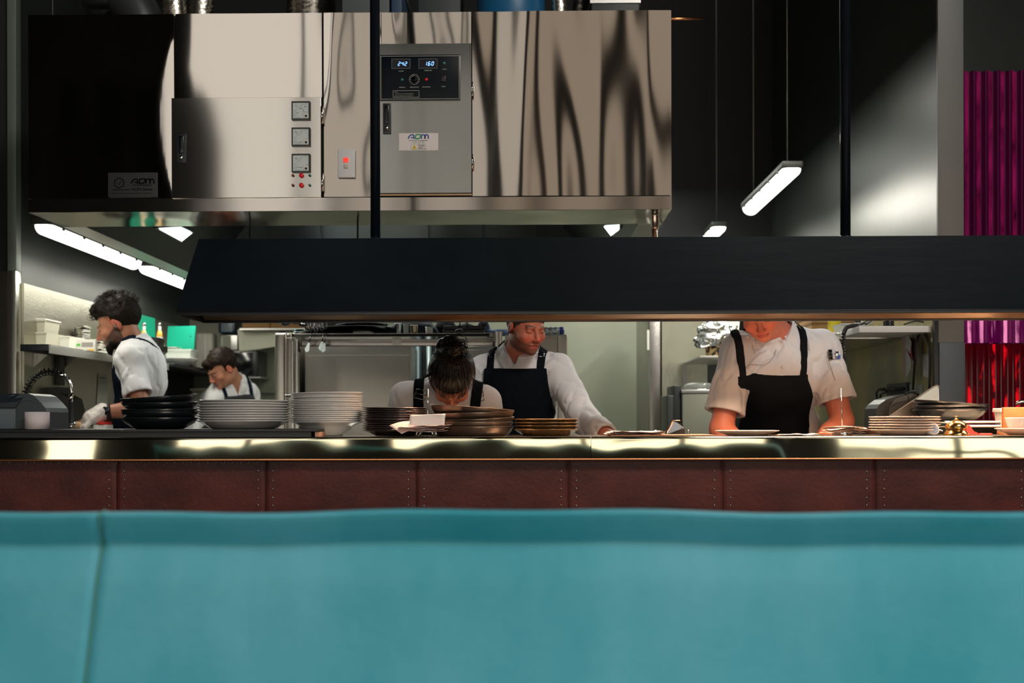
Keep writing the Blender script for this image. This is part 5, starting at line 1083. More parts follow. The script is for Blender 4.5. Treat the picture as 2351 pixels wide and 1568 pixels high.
# ================================================================ right side of the kitchen
t,x0,x1,z=cab(1490,1517,7.0,718,'tall narrow stainless fridge edge beside the pale wall','tall_fridge',steel('column_steel',(.30,.29,.27),.25),.8); t['category']='fridge'
MB().box((x0+.005,6.992,.2),(x1-.004,6.999,z-.03),.001).build('door',steel('column_steel',(0,0,0)),t); MB().box(tuple(P(1486,803,6.97)),tuple(P(1490,758,6.985))).build('handle',PLW,t)
pw=thing('steel_wall_panel','bright stainless panel rising behind the small appliance','panel',(P(1568,HY,7.05).x,7.05,0))
MB().box((P(1518,0,7.05).x,7.05,P(0,944,7.05).z),(P(1622,0,7.05).x,7.4,P(0,700,7.05).z)).build('panel',steel('bright_panel',(.62,.62,.52),.28,(30,1,.6),.0012),pw); MB().box((P(1518,0,7.05).x,7.06,0),(P(1622,0,7.05).x,7.4,P(0,944.5,7.05).z)).build('base',mat('panel_base',(.12,.13,.13),.4),pw)
b=MB(); b.box(tuple(P(1518,946,7.03)),tuple(P(1532,941,7.049))); b.build('ledge',LIT,pw)
# appliance with glass dome
Yp=6.1; ap=thing('countertop_appliance','grey countertop appliance with a dark side, behind the clipboard','appliance',(P(1590,HY,Yp).x,Yp+.15,.9))
MB().box((P(1564,0,Yp).x,Yp,.901),(P(1660,0,Yp).x,Yp+.3,P(0,908,Yp).z),.006).build('front_casing',mat('appliance_grey',(.30,.31,.24),.4,.4),ap)
MB().box((P(1545,0,Yp).x,Yp+.03,.901),(P(1563.5,0,Yp).x,Yp+.3,P(0,889,Yp).z),.004).build('side_casing',BLACKP,ap); MB().box((P(1562,0,Yp).x,Yp-.005,P(0,907.5,Yp).z),(P(1662,0,Yp).x,Yp+.3,P(0,899,Yp).z),.003).build('lid_plate',STEELD,ap)
b=MB(); b.box((P(1530,0,Yp).x,Yp+.0,.901),(P(1544.5,0,Yp).x,Yp+.3,P(0,912,Yp).z),.004); b.build('feed_tray',mat('appliance_dark',(.04,.045,.045),.4),ap)
dc=P(1605,898,Yp+.12); dh=thing('glass_dome','clear low glass dome on top of the grey appliance','dome',(dc.x,Yp+.12,P(0,898.5,Yp).z))
rx=S(38,Yp+.1); zq_=P(0,898.5,Yp).z+.001; GLS=mat('clear_plastic',(.75,.78,.74),.05,0,trans=.85,ior=1.2)
MB().lathe([(rx,0),(rx*.98,.012),(rx*.86,.03),(rx*.6,.038),(0,.040),(0,.037),(rx*.6,.035),(rx*.83,.027),(rx*.95,.012),(rx*.97,0)],(dc.x,Yp+.12,zq_),32,closed=True,squash=.75).build('dome',GLS,dh); MB().lathe([(rx*.98,0),(rx*1.04,0),(rx*1.04,.004),(rx*.98,.004)],(dc.x,Yp+.12,zq_-.0005),32,closed=True,squash=.75).build('rim',LC,dh)
kb=thing('back_bench','stainless bench behind the chefs at the end of the kitchen','bench',(P(1700,HY,6.2).x,6.3,0))
MB().box((P(1520,0,6.0).x,5.95,.86),(WXR-.013,6.95,.9),.004).build('bench_top',STEEL,kb)
for x_ in (P(1540,0,6.0).x,WXR-.08):
    for y_ in (6.0,6.85): MB().box((x_,y_,0),(x_+.04,y_+.04,.859)).build('leg',STEELD,kb)
# foil-covered jar on small shelf
Yj=6.3; js=thing('corner_shelf','small steel corner shelf holding the foil-covered jar','shelf',(P(1640,HY,Yj).x,Yj+.15,P(0,826,Yj).z))
zj=P(0,822,Yj).z; MB().box((P(1604,0,Yj).x,Yj-.02,zj-.012),(P(1720,0,Yj).x,7.04,zj),.002).build('board',LIT,js); MB().box((P(1604,0,Yj).x,6.98,zj-.15),(P(1612,0,Yj).x,7.04,zj-.0125)).build('bracket',STEELD,js)
jr=thing('spice_tin','gold and black patterned tin under crumpled foil on the corner shelf','tin',(P(1637,HY,Yj).x,Yj+.06,zj)); c=P(1637,HY,Yj+.05); r_=S(17,Yj)
MB().lathe([(0,.001),(r_,.001),(r_,S(58,Yj)),(0,S(58,Yj))],(c.x,Yj+.05,zj),28).build('body',mat('tin_gold',(.55,.36,.16),.35,.3,var=((.015,.012,.01),34,(1,1,.8),.50,.53)),jr)
w2=thing('spice_tin','dark blue tin beside the patterned tin on the corner shelf','tin',(P(1661,HY,Yj).x,Yj+.06,zj)); c2=P(1663,HY,Yj+.06); MB().lathe([(0,.001),(S(11,Yj),.001),(S(11,Yj),S(52,Yj)),(S(9,Yj),S(54,Yj)),(0,S(54,Yj))],(c2.x,Yj+.06,zj),24).build('body',mat('tin_blue',(.06,.10,.14),.35),w2)
MB().lathe([(S(11.3,Yj),.03),(S(11.3,Yj),.06),(S(10.8,Yj),.06),(S(10.8,Yj),.03)],(c2.x,Yj+.06,zj),24,closed=True).build('label',PLW,w2)
FO=mat('crumpled_foil',(.78,.80,.78),.14,1,bump=(45,.012,(1,1,1)))
b=MB(); fc=P(1645,768,Yj+.06)
def ff(u,v):
    a_=2*PI*u; th=PI*.62*v; rx_=S(48,Yj); rz=S(34,Yj); n_=noise.noise(Vector((math.cos(a_)*2.2,math.sin(a_)*2.2,v*5)))
    n2=noise.noise(Vector((math.cos(a_)*7,math.sin(a_)*7,v*15)))
    r0=1+.26*n_+.16*n2; return (fc.x+rx_*math.sin(th)*math.cos(a_)*r0,fc.y+.08*math.sin(th)*math.sin(a_)*r0,fc.z-.01+rz*math.cos(th)*r0-.03*(v**3)*(1 if math.cos(a_)<0 else .2))
b.grid(ff,64,26); o=b.build('foil_cover',FO); tag(o,'large crumpled sheet of aluminium foil draped over the tins on the corner shelf','foil')
tub('white_tub','large white tub behind the foil, beside the head of the bent-over chef','tub',1636,1700,6.6,P(0,772,6.6).z,S(42,6.6),PLW,.2)
tub('white_tub','white box propping up the large tub behind the foil','box',1640,1696,6.62,zj+.001,P(0,772,6.6).z-zj-.003,PLW,.17)
# right wall shelf with phone etc
Yw0,Yw1=PXW(2143,WXR-.30),None
zw=P(2143,748,4.99).z
sh=thing('phone_shelf','white-edged steel shelf on the stained wall, holding the phone and pizza boxes','shelf',(WXR-.15,5.6,zw-.03))
xf=WXR-.33
xq=P(1920,0,5.9).x
MB().box((xf,4.99,zw-.028),(WXR-.013,5.30,zw),.002).build('near_board',mat('shelf_white2',(.7,.7,.68),.4),sh)
MB().box((xf-.03,5.301,zw-.035),(WXR-.013,6.9,zw-.004),.002).build('far_board',STEEL,sh)
for y_ in (6.6,): MB().prism([(WXR-.013,y_,zw-.036),(WXR-.12,y_,zw-.036),(WXR-.013,y_,zw-.11)],(0,.004,0)).build('bracket',STEELD,sh)
ZW=zw-.003
PB=mat('pizza_box_brown',(.27,.15,.055),.7)
Yx=6.0; x0,x1=P(1862,0,Yx).x,WXR-.02; root=None
for i in range(10):
    z_=ZW+.0345*i; l='brown pizza box, %s in the stack behind the yellow tube'%(ORD[9-i] if i else 'bottom one')
    if root is None:
        root=thing('pizza_box',l,'box',((x0+x1)/2,Yx+.17,z_),'pizza boxes stacked on the wall shelf'); MB().box((x0,Yx,z_),(x1,Yx+.33,z_+.030),.002).build('tray',PB,root); MB().box((x0-.002,Yx-.003,z_+.0302),(x1+.002,Yx+.332,z_+.0338),.001).build('lid',mat('pizza_lid_brown',(.20,.11,.04),.7),root)
    else: q=copy_tree(root); q['label']=l; q.location=((x0+x1)/2+random.uniform(-.008,.004),Yx+.17+random.uniform(-.006,.006),z_); q['group']='pizza boxes stacked on the wall shelf'
yt=thing('yellow_tube','bright yellow cardboard tube standing before the pizza boxes','tube',(P(1916,HY,5.75).x,5.75,ZW)); YY=mat('tube_yellow',(.72,.60,.01),.35); c=P(1916,HY,5.75)
MB().lathe([(0,.001),(S(14.5,5.75),.001),(S(14.5,5.75),.36),(0,.36)],(c.x,5.75,ZW),32).build('body',YY,yt); MB().lathe([(0,.3605),(S(15,5.75),.3605),(S(15,5.75),.38),(0,.38)],(c.x,5.75,ZW),32).build('cap',YY,yt)
tub('paper_bin','translucent tub of paper scraps between the yellow tube and the phone','tub',1931,1972,5.45,ZW,S(26,5.45),mat('tub_translucent',(.5,.52,.46),.4),.14,fill=mat('scraps_pink',(.55,.38,.28),.8))
# phone
Yp=5.2; ph=thing('desk_phone','white and black desk phone tilted on the shelf end','phone',(P(2000,HY,Yp).x,Yp+.05,ZW))
PH=mat('phone_white',(.50,.50,.46),.35)
def Q(*l): return [P(x,y,Yp) for x,y in l]
ph_o=MB().prism(Q((1960,747),(1992,747),(2028,724),(2034,703),(2016,703),(1985,735)),(0,.16,0)).build('base',PH,ph)
MB().prism([v+Vector((0,-.002,0)) for v in Q((1968,746),(1990,746),(2024,722),(2026,716),(2010,716),(1990,737))],(0,.0015,0)).build('keypad_plate',mat('phone_black',(.01,.012,.014),.3),ph)
for i in range(4):
    for j in range(3):
        p=P(1978+i*11+j*3.2,748.5-i*7.5-j*2.6+ (j*1.0),Yp-.004); MB().box((p.x-.0035,p.y,p.z-.0022),(p.x+.0035,p.y+.0015,p.z+.0022),.0005).build('key',PH,ph)
b=MB(); b.tube([P(x,y,Yp-.02) for x,y in ((1970,741),(1969,734),(1974,727),(1984,716),(1994,703),(2000,695))],[.014,.017,.011,.010,.011,.014],14); b.build('handset',mat('phone_black',(0,0,0)),ph)
b=MB(); b.prism([P(x,y,Yp-.006) for x,y in ((1983,738),(1985,727),(2004,705),(2014,705),(2009,722))],(0,.004,0)); b.build('display',mat('phone_screen',(.55,.55,.48),.2),ph)
# curly cord hanging from the shelf
cdp=[P(x,y,Y_) for x,y,Y_ in ((1968,747,5.15),(1955,748,5.08),(1943,752,5.0),(1937,765,4.95),(1936,790,4.95),(1937,810,4.95),(1937,830,4.95),(1939,850,4.95),(1942,870,4.95))]
b=MB(); coil(b,cdp,.0065,.0036,34,8); b.build('curly_cord',RUB,ph)
bk=thing('coffee_grinder','black ribbed canister beside the phone on the shelf','canister',(P(2041,HY,5.15).x,5.15,zw)); c=P(2041,HY,5.15); r_=S(12.5,5.15)
pr_=[(0,.001)]
for i in range(9): pr_+=[(r_,.002+i*.012),(r_,.008+i*.012),(r_*.9,.010+i*.012),(r_*.9,.0125+i*.012)]
MB().lathe(pr_+[(r_,.112),(r_,.12),(0,.12)],(c.x,5.15,zw),28).build('body',mat('canister_black',(.006,.008,.01),.2),bk); MB().lathe([(0,.1205),(r_*.6,.1205),(r_*.5,.14),(0,.14)],(c.x,5.15,zw),20).build('lid',BLACKP,bk)
b=MB(); b.tube([P(x,y,5.1) for x,y in ((2075,745),(2090,740),(2105,737),(2118,739),(2130,744))],.0035,8); tag(b.build('shelf_cable',RUB),'loose black cable lying on the white shelf end','cable')
# clipped papers, cables, notices on the stained wall
def wq(pts,off=.014): return [PP(x,y,(WXR-off,0,0),(1,0,0)) for x,y in pts]
cp=thing('clipped_papers','bundle of grey and red papers hanging under the phone shelf','papers',tuple(PP(2078,770,(WXR-.06,0,0),(1,0,0))))
for pts,m_,off in ((((2070,760),(2079,757),(2081,872),(2074,868)),mat('paper_dusky',(.26,.20,.18),.7),.06),(((2079,757),(2092,785),(2089,812),(2079,800)),mat('paper_grey',(.33,.34,.32),.7),.065),(((2080,800),(2090,825),(2088,850),(2080,868)),mat('paper_grey',(0,0,0)),.07),(((2080,790),(2092,802),(2093,830),(2081,812)),mat('paper_red',(.28,.03,.05),.6),.062)):
    MB().prism(wq(pts,off),(.0015,0,0)).build('sheet',m_,cp)
MB().prism(wq(((2081,775),(2106,778),(2104,838),(2083,810)),.05),(.001,0,0)).build('dark_sheet',mat('paper_dark',(.03,.015,.02),.6),cp)
no=thing('wall_note','pale handwritten note taped to the stained yellow wall','note',tuple(PP(2128,840,(WXR-.015,0,0),(1,0,0))))
MB().prism(wq(((2117,818),(2137,816),(2136,868),(2120,864)),.0145),(.001,0,0)).build('paper',mat('note_paper',(.42,.44,.44),.7),no); MB().prism(wq(((2114,814),(2138,812),(2138,818),(2114,820)),.0165),(.0008,0,0)).build('tape',mat('note_tape',(.35,.36,.33),.4),no)
for i in range(4): MB().prism(wq(((2122,830+i*6),(2131-i*.6,829.4+i*6),(2131-i*.6,830.2+i*6),(2122,830.9+i*6)),.0158),(.0003,0,0)).build('writing',mat('note_ink',(.08,.09,.12),.6),no)
MB().prism(wq(((2136,777),(2146,774),(2146,782),(2137,785)),.0145),(.001,0,0)).build('small_slip',PLW,no)
n3=thing('wall_note','pale printed sheet on the wall above the card terminal','note',tuple(PP(2095,890,(WXR-.015,0,0),(1,0,0))))
MB().prism(wq(((2070,880),(2118,884),(2116,925),(2074,925)),.0145),(.001,0,0)).build('paper',mat('note_paper2',(.26,.28,.25),.7),n3)
for i in range(4): MB().prism(wq(((2086,892+i*6),(2110,892.5+i*6),(2110,894+i*6),(2086,893.4+i*6)),.0158),(.0003,0,0)).build('writing',mat('note_ink',(0,0,0)),n3)
b=MB(); b.tube([v+Vector((0,0,0)) for v in wq(((2113,757),(2107,775),(2101,800),(2100,830),(2098,860),(2096,895)),.03)],.0055,8); tag(b.build('wall_cable',RUB),'black cable running down the stained wall, the one reaching the card terminal','cable')
b=MB(); b.tube(wq(((2120,760),(2128,775),(2134,795),(2135,830),(2134,870),(2134,895)),.0215),.0055,8); tag(b.build('wall_cable',RUB),'black cable running down the stained wall, the one behind the handwritten note','cable')
# power board
so=thing('power_outlet','black power board with plugs on the stained wall','outlet',tuple(PP(2048,893,(WXR-.05,0,0),(1,0,0))))
a_=PP(2026,908,(WXR-.05,0,0),(1,0,0)); c_=PP(2070,878,(WXR-.05,0,0),(1,0,0)); MB().box((WXR-.03,c_.y,a_.z),(WXR-.0125,a_.y,c_.z),.003).build('plate',BLACKP,so)
for i in range(3): y_=c_.y+(a_.y-c_.y)*(i+.6)/3.4; MB().box((WXR-.075,y_-.035,a_.z+.02),(WXR-.0305,y_+.035,c_.z-.02),.006).build('plug',RUB,so)
for k_ in range(2): b=MB(); b.tube(wq(((2030,892),(2018,893),(2012,903),(2014,918),(2028,930+k_*3)) if k_==0 else ((2035,900),(2022,905),(2020,918),(2030,930)),.08),.005,8); b.build('cord',RUB,so)
# card terminal / printer, and steel ramp, on the side bench
Yc_=4.55; ct=thing('card_printer','grey rounded docket printer standing behind the sloping steel guard','printer',(P(2060,HY,Yc_).x,Yc_+.05,zb2)); KG=mat('printer_mid',(.10,.11,.115),.35)
def pz_(l,Y=Yc_): return [P(x,y,Y) for x,y in l]
zbt=P(0,966,Yc_).z
lo=[(2011,955),(2013,938),(2020,928),(2035,917),(2060,909),(2080,905),(2110,902),(2112,957)]
q=pz_(lo); 
for v in q: v.z=max(v.z,zb2+.001)
q[0].z=q[-1].z=zb2+.001
MB().prism(q,(0,.16,0)).build('casing',mat('printer_dark2',(.025,.03,.032),.35),ct)
q=pz_([(2040,957),(2042,935),(2052,918),(2068,911),(2085,906),(2105,905),(2108,957)],Yc_-.006); 
for v in q: v.z=max(v.z,zb2+.001)
MB().prism(q,(0,.005,0)).build('side_plate',KG,ct); b=MB(); b.tube(pz_([(2078,906),(2084,901),(2098,900),(2108,906)],Yc_-.004),.004,8); b.build('lid_catch',RUB,ct); b=MB(); b.tube(pz_([(2085,907),(2086,925)],Yc_-.008),.0012,6); b.tube(pz_([(2045,935),(2060,925),(2085,920),(2104,910)],Yc_-.008),.001,6); b.build('seam',BLACKP,ct)
rg=thing('steel_guard','sloping stainless side guard rising to a rounded corner beside the grey column','guard',(P(2120,HY,4.47).x,4.47,zb2))
q=[P(x,y,4.5) for x,y in ((2040,958),(2144,888),(2150,885),(2155,886),(2156,892),(2157,962),(2040,962))]
for v in q: v.z=max(v.z,zb2+.001)
MB().prism(q,(0,.006,0)).build('plate',mat('guard_steel',(.55,.53,.49),.3,1,bump=(5,.003,(1,1,1))),rg); b=MB(); b.tube([q[0]+Vector((0,-.002,.002)),q[1],q[2],q[3],q[4]],.003,6); b.build('folded_edge',LIT,rg)
# ================================================================ corrugated acrylic screen at the far end
def screen():
    Y=5.6
    x0=P(2207,HY,Y).x; x1=x0+1.6; zt_=P(0,178,Y).z; zm=P(0,797,Y).z
    sc=thing('acrylic_screen','tall corrugated acrylic screen, magenta above and red below, beyond the grey column','screen',((x0+x1)/2,Y,0))
    def sheetp(z0,z1,m,name,off):
        b=MB(); per=.058; n=int((x1-x0)/per*12)
        def fn(u,v):
            x=x0+(x1-x0)*u; t=(x/per)%1; d=.012*max(-1,min(1,2.2*math.sin(2*PI*t)))
            return (x,Y+off+d,z0+(z1-z0)*v)
        b.grid(fn,n,30); b.build(name,m,sc)
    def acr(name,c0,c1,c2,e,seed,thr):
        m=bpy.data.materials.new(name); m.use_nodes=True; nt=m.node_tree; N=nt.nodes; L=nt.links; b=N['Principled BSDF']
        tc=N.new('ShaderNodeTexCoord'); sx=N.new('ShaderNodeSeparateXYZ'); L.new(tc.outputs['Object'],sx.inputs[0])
        # backlight painted as emission: dark facets beside glowing ones, broken into blotches
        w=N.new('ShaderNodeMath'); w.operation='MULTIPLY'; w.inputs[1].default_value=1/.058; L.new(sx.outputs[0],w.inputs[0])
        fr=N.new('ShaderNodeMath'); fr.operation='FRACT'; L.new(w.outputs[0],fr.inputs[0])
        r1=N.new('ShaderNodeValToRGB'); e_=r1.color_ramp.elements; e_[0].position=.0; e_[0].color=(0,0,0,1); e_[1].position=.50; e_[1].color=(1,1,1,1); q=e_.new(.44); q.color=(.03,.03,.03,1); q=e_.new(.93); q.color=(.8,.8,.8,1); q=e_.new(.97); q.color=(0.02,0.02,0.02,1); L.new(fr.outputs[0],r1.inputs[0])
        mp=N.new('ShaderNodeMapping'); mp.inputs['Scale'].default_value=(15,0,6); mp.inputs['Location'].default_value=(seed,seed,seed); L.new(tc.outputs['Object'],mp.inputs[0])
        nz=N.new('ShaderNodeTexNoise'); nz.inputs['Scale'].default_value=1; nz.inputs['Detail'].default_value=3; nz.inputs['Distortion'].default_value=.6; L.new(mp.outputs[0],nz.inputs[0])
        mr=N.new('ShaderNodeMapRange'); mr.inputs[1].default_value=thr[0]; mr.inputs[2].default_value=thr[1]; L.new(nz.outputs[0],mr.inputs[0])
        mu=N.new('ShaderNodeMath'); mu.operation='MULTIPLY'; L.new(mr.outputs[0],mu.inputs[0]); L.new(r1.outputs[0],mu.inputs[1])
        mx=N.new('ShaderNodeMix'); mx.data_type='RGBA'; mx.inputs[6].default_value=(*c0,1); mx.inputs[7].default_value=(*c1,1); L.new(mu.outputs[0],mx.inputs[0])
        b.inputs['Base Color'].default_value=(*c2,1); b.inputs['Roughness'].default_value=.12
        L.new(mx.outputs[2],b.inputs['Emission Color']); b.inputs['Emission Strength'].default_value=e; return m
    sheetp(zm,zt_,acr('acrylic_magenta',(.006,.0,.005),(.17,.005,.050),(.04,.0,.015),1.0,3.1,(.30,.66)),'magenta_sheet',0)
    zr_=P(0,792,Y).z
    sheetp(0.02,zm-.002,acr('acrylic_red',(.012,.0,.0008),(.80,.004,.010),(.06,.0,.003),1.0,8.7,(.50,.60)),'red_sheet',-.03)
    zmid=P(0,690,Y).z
    sheetp(zm+.004,zmid,acr('acrylic_backlit',(.03,.0,.02),(1.0,.30,.55),(.08,.0,.04),1.0,5.2,(.38,.56)),'pink_glow_sheet',-.03)  # extra emissive sheet standing in for panes lit from behind
    for x_ in (x0+.5,x1-.02): MB().box((x_,Y+.03,0),(x_+.03,Y+.05,zt_)).build('upright',BLACKP,sc)
screen()
# ================================================================ people
V3=lambda v: np.array([v[0],v[1],v[2]],dtype=np.float32)
def nrm(v): v=np.asarray(v,float); return v/np.linalg.norm(v)
def axis_(lo,hi,h,fine=()):
    out=[lo]; 
    while out[-1]<hi:
        x=out[-1]; s=h
        for a_,b_,hf in fine:
            if x>a_-hf and x<b_: s=min(s,hf)
            elif x<=a_-hf and x+s>a_: s=max(hf,min(s,a_-x))
        out.append(x+s)
    return np.array(out,dtype=np.float32)
class G:
    def __init__(s,xs,ys,zs): s.xs,s.ys,s.zs=xs,ys,zs; s.V=np.full((len(xs),len(ys),len(zs)),.3,dtype=np.float32)
    def sl(s,lo,hi,m=.05):
        r=[]
        for a_,l,h in zip((s.xs,s.ys,s.zs),lo,hi):
            i=np.searchsorted(a_,l-m); j=np.searchsorted(a_,h+m); r.append(slice(max(i-1,0),min(j+1,len(a_))))
        return tuple(r)
    def pts(s,q): return s.xs[q[0]][:,None,None],s.ys[q[1]][None,:,None],s.zs[q[2]][None,None,:]
    def add(s,prim,k=.02):
        lo,hi,f=prim; q=s.sl(lo,hi,.02+k); d=f(*s.pts(q)); v=s.V[q]
        h=np.clip(.5+.5*(v-d)/k,0,1); s.V[q]=v*(1-h)+d*h-k*h*(1-h)
    def sub(s,prim,k=.01):
        lo,hi,f=prim; q=s.sl(lo,hi,.01); d=-f(*s.pts(q)); v=s.V[q]
        h=np.clip(.5-.5*(v-d)/k,0,1); s.V[q]=v*(1-h)+d*h+k*h*(1-h)
    def cut(s,d): s.V=np.maximum(s.V,d)
def ell(c,r,M=np.eye(3)):
    c=V3(c); r=np.asarray(r,dtype=np.float32); M=np.asarray(M,dtype=np.float32); R_=float(max(r)); ext=np.sqrt(((M*r[None,:])**2).sum(1))
    def f(x,y,z):
        dx,dy,dz=x-c[0],y-c[1],z-c[2]
        a=(dx*M[0,0]+dy*M[1,0]+dz*M[2,0])/r[0]; b=(dx*M[0,1]+dy*M[1,1]+dz*M[2,1])/r[1]; e=(dx*M[0,2]+dy*M[1,2]+dz*M[2,2])/r[2]
        k0=np.sqrt(a*a+b*b+e*e); k1=np.sqrt((a/r[0])**2+(b/r[1])**2+(e/r[2])**2)+1e-6
        return k0*(k0-1)/k1
    return c-ext,c+ext,f
def cap(a,b,ra,rb=None):
    a=V3(a); b=V3(b); rb=ra if rb is None else rb; ab=b-a; L2=float((ab**2).sum())+1e-9; rm=max(ra,rb)
    def f(x,y,z):
        dx,dy,dz=x-a[0],y-a[1],z-a[2]; t=np.clip((dx*ab[0]+dy*ab[1]+dz*ab[2])/L2,0,1)
        return np.sqrt((dx-t*ab[0])**2+(dy-t*ab[1])**2+(dz-t*ab[2])**2)-(ra+(rb-ra)*t)
    return np.minimum(a,b)-rm,np.maximum(a,b)+rm,f
def nets(g):
    V=g.V; ins=V<0; nx,ny,nz=V.shape
    c=np.zeros((nx-1,ny-1,nz-1),dtype=np.int8)
    for i in (0,1):
        for j in (0,1):
            for k in (0,1): c+=ins[i:nx-1+i,j:ny-1+j,k:nz-1+k]
    act=(c>0)&(c<8); I=np.argwhere(act); idx=np.full(act.shape,-1,dtype=np.int32); idx[act]=np.arange(len(I))
    ax=(g.xs,g.ys,g.zs); S=np.zeros((len(I),3)); n=np.zeros(len(I))
    for d in range(3):
        o=[q for q in range(3) if q!=d]
        for i in (0,1):
            for j in (0,1):
                A=I.copy(); A[:,o[0]]+=i; A[:,o[1]]+=j; B_=A.copy(); B_[:,d]+=1
                va=V[A[:,0],A[:,1],A[:,2]]; vb=V[B_[:,0],B_[:,1],B_[:,2]]; m=(va<0)!=(vb<0)
                t=np.where(m,va/(va-vb+1e-12),0); p=np.stack([ax[q][A[:,q]] for q in range(3)],1).astype(float); p[:,d]+=t*(ax[d][B_[:,d]]-ax[d][A[:,d]])
                S[m]+=p[m]; n[m]+=1
    P_=S/np.maximum(n,1)[:,None]; F_=[]
    for d in range(3):
        o=[q for q in range(3) if q!=d]; s0=[slice(1,-1)]*3; s0[d]=slice(0,-1); s1=list(s0); s1[d]=slice(1,None)
        a_=ins[tuple(s0)]; b_=ins[tuple(s1)]; E=np.argwhere(a_!=b_); 
        if not len(E): continue
        fl=a_[E[:,0],E[:,1],E[:,2]]; E[:,o[0]]+=1; E[:,o[1]]+=1
        q=[]
        for i,j in ((1,1),(0,1),(0,0),(1,0)):
            A=E.copy(); A[:,o[0]]-=i; A[:,o[1]]-=j; q.append(idx[A[:,0],A[:,1],A[:,2]])
        q=np.stack(q,1); sw=fl if d!=1 else ~fl; q[~sw]=q[~sw][:,::-1]; F_.append(q)
    F_=np.concatenate(F_); F_=F_[(F_>=0).all(1)]
    return P_,F_
def largest(P_,F_):
    lab=np.arange(len(P_)); 
    for _ in range(400):
        m=lab[F_].min(1); new=lab.copy(); 
        for k in range(4): np.minimum.at(new,F_[:,k],m)
        new=new[new]
        if (new==lab).all(): break
        lab=new
    l,c=np.unique(lab,return_counts=True); keep=lab==l[c.argmax()]; F2=F_[keep[F_[:,0]]]; mp=np.cumsum(keep)-1
    return P_[keep],mp[F2]
def smooth(P_,F_,it,lam=.5):
    E=np.concatenate([F_[:,[0,1]],F_[:,[1,2]],F_[:,[2,3]],F_[:,[3,0]]]); n=len(P_)
    for _ in range(it):
        S=np.zeros_like(P_); c=np.zeros(n)
        for a_,b_ in ((0,1),(1,0)):
            for q in range(3): S[:,q]+=np.bincount(E[:,a_],P_[E[:,b_],q],n)
            c+=np.bincount(E[:,a_],minlength=n)
        P_=P_+lam*(S/np.maximum(c,1)[:,None]-P_)
    return P_
def mkmesh(name,P_,F_,m,parent,col=None):
    org=np.array(wloc(parent)); me=bpy.data.meshes.new(name); me.vertices.add(len(P_)); me.vertices.foreach_set('co',(P_-org).astype(np.float32).ravel())
    me.loops.add(F_.size); me.loops.foreach_set('vertex_index',F_.astype(np.int32).ravel()); me.polygons.add(len(F_)); me.polygons.foreach_set('loop_start',np.arange(0,F_.size,4,dtype=np.int32)); me.polygons.foreach_set('use_smooth',np.ones(len(F_),bool))
    me.update(calc_edges=True); me.materials.append(m)
    if col is not None:
        a_=me.color_attributes.new('Col','FLOAT_COLOR','POINT'); a_.data.foreach_set('color',np.concatenate([col,np.ones((len(col),1))],1).astype(np.float32).ravel())
    o=bpy.data.objects.new(name,me); C.objects.link(o); o.parent=parent; return o
def emit(name,g,m,parent,it=1,col=None):
    P_,F_=nets(g); P_,F_=largest(P_,F_); P_=smooth(P_,F_,it) if it else P_
    return mkmesh(name,P_,F_,m,parent,col(P_) if col else None)
def pnoise(x,y,z,f,seed=0):
    s=seed*1.7; return (np.sin(x*f+s+1.8*np.sin(y*f*.7+s*2))*np.sin(z*f*.8+1.3*np.sin(x*f*.6+s))+np.sin(y*f*1.1+s*3+1.5*np.sin(z*f*.5)))*.5
SKIN=mat('skin',(1,1,1),.48,attr='Col',sub=.0,bump=(300,.0003,(1,1,1)),spec=.4)
JAC=mat('jacket_white',(.74,.73,.74),.85,bump=(500,.0002,(1,1,1)),sheen=.15); APR=mat('apron_black',(.004,.006,.009),.9,bump=(600,.0002,(1,1,1)),spec=.08)
APN=mat('apron_navy',(.005,.010,.020),.9,spec=.1); TRO=mat('trousers_check',(.02,.02,.022),.9); SHOE=mat('shoe_black',(.01,.01,.01),.4)
HAIRK=mat('hair_black',(.0018,.0018,.002),.30,bump=(240,.002,(1,1,.25)),spec=.28); HAIRB=mat('hair_brown',(.010,.006,.004),.6,bump=(260,.002,(1,1,1)),spec=.12); HAIRD=mat('hair_dark_brown',(.016,.008,.005),.5,bump=(240,.0015,(1,1,.3)),spec=.15)
def frame_(yaw,pitch=0,roll=0):
    t=R(yaw); f=np.array([math.sin(t),-math.cos(t),0.]); u=np.array([0,0,1.]); ph=R(pitch); f2=math.cos(ph)*f-math.sin(ph)*u; u2=math.cos(ph)*u+math.sin(ph)*f; r=np.cross(f2,u2)
    rr=R(roll); r3=math.cos(rr)*r+math.sin(rr)*u2; u3=-math.sin(rr)*r+math.cos(rr)*u2
    return np.stack([r3,f2,u3],1)   # columns: right, forward, up
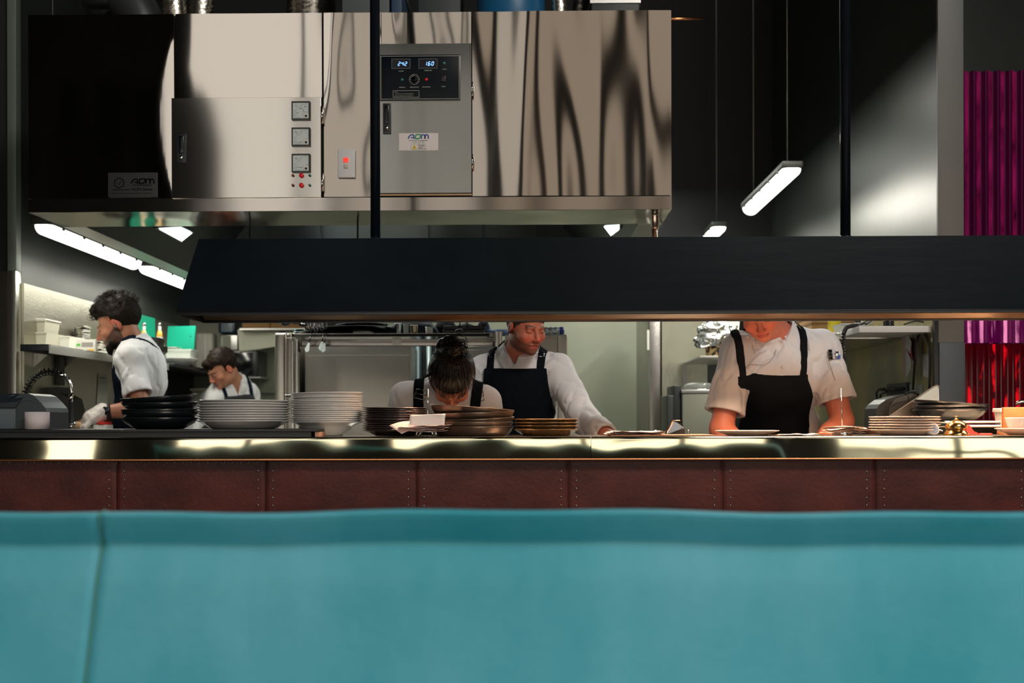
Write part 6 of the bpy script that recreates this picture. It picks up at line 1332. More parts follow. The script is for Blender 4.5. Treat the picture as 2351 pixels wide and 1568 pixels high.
class Person:
    def __init__(s,label,yaw,pitch,roll,head,anchor,neck,sh,el,wr,chest,pelvis,byaw,skin,scale=1.,width=1.,hs=1.,name='person'):
        s.H=frame_(yaw,pitch,roll); s.hs=hs
        head=np.array(head,float)
        s.hc=head-s.H@(np.array([0,.090,-.113])*hs) if anchor=='chin' else head
        s.neck=np.array(neck,float); s.sh=[np.array(v,float) for v in sh]; s.el=[np.array(v,float) for v in el]; s.wr=[np.array(v,float) for v in wr]
        s.chest=np.array(chest,float); s.pel=np.array(pelvis,float); s.B=frame_(byaw); s.sc=scale; s.w=width; s.skin=skin
        s.t=thing(name,label,'person',(s.pel[0],s.pel[1],0)); 
        up=nrm(s.neck-s.pel); r=nrm(s.sh[0]-s.sh[1]); f=nrm(np.cross(up,r)); 
        if f@s.B[:,1]<0: r=-r; f=-f
        s.T=np.stack([r,f,np.cross(r,f)],1)   # torso frame
    def loc(s,P_): return (P_-s.hc)@s.H/s.hs
    def hp(s,v): return s.hc+s.H@(np.array(v,float)*s.hs)
    def hell(s,c,r,M=None): return ell(s.hp(c),np.array(r)*s.hs,s.H if M is None else s.H@M)
    def hcap(s,a,b,ra,rb=None): return cap(s.hp(a),s.hp(b),ra*s.hs,(ra if rb is None else rb)*s.hs)
    def torso(s,g,e=0,legs=False,k=.05):
        w=s.w; T=s.T
        g.add(ell(s.chest+T@np.array([0,-.005,.02]),(.165*w+e,.115*w+e,.185+e),T),k)
        g.add(ell(s.chest*.45+s.pel*.55,(.145*w+e,.112*w+e,.19+e),T),k)
        g.add(ell(s.pel,(.165*w+e,.12*w+e,.13+e),s.B),k)
        for q in s.sh: g.add(cap(s.neck+(q-s.neck)*.25-T[:,2]*.025,q+(s.neck-q)*.06,.052+e,.058+e),k)
        g.add(cap(s.neck+T[:,2]*.01,s.chest,.062+e,.10+e),k)
    def legs(s,g,e=0,kn=True):
        r=s.B[:,0]
        for sg in (-1,1):
            hip=s.pel+r*.085*sg-np.array([0,0,.04]); foot=np.array([s.pel[0],s.pel[1],.08])+r*.11*sg; knee=(hip+foot)/2+s.B[:,1]*.02
            g.add(cap(hip,knee,.082+e,.056+e),.03); g.add(cap(knee,foot,.054+e,.036+e if e==0 else .05+e),.02)
            if e==0: g.add(cap(foot-np.array([0,0,.03]),foot+s.B[:,1]*.13-np.array([0,0,.045]),.036,.028),.02)
    def hand(s,g,w,e,sd,curl=.6,dirv=None):
        d=nrm(w-e) if dirv is None else nrm(dirv); up=np.array([0,0,1.]); side=nrm(np.cross(d,up)); n=nrm(np.cross(side,d))
        if n[2]<0: n=-n
        pc=w+d*.045; g.add(ell(pc,(.042,.048,.016),np.stack([side,d,n],1)),.015)
        for i,(o,L) in enumerate(((-.030,.066),(-.010,.076),(.010,.072),(.029,.058))):
            b=w+d*.080+side*o; p1=b+(d*math.cos(curl*.5)-n*math.sin(curl*.5))*L*.45; p2=p1+(d*math.cos(curl*1.3)-n*math.sin(curl*1.3))*L*.32; p3=p2+(d*math.cos(curl*1.9)-n*math.sin(curl*1.9))*L*.25
            g.add(cap(b-d*.02,p1,.0098,.0088),.004); g.add(cap(p1,p2,.0088,.008),.003); g.add(cap(p2,p3,.008,.0065),.003)
        b=w+d*.025+side*(.030*sd); p1=b+(side*sd*.6+d*.7-n*.25)*.038; p2=p1+(d*.8+side*sd*.25-n*.5)*.030; g.add(cap(b,p1,.013,.010),.008); g.add(cap(p1,p2,.010,.008),.003)
    def body(s,hf=.0026,beard=None,brow=(.02,.01,.006),lip=(.42,.10,.08),female=False,hands=(1,1),eyeline=True):
        allp=np.array([s.hc,s.pel]+s.sh+s.el+s.wr); lo=allp.min(0)-.24; hi=allp.max(0)+.20; lo[2]=-.005; hi[2]=s.hc[2]+.17
        fx=[[(s.hc[i]-.125,s.hc[i]+.135,hf)] for i in range(3)]
        for w_,d_ in zip(s.wr,hands):
            for i in range(3): fx[i].append((w_[i]-.09,w_[i]+.10,.0055))
        g=G(*[axis_(lo[i],hi[i],.011,fx[i]) for i in range(3)])
        s.torso(g,-.012); s.legs(g)
        g.add(cap(s.neck-s.T[:,2]*.02,s.hp((0,-.028,-.055)),.058 if not female else .05,.056*s.hs if not female else .047),.035)
        for i in (0,1):
            g.add(cap(s.sh[i],s.el[i],.050*s.sc,.043*s.sc),.03); m=s.el[i]*.7+s.wr[i]*.3
            g.add(cap(s.el[i],m,.042*s.sc,.044*s.sc),.02); g.add(cap(m,s.wr[i],.044*s.sc,.029*s.sc),.02)
            sd=1 if nrm(np.cross(nrm(s.wr[i]-s.el[i]),np.array([0,0,1.])))@(s.neck-s.sh[i])>0 else -1
            if hands[i]: s.hand(g,s.wr[i],s.el[i],sd)
        # head
        g.add(s.hell((0,-.018,.030),(.0755,.096,.088)),.02); g.add(s.hell((0,.022,-.030),(.063,.074,.082)),.03)
        g.add(s.hell((0,.030,-.074),(.056,.056,.040)),.025); g.add(s.hell((0,.076,-.098),(.021,.018,.017)),.022)
        for q in (-1,1):
            g.add(s.hell((q*.046,.006,-.066),(.018,.030,.024)),.03); g.add(s.hell((q*.040,.064,-.030),(.024,.022,.020)),.022)
            g.sub(s.hell((q*.031,.105,-.001),(.021,.020,.014)),.012); g.add(s.hcap((q*.014,.090,.017),(q*.044,.078,.016),.0075,.0055),.010)
            g.add(s.hell((q*.031,.0785,-.002),(.0150,.0125,.0118)),.004); g.add(s.hell((q*.0115,.100,-.0375),(.0075,.009,.0065)),.006)
            g.add(s.hell((q*.0765,-.010,-.010),(.0085,.021,.033),np.array(Matrix.Rotation(R(-12*1),3,'X')@Matrix.Rotation(R(q*-18),3,'Z'))),.007)
            g.sub(s.hell((q*.0855,-.004,-.006),(.0055,.011,.018)),.005)
        g.add(s.hcap((0,.088,.010),(0,.113,-.032),.0068,.0105),.011); g.sub(s.hell((.0075,.104,-.047),(.004,.006,.004)),.003); g.sub(s.hell((-.0075,.104,-.047),(.004,.006,.004)),.003)
        g.add(s.hell((0,.0925,-.0615),(.022,.0095,.0060)),.006); g.add(s.hell((0,.0905,-.0735),(.019,.0095,.0070)),.006); g.sub(s.hcap((-.021,.098,-.0672),(.021,.098,-.0672),.0026),.003)
        g.sub(s.hcap((-.006,.104,-.083),(.006,.104,-.083),.006),.01)
        sk=np.array(s.skin)
        def colf(P_):
            L=s.loc(P_); x,y,z=L[:,0],L[:,1],L[:,2]; ax=np.abs(x); n=len(P_)
            c=np.repeat(sk[None],n,0); nz=pnoise(P_[:,0],P_[:,1],P_[:,2],60,2)*.5+pnoise(P_[:,0],P_[:,1],P_[:,2],140,5)*.3
            c=c*(1+.10*nz[:,None]*np.array([.5,1,1])); hd=(y>-.2)&(np.abs(z)<.16)&(ax<.12)
            def mix(mask,col,a=1.): 
                w=(np.clip(mask,0,1)*a*hd)[:,None]; return c*(1-w)+np.array(col)[None]*w
            c=mix(np.exp(-(((ax-.040)/.020)**2+((z+.035)/.020)**2))*(y>.03),sk*np.array([1.15,.62,.58]),.7)      # cheeks
            c=mix(np.exp(-((x/.016)**2+((z+.034)/.016)**2))*(y>.09),sk*np.array([1.15,.62,.60]),.8)
            c=mix((ax>.070)*1.*(np.abs(z+.01)<.045)*(np.abs(y+.01)<.03),sk*np.array([1.15,.6,.55]),.8)
            if beard:
                bc,den,up=beard
                line=np.where(y>.072,-.052,-.052+(.072-y)*.62); m=np.clip((line-z)/.010,0,1)*(y>-.012)*np.clip((z+.135)/.02,0,1)
                mou=((ax<.030)&(z<-.046)&(z>-.062)&(y>.06))*.75; lipm=((ax<.022)&(z>-.081)&(z<-.056)&(y>.088))
                nn=.72+.28*np.random.RandomState(3).rand(n); m=np.maximum(m,mou)*nn*den*(1-lipm); c=mix(m,bc)
            c=mix(((ax<.021)&(z>-.079)&(z<-.0575)&(y>.089))*1.,lip,.85); c=mix(((ax<.023)&(np.abs(z+.0672)<.0018)&(y>.08))*1.,np.array(lip)*.25,.9)
            bz=.0185+.004*np.sin((ax-.012)/.036*3); c=mix((ax>.013)*(ax<.049)*np.exp(-((z-bz)/.0042)**2)*(y>.05),brow,.85)
            c=mix((ax>.015)*(ax<.047)*np.exp(-((z+.0075+.0022*((ax-.031)/.015)**2*-1)/.0016)**2)*(y>.06),(.03,.012,.01),.9)
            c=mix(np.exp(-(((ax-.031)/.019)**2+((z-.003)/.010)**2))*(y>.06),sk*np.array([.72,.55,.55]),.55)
            return c
        o=emit('body',g,SKIN,s.t,2,colf); return o
    def jacket(s,frac=(.8,.8),full=(0,0),e=.014,collar=.035,vdepth=.03,m=JAC,h=.0058,seed=1,notch=.35):
        pts=np.array([s.neck,s.pel]+s.sh+s.el+(s.wr if any(full) else [])); lo=pts.min(0)-.19; hi=pts.max(0)+.16; lo[2]=s.pel[2]-.20
        g=G(*[axis_(lo[i],hi[i],h) for i in range(3)]); s.torso(g,e,k=.045)
        s.slv=[]
        for i in (0,1):
            a_=s.sh[i]; 
            if full[i]:
                g.add(cap(a_,s.el[i],.064*s.sc,.060*s.sc),.035); end=s.el[i]+(s.wr[i]-s.el[i])*full[i]; g.add(cap(s.el[i],end,.060*s.sc,.052*s.sc),.03); s.slv.append((s.el[i],end,.052*s.sc))
            else:
                end=a_+(s.el[i]-a_)*frac[i]; g.add(cap(a_,end,.062*s.sc,.077*s.sc),.035); s.slv.append((a_,end,.077*s.sc))
        ax=s.hp((0,-.028,-.055))-s.neck; an=nrm(ax); T=s.T
        g.add(cap(s.neck-T[:,2]*.03,s.neck+an*(collar+.06),.076,.073),.02)
        X,Y,Z=g.xs[:,None,None],g.ys[None,:,None],g.zs[None,None,:]
        dd=lambda n,c: (X-c[0])*n[0]+(Y-c[1])*n[1]+(Z-c[2])*n[2]
        # wrinkles
        s.seed=seed; g.V+=s.folds(X,Y,Z)
        # cut the neck opening, the top of the collar and the V in front
        an=nrm(an*.4+T[:,2]*.6); top=s.neck+an*collar; r_=T[:,0]
        dt=dd(an+T[:,1]*.22,top); near=np.sqrt(dd(r_,s.neck)**2+dd(T[:,1],s.neck)**2)
        g.V=np.where((near<.15)&(dd(an,s.neck)>-.02),np.maximum(g.V,dt),g.V)
        q=cap(s.neck-an*.06,s.neck+an*.2,.0645,.064)[2](X,Y,Z); g.V=np.maximum(g.V,-q)
        ul=np.abs(dd(r_,s.neck)); fw=dd(T[:,1],s.neck); zz=dd(T[:,2],s.neck)
        vv=np.maximum(ul-(zz+vdepth)*notch-.004,-(fw-.01)); g.V=np.maximum(g.V,-np.maximum(vv,-(zz+vdepth)))
        for a_,b_,r in s.slv:
            d=nrm(b_-a_); g.V=np.where(cap(a_,b_+d*.1,r*1.3)[2](X,Y,Z)<.02,np.maximum(g.V,dd(d,b_)),g.V); inner=np.maximum(cap(b_-d*.05,b_+d*.05,r-.019)[2](X,Y,Z),-dd(d,b_-d*.055)); g.V=np.maximum(g.V,-inner)
        g.V=np.maximum(g.V,-(Z-(s.pel[2]-.16)))
        s.g=g; return emit('jacket',g,m,s.t,1)
    def folds(s,X,Y,Z):
        sd=s.seed; a=X*.9+.35*Z; n1=pnoise(a,Y*.6,Z*.45,34,sd); n2=pnoise(X*1.1-.5*Z,Y,Z*.7,52,sd+3)
        return (.0050*n1+.0030*n2+.0085*np.exp(-(n1/.16)**2)*np.clip(n2+.5,0,1)+.0060*np.exp(-(n2/.14)**2)*np.clip(.6-n1,0,1))
    def apron(s,top,bw,tw=None,wid=.0175,u0=.075,u1=.085,m=APR,back='over',zlow=None,side=.17,uc=0,e=.009,strap_top=None,flare=.5,strapm=None):
        """bib: z below top and |u|<half width ; straps run up over the shoulders"""
        lo=s.g.xs[0],s.g.ys[0],zlow or .45; pts=np.array([s.neck,s.pel]+s.sh); l=pts.min(0)-.17; h_=pts.max(0)+.10; l[2]=.50
        g=G(*[axis_(l[i],h_[i],.0055) for i in range(3)]); s.torso(g,.014+e,k=.045)
        r=s.B[:,0]
        for sg in (-1,1): hip=s.pel+r*.085*sg; g.add(cap(hip,hip-np.array([0,0,.5]),.105,.11),.06)
        for i in (0,1): g.add(cap(s.sh[i],s.sh[i]+(s.slv[i][1]-s.slv[i][0])*.5 if s.slv[i][0] is s.sh[i] else s.el[i],.064*s.sc+e,.066*s.sc+e),.035)
        X,Y,Z=g.xs[:,None,None],g.ys[None,:,None],g.zs[None,None,:]
        dd=lambda n,c: (X-c[0])*n[0]+(Y-c[1])*n[1]+(Z-c[2])*n[2]
        g.V+=s.folds(X,Y,Z)*.5
        T=s.T; u=dd(T[:,0],s.neck)-uc; fw=dd(T[:,1],s.neck if False else s.chest); zc=dd(T[:,2],top); au=np.abs(u)
        base=g.V.copy()
        W=bw+np.clip(-zc-.02,0,1)*flare; W=np.minimum(W,side); reg=np.maximum(np.maximum(zc,au-W),-(fw+.02))
        g.V=np.maximum(base,reg); o=emit('apron',g,m,s.t,1)
        # straps
        ub=u0+(u1-u0)*np.clip(zc/.15,0,1); st=np.abs(au-ub)-wid; stf=np.maximum(np.maximum(st,-(zc+.02)),-(fw+.0))
        gs=G(g.xs,g.ys,g.zs); gs.V=np.maximum(base+.001,stf)
        P_,F_=nets(gs); 
        if len(F_): s.split_lr('strap',P_,F_,o,strapm or m)
        if back=='x':
            zm=dd(T[:,2],s.chest+T[:,2]*.03)
            for sg in (-1,1):
                b_=np.maximum(np.maximum(np.abs(u-sg*(zm*.62))-wid,fw-.0),-(zm+.25)); gb=G(g.xs,g.ys,g.zs); gb.V=np.maximum(base+.001,b_); P_,F_=nets(gb)
                if len(F_): mkmesh('back_strap',smooth(P_,F_,1),F_,m,o)
        else:
            b_=np.maximum(np.abs(au-.08)-wid,fw-.0); gb=G(g.xs,g.ys,g.zs); gb.V=np.maximum(base+.001,b_); P_,F_=nets(gb)
            s.split_lr('back_strap',P_,F_,o,m)
        return o
    def split_lr(s,name,P_,F_,par,m):
        if not len(P_): return
        u=(P_-s.neck)@s.T[:,0]
        for sg in (-1,1):
            mk=(u[F_].mean(1)*sg)>0; 
            if not mk.any(): continue
            Fs=F_[mk]; used=np.unique(Fs); mp=np.full(len(P_),-1); mp[used]=np.arange(len(used)); mkmesh(name,smooth(P_[used],mp[Fs],1),mp[Fs],m,par)
    def trousers(s):
        allp=np.array([s.pel]); lo=allp.min(0)-.30; hi=allp.max(0)+.30; lo[2]=.02; hi[2]=s.pel[2]+.1
        g=G(*[axis_(lo[i],hi[i],.011) for i in range(3)]); s.legs(g,.016); g.add(ell(s.pel,(.172*s.w,.125*s.w,.125),s.B),.03); g.V=np.maximum(g.V,-(g.zs[None,None,:]-.07)); emit('trousers',g,TRO,s.t,1)
        r=s.B[:,0]
        for sg in (-1,1):
            f=np.array([s.pel[0],s.pel[1],.045])+r*.11*sg; l=f-.16; h=f+.2; l[2]=-.01; h[2]=.14
            g=G(*[axis_(l[i],h[i],.009) for i in range(3)]); g.add(cap(f-s.B[:,1]*.05,f+s.B[:,1]*.15,.046,.040),.02); g.V=np.maximum(g.V,-(g.zs[None,None,:]-.003)); emit('shoe',g,SHOE,s.t,1)
    def surf(s,g,p,d,maxd=.2):
        """march from p along d until the field is left"""
        p=np.array(p,float); d=nrm(d)
        for i in range(int(maxd/.003)):
            q=p+d*.003*i; ix=[int(np.clip(np.searchsorted(a_,v),0,len(a_)-1)) for a_,v in zip((g.xs,g.ys,g.zs),q)]
            if g.V[ix[0],ix[1],ix[2]]>0: return q
        return p
def hairgrid(s,h=.003,pad=.17): return G(*[axis_(s.hc[i]-pad,s.hc[i]+pad,h) for i in range(3)])
def hlocal(s,g):
    X,Y,Z=g.xs[:,None,None]-s.hc[0],g.ys[None,:,None]-s.hc[1],g.zs[None,None,:]-s.hc[2]; H=s.H/s.hs
    return [X*H[0,i]+Y*H[1,i]+Z*H[2,i] for i in range(3)]
def strands(s,name,m,par,n,fn,L,w=.0012,seed=0,steps=7):
    """thin locks lying along the head; fn(rand)->(local start, local dir)"""
    b=MB(); rs=np.random.RandomState(seed)
    for i in range(n):
        pts=fn(rs,steps); 
        if pts is None: continue
        b.tube([Vector(s.hp(p)) for p in pts],[w*(1-.7*j/(len(pts)-1)) for j in range(len(pts))],4,cap=False)
    return b.build(name,m,par)
def onskull(p,lift=.012):
    c=np.array([0,-.018,.030]); d=(np.array(p)-c)/np.array([.0755,.096,.088]); d=d/np.linalg.norm(d); return c+d*(np.array([.0755,.096,.088])+lift)
def Pn(x,y,Y): return np.array(P(x,y,Y))
def vtag(c): return Vector(c)
def button(s,p,n,r,par,m,name='button'):
    q=Vector(n).to_track_quat('Z','Y').to_matrix(); MB().lathe([(0,.003),(r*.55,.003),(r*.7,.0042),(r,.003),(r,0),(0,0)],p,20,rot=q).build(name,m,par)
def buckle(p,n,up,w,h,par):
    n=Vector(n).normalized(); up=Vector(up).normalized(); r=n.cross(up).normalized(); up=r.cross(n).normalized(); p=Vector(p)+n*.004; b=MB()
    q=[p+r*x*w/2+up*z*h/2 for x,z in ((-1,-1),(-1,0),(-1,1),(0,1),(1,1),(1,0),(1,-1),(0,-1),(-1,-1))]; b.tube(q,.0018,6); b.tube([p-r*w/2,p+r*w/2],.0018,6); b.build('buckle',LC,par)
BUT=mat('button_white',(.72,.70,.70),.3)
# ---------------------------------------------------------------- bent-over chef by the second spike
bench_x0=P(860,HY,4.5).x; pb=thing('prep_bench','low stainless prep bench directly behind the pass where the chefs work','bench',((bench_x0+1.6)/2,4.45,0))
MB().box((P(640,0,4.4).x,4.325,.86),(x0b-.01,4.56,.90),.003).build('bench_top',STEEL,pb); MB().box((P(640,0,4.4).x+.02,4.33,0),(x0b-.03,4.50,.859)).build('cabinet',STEELD,pb)
SK1=(.60,.20,.13)
a=Person('x',-8,46,-14,Pn(1757,788,4.42),'chin',Pn(1782,762,4.66),[Pn(1694,803,4.62),Pn(1889,800,4.66)],[Pn(1656,985,4.56),Pn(1934,970,4.60)],[Pn(1722,1065,4.46),Pn(1850,1058,4.45)],Pn(1787,875,4.70),Pn(1790,1100,4.88),0,SK1,scale=1.08,width=1.08)
a.t['label']='person in white short-sleeved chef jacket and black apron, head bowed, beside the round-based spike'
a.body(brow=(.30,.13,.07),lip=(.42,.07,.06))
a.jacket((.80,.72),e=.016,collar=.058,vdepth=.012,seed=1,notch=.75)
ap=a.apron(Pn(1762,853,4.6),.146,u0=.124,u1=.138,uc=.052,wid=.0155,flare=.5,side=.185)
a.trousers()
# short fair hair
g=hairgrid(a,.0038); x,y,z=hlocal(a,g); c_=ell((0,0,0),(1,1,1))
g.add(a.hell((0,-.020,.034),(.081,.101,.091)),.01); g.V+=.003*pnoise(g.xs[:,None,None],g.ys[None,:,None],g.zs[None,None,:],180,2)
g.V=np.maximum(g.V,-(z-np.where(y>.02,.052+(y-.02)*.2,-.03+(.02-y)*.0)-np.where((y<=.02)&(y>-.02),.055*(y+.02)/.04,0)))
emit('hair',g,mat('hair_fair',(.12,.07,.04),.6,bump=(240,.002,(1,1,1))),a.t,1)
def front(s,px,py,Y0,g=None): 
    """point where the view ray through a pixel meets the jacket"""
    g=g or s.g; d=np.array(ray(px,py)); d/=np.linalg.norm(d); c=np.array(CAMLOC); p=c+d*(Y0-.5)/d[1]
    for i in range(600):
        q=p+d*.002*i; ix=[int(np.searchsorted(a_,v)) for a_,v in zip((g.xs,g.ys,g.zs),q)]
        if all(0<ix[k]<len(a_) for k,a_ in enumerate((g.xs,g.ys,g.zs))) and g.V[ix[0],ix[1],ix[2]]<0.001: return q
    return c+d*Y0/d[1]
jk=[o for o in a.t.children if o.name.startswith('jacket')][0]
for px,py in ((1716,776),(1804,774),(1718,845),(1797,843)):
    p=front(a,px,py,4.6); button(a,Vector(p)+Vector((0,-.001,0)),(0,-1,.15),.0058,jk,BUT)
# overlapping front flap: folded collar corner
def strip(s,pxs,Y0,w,par,name,m,lift=.0025):
    b=MB(); pts=[Vector(front(s,x,y,Y0))+Vector((0,-lift,0)) for x,y in pxs]; b.tube(pts,w,6); b.build(name,m,par)
strip(a,[(1781,803),(1779,815),(1770,826),(1766,832),(1755,838),(1740,838),(1722,837),(1712,845)],4.6,.0013,jk,'flap_edge',mat('seam_shadow',(.40,.37,.36),.9))
strip(a,[(1727,792),(1730,802),(1733,812)],4.6,.001,jk,'flap_edge',mat('seam_shadow',(0,0,0)))
strip(a,[(1762,803),(1745,812),(1732,824),(1722,836)],4.6,.0022,jk,'lapel_fold',JAC)
strip(a,[(1815,738),(1830,745),(1845,762),(1855,785),(1858,805)],4.6,.0009,jk,'shoulder_seam',mat('seam_shadow',(0,0,0)))
# sleeve pocket with pens and flag badge
p0,p1,p2,p3=[Vector(front(a,x,y,4.6))+Vector((0,-.003,0)) for x,y in ((1898,816),(1929,818),(1938,868),(1917,873))]
b=MB(); b.tube([p0,p3],.0012,6); b.tube([p0,p1],.0012,6); b.build('pocket_edge',mat('seam_shadow',(0,0,0)),jk)
for px,w in ((1904,.004),(1908,.0045)):
    q0=Vector(front(a,px+1,820,4.6)); q1=q0+Vector((-.004,-.006,.030)); MB().cyl(q0+Vector((0,-.007,-.01)),q1,w,12).build('pen',mat('pen_black',(.01,.01,.01),.2),jk)
q0=Vector(front(a,1920,818,4.6)); MB().box(q0+Vector((-.006,-.012,-.005)),q0+Vector((.006,-.007,.022)),.003).build('spoon_handle',LC,jk)
def flag(px,py,w,h,par,rot=0):
    q=Vector(front(a,px,py,4.6))+Vector((0,-.006,0)); ax=Vector((math.cos(rot),.12,math.sin(rot))).normalized(); up=Vector((-math.sin(rot),0,math.cos(rot)))
    def R4(x0,x1,z0,z1,d): return [q+ax*x+up*z+Vector((0,-d,0)) for x,z in ((x0,z0),(x1,z0),(x1,z1),(x0,z1))]
    t=MB().prism(R4(0,w,0,h,0),(0,.001,0)).build('flag_badge',mat('flag_blue',(.02,.07,.36),.6),par)
    MB().prism(R4(-w*.55,-.0003,0,h,0),(0,.001,0)).build('badge_label',mat('badge_white',(.62,.60,.60),.6),t)
    MB().prism(R4(0.0,w*.42,h*.52,h,.0006),(0,.0005,0)).build('flag_corner',mat('flag_red',(.6,.12,.12),.6),t)
    MB().prism(R4(w*.24,w*.34,h*.12,h*.34,.0006),(0,.0005,0)).build('flag_star',PLW,t)
flag(1917,824,.021,.017,jk,-.05)
# ---------------------------------------------------------------- capped chef
SK2=(.50,.165,.10)
c=Person('person in black cap, white long-sleeved jacket and black apron, looking down sideways',33,21,-2,Pn(1222,817,4.82),'chin',Pn(1190,812,5.02),[Pn(1110,852,5.06),Pn(1283,852,5.00)],[Pn(1078,985,5.04),Pn(1337,960,4.90)],[Pn(1150,1050,4.80),Pn(1398,1003,4.62)],Pn(1190,905,5.06),Pn(1188,1110,5.09),4,SK2,scale=1.04,width=1.02,hs=.945)
c.body(beard=((.035,.018,.012),.92,0),brow=(.07,.03,.018),lip=(.45,.10,.085))
c.jacket(full=(.9,.90),e=.014,collar=.062,vdepth=.040,seed=3,notch=.50)
ap=c.apron(Pn(1185,845,4.96),.139,u0=.111,u1=.116,wid=.0165,flare=.12,side=.165)
c.trousers()
for px,py in ((1134,816),(1238,814)):
    p=front(c,px,py,5.0); buckle(p,(0,-.75,.65),(0,.6,.8),.042,.030,ap)
g=hairgrid(c,.0036); x,y,z=hlocal(c,g)
g.add(c.hell((0,-.020,.034),(.0825,.104,.094)),.01)
g.V=np.maximum(g.V,-(z-(.004+.45*y))); emit('cap',g,mat('cap_navy',(.006,.009,.016),.9,bump=(500,.0002,(1,1,1))),c.t,1)
g=hairgrid(c,.0036); x,y,z=hlocal(c,g)
g.add(c.hell((0,-.020,.030),(.0815,.102,.094)),.01); g.V+=.0015*pnoise(g.xs[:,None,None],g.ys[None,:,None],g.zs[None,None,:],220,2)
lim=np.where(y>.046,.2,np.where(y>.020,-.020,-.050)); g.V=np.maximum(np.maximum(g.V,-(z-lim)),z-.052); 
emit('hair',g,mat('hair_short',(.035,.018,.012),.6,bump=(300,.002,(1,1,1))),c.t,1)
# ---------------------------------------------------------------- woman with the bun
SK3=(.48,.19,.11)
w=Person('person with black hair in a high bun, bending low in front of the capped chef',4,77,0,Pn(1037,868,4.46),'c',Pn(1030,893,4.66),[Pn(933,915,4.68),Pn(1112,926,4.68)],[Pn(908,1035,4.60),Pn(1130,1035,4.60)],[Pn(985,1075,4.44),Pn(1068,1075,4.44)],Pn(1025,975,4.72),Pn(1025,1125,4.77),0,SK3,scale=.95,width=.9,hs=.98)
w.body(female=True,brow=(.02,.01,.008))
w.jacket((.9,.9),e=.013,collar=.030,vdepth=.03,seed=5)
ap=w.apron(Pn(1025,945,4.7),.12,u0=.112,u1=.122,wid=.021,flare=.3,side=.15)
w.trousers()
p=front(w,966,906,4.7); buckle(p,(0,-.9,.3),(.25,.1,1),.044,.040,ap); p=front(w,1098,911,4.7); buckle(p,(0,-.9,.3),(-.1,.1,1),.044,.040,ap)
g=hairgrid(w,.0026,.19); x,y,z=hlocal(w,g)
g.add(w.hell((0,-.020,.032),(.0840,.1045,.096)),.01)
g.V=np.maximum(g.V,-(z-np.where(y>0,.010+(y)*.55,.010+y*.75)))
g.add(w.hell((0,-.080,.104),(.046,.044,.042)),.012); g.add(w.hell((.030,-.110,.094),(.030,.030,.030)),.008); g.add(w.hell((-.028,-.085,.126),(.028,.026,.024)),.008); g.add(w.hell((.005,-.120,.116),(.030,.025,.026)),.008)
d=np.sqrt((x)**2+(y+.080)**2+(z-.104)**2)
ang=np.arctan2(x,y+.06)
g.V+=np.where(d<.085,.0035*np.sin(d*260+3*ang)+.002*np.sin(ang*13+z*150),.0016*np.sin(ang*46+np.sin(z*60)))
hr=emit('hair',g,HAIRK,w.t,1)
def fl(rs,steps):
    th=rs.uniform(-PI,PI); s0=onskull((.4*math.sin(th)*.2,-.05,.12),.016); e=np.array([.08*math.sin(th),.09*math.cos(th)-.02,.02+.03*rs.rand()]); out=[]
    for j in range(steps):
        t=j/(steps-1); q=s0*(1-t)+e*t; out.append(onskull(q,.0185+.0015*rs.rand()))
    return out
strands(w,'hair_strands',HAIRK,hr,420,fl,.1,.0011,1)['kind']='stuff'
def curl(rs,steps):
    c0=np.array([rs.uniform(-.035,.035),-.087+rs.uniform(-.03,.03),.104+rs.uniform(-.03,.035)]); r=rs.uniform(.022,.045); a0=rs.uniform(0,6); tl=rs.uniform(-1,1); n=10
    return [c0+np.array([r*math.cos(a0+j*.45),r*math.sin(a0+j*.45)*tl,r*math.sin(a0+j*.45)]) for j in range(n)]
strands(w,'bun_strands',HAIRK,hr,150,curl,.1,.0014,2)['kind']='stuff'
def fly(rs,steps):
    sg=rs.choice([-1,1]); p=np.array([sg*.083,rs.uniform(-.06,.05),rs.uniform(.0,.06)]); d=np.array([sg*rs.uniform(.1,.5),rs.uniform(-.2,.8),rs.uniform(-1,-.3)]); d/=np.linalg.norm(d); return [p+d*.012*j+np.array([sg*.0008*j*j,0,0]) for j in range(6)]
strands(w,'loose_hairs',HAIRK,hr,40,fly,.1,.0005,3)['kind']='stuff'
b=MB(); e0=Vector(w.hp((.080,-.006,-.045))); e1=Vector(w.hp((-.080,-.006,-.045)))
eL=e0 if e0.x<e1.x else e1; b.tube([eL+Vector((.011*math.cos(t),0,-.012+.011*math.sin(t))) for t in np.linspace(0,2*PI,20)],.0009,6); b.build('hoop_earring',LC,w.t)
# ---------------------------------------------------------------- bearded chef at the wall
SK4=(.40,.17,.10)
d=Person('person with curly dark hair and beard, navy apron, watch and glove, seen side-on',-84,24,0,Pn(270,744,5.68),'c',Pn(304,792,5.72),[Pn(297,826,5.54),Pn(322,820,5.88)],[Pn(326,938,5.48),Pn(290,950,5.92)],[Pn(230,947,5.42),Pn(225,960,5.70)],Pn(322,868,5.72),Pn(316,1050,5.75),-104,SK4,scale=.98,width=.95,hs=1.02)
d.body(hf=.003,beard=((.012,.008,.006),.97,0),brow=(.02,.012,.008),lip=(.32,.10,.08),hands=(0,1))
d.jacket((.72,.72),e=.016,collar=.045,vdepth=.02,seed=7)
ap=d.apron(Pn(262,842,5.7),.10,u0=.085,u1=.085,wid=.012,back='x',m=APN,side=.19,flare=1.2,e=.006)
d.trousers()
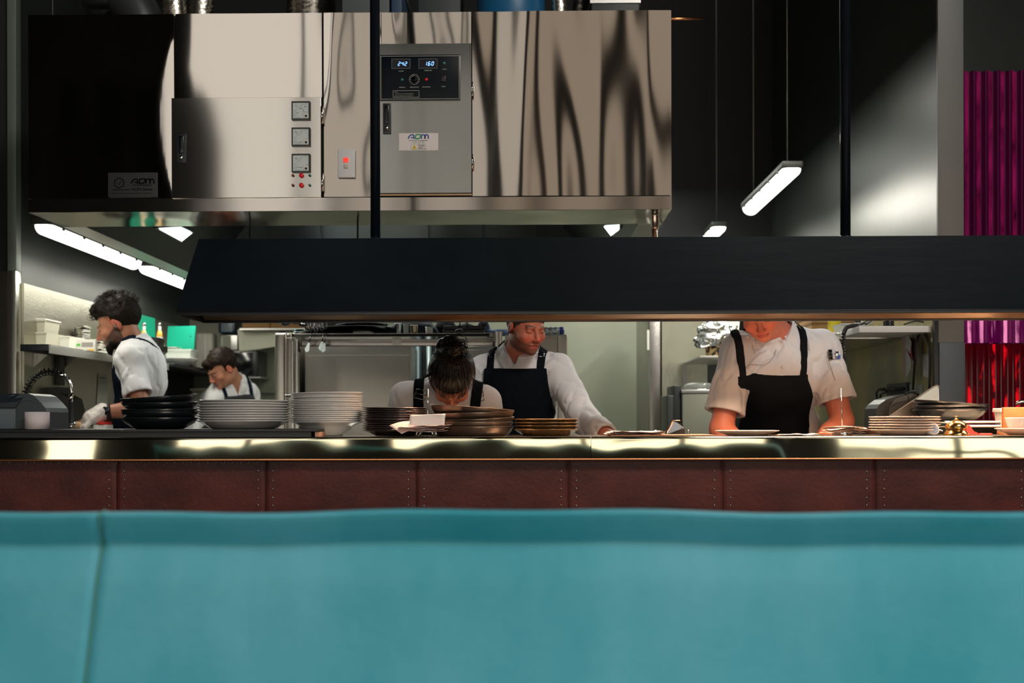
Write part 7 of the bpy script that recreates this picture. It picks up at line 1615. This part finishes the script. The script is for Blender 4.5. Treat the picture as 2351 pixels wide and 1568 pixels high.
# beard volume
g=hairgrid(d,.003); x,y,z=hlocal(d,g)
g.add(d.hell((0,.030,-.078),(.064,.064,.048)),.02); g.add(d.hell((0,.078,-.108),(.028,.024,.024)),.02); g.V+=.0025*pnoise(g.xs[:,None,None],g.ys[None,:,None],g.zs[None,None,:],200,2)
g.V=np.maximum(np.maximum(g.V,z-np.where(y>.07,-.080,-.080+(.07-y)*.9)),-(y+.012)); emit('beard',g,HAIRB,d.t,1)
g=hairgrid(d,.0032,.19); x,y,z=hlocal(d,g)
g.add(d.hell((0,-.026,.040),(.086,.108,.098)),.01); g.add(d.hell((0,.050,.100),(.060,.045,.034)),.03)
ln=np.where(y>.01,.045+(y-.01)*.22,-.060); g.V=np.maximum(g.V,-(z-ln)); gx,gy,gz=g.xs[:,None,None],g.ys[None,:,None],g.zs[None,None,:]
g.V+=(.006*pnoise(gx,gy,gz,110,2)+.004*pnoise(gx,gy,gz,210,4))*np.clip((z-.0)/.06,.15,1)
hr=emit('hair',g,HAIRB,d.t,1)
def cc(rs,steps):
    th=rs.uniform(-PI,PI); ph=rs.uniform(0,1.25); p=onskull((.0755*math.sin(ph)*math.sin(th),-.018+.096*math.sin(ph)*math.cos(th),.03+.088*math.cos(ph)),.026+.008*rs.rand())
    if p[2]<.035 and p[1]>.0: return None
    r=rs.uniform(.006,.011); u=rs.normal(size=3); u/=np.linalg.norm(u); v=np.cross(u,rs.normal(size=3)); v/=np.linalg.norm(v); n=12
    return [p+(u*math.cos(j*.7)+v*math.sin(j*.7))*r+(p-np.array([0,-.018,.03]))*.012*j for j in range(n)]
strands(d,'curls',HAIRB,hr,420,cc,.1,.0013,4)['kind']='stuff'
# glove and watch
g=G(*[axis_(d.wr[0][i]-.14,d.wr[0][i]+.12,.0034) for i in range(3)]); dv=np.array(Pn(192,972,5.36))-d.wr[0]
d.hand(g,d.wr[0]+nrm(dv)*.005,d.el[0],1,curl=.75,dirv=dv); g.add(cap(d.wr[0]+np.array([.012,0,.004]),d.wr[0]+nrm(dv)*.05,.037,.036),.02)
gx,gy,gz=g.xs[:,None,None],g.ys[None,:,None],g.zs[None,None,:]; g.V-=.004; g.V+=.0016*pnoise(gx,gy,gz,150,3)
emit('glove',g,mat('glove_latex',(.66,.60,.55),.35,bump=(120,.003,(1,1,1)),sub=.1),d.t,1)
wq_=d.wr[0]+(d.el[0]-d.wr[0])*.20; ax_=Vector(d.el[0]-d.wr[0]).normalized(); rq=ax_.to_track_quat('Z','Y').to_matrix()
wt=MB().lathe([(.034,-.010),(.0395,-.010),(.0395,.010),(.034,.010)],wq_,28,rot=rq,closed=True).build('watch',RUB,d.t); MB().lathe([(0,.0),(.020,0),(.021,.006),(.017,.010),(0,.010)],Vector(wq_)+Vector((.0,-.036,.004)),24,'Y',rot=Matrix.Rotation(0,3,'Z')).build('watch_case',mat('watch_black',(.01,.012,.016),.2),wt)
fd=thing('food_piece','small beige piece of food held in the gloved hand','food',tuple(Pn(178,972,5.34))); MB().ball(Pn(177,976,5.35),(.022,.015,.018),8).build('crumb',mat('food_crumb',(.62,.40,.22),.8,bump=(90,.004,(1,1,1))),fd)
# red tipped board and pale sacks under his hand
pc=thing('red_lid_box','small box with a red top on the sink bench under the gloved hand','box',(P(228,HY,5.4).x,5.4,.9)); MB().box((P(212,0,5.36).x,5.36,.899),(P(240,0,5.36).x,5.46,P(0,976,5.36).z),.002).build('box_body',PLW,pc); MB().box((P(222,0,5.355).x,5.355,P(0,975.5,5.36).z),(P(236,0,5.355).x,5.46,P(0,969,5.36).z),.002).build('red_top',RD,pc)
# ---------------------------------------------------------------- chef with glasses
SK5=(.50,.22,.13)
e=Person('person with short dark hair and thin glasses, white jacket and grey apron',-48,36,4,Pn(509,845,7.40),'c',Pn(533,878,7.50),[Pn(482,920,7.40),Pn(572,908,7.56)],[Pn(452,960,7.25),Pn(590,990,7.50)],[Pn(430,1000,7.05),Pn(530,1040,7.15)],Pn(533,930,7.56),Pn(545,1060,7.75),-28,SK5,scale=.95,width=.98,hs=1.0)
e.body(hf=.0034,brow=(.02,.012,.01),lip=(.36,.12,.09)); e.jacket(full=(.9,.9),e=.014,collar=.045,vdepth=.05,seed=9)
e.apron(Pn(522,895,7.5),.10,u0=.085,u1=.105,wid=.012,m=mat('apron_grey',(.030,.030,.036),.85),flare=.3,side=.15,strapm=APN); e.trousers()
g=hairgrid(e,.0036); x,y,z=hlocal(e,g)
g.add(e.hell((0,-.022,.036),(.084,.105,.095)),.01); ln=np.where(y>.02,.042+.010*np.sin(x*90)-.0*(y-.02),-.045); g.V=np.maximum(g.V,-(z-ln)); g.add(e.hell((.02,.060,.070),(.055,.034,.030)),.01); g.V+=.003*pnoise(g.xs[:,None,None],g.ys[None,:,None],g.zs[None,None,:],170,3)
emit('hair',g,HAIRD,e.t,1)
gl=MB()
for q in (-1,1):
    gl.tube([Vector(e.hp((q*.031+.019*math.cos(t),.099-abs(.019*math.cos(t))*.1,-.006+.015*math.sin(t)))) for t in np.linspace(0,2*PI,22)],.0011,6); gl.tube([Vector(e.hp((q*.050,.096,-.004))),Vector(e.hp((q*.074,.05,-.002))),Vector(e.hp((q*.078,-.005,0)))],.0011,6)
gl.tube([Vector(e.hp((-.012,.103,-.004))),Vector(e.hp((.012,.103,-.004)))],.0011,6); gl.build('glasses',mat('glasses_wire',(.25,.22,.2),.25,1),e.t)
# small bench the seated pair of hands rests on at the back
bb=thing('rear_bench','stainless bench at the back where the chef with glasses works','bench',(P(470,HY,7.1).x,7.1,0)); MB().box((P(395,0,7.0).x,6.9,.86),(P(620,0,7.0).x,7.36,.90),.003).build('bench_top',STEEL,bb)
for px in (400,612): MB().box((P(px,0,7.1).x,7.05,0),(P(px,0,7.1).x+.03,7.08,.859)).build('leg',STEELD,bb)
bpy.context.scene.view_settings.view_transform='Standard'
bpy.context.scene.view_settings.look='None'
bpy.context.scene.cycles.max_bounces=8
bpy.context.scene.cycles.sample_clamp_indirect=4
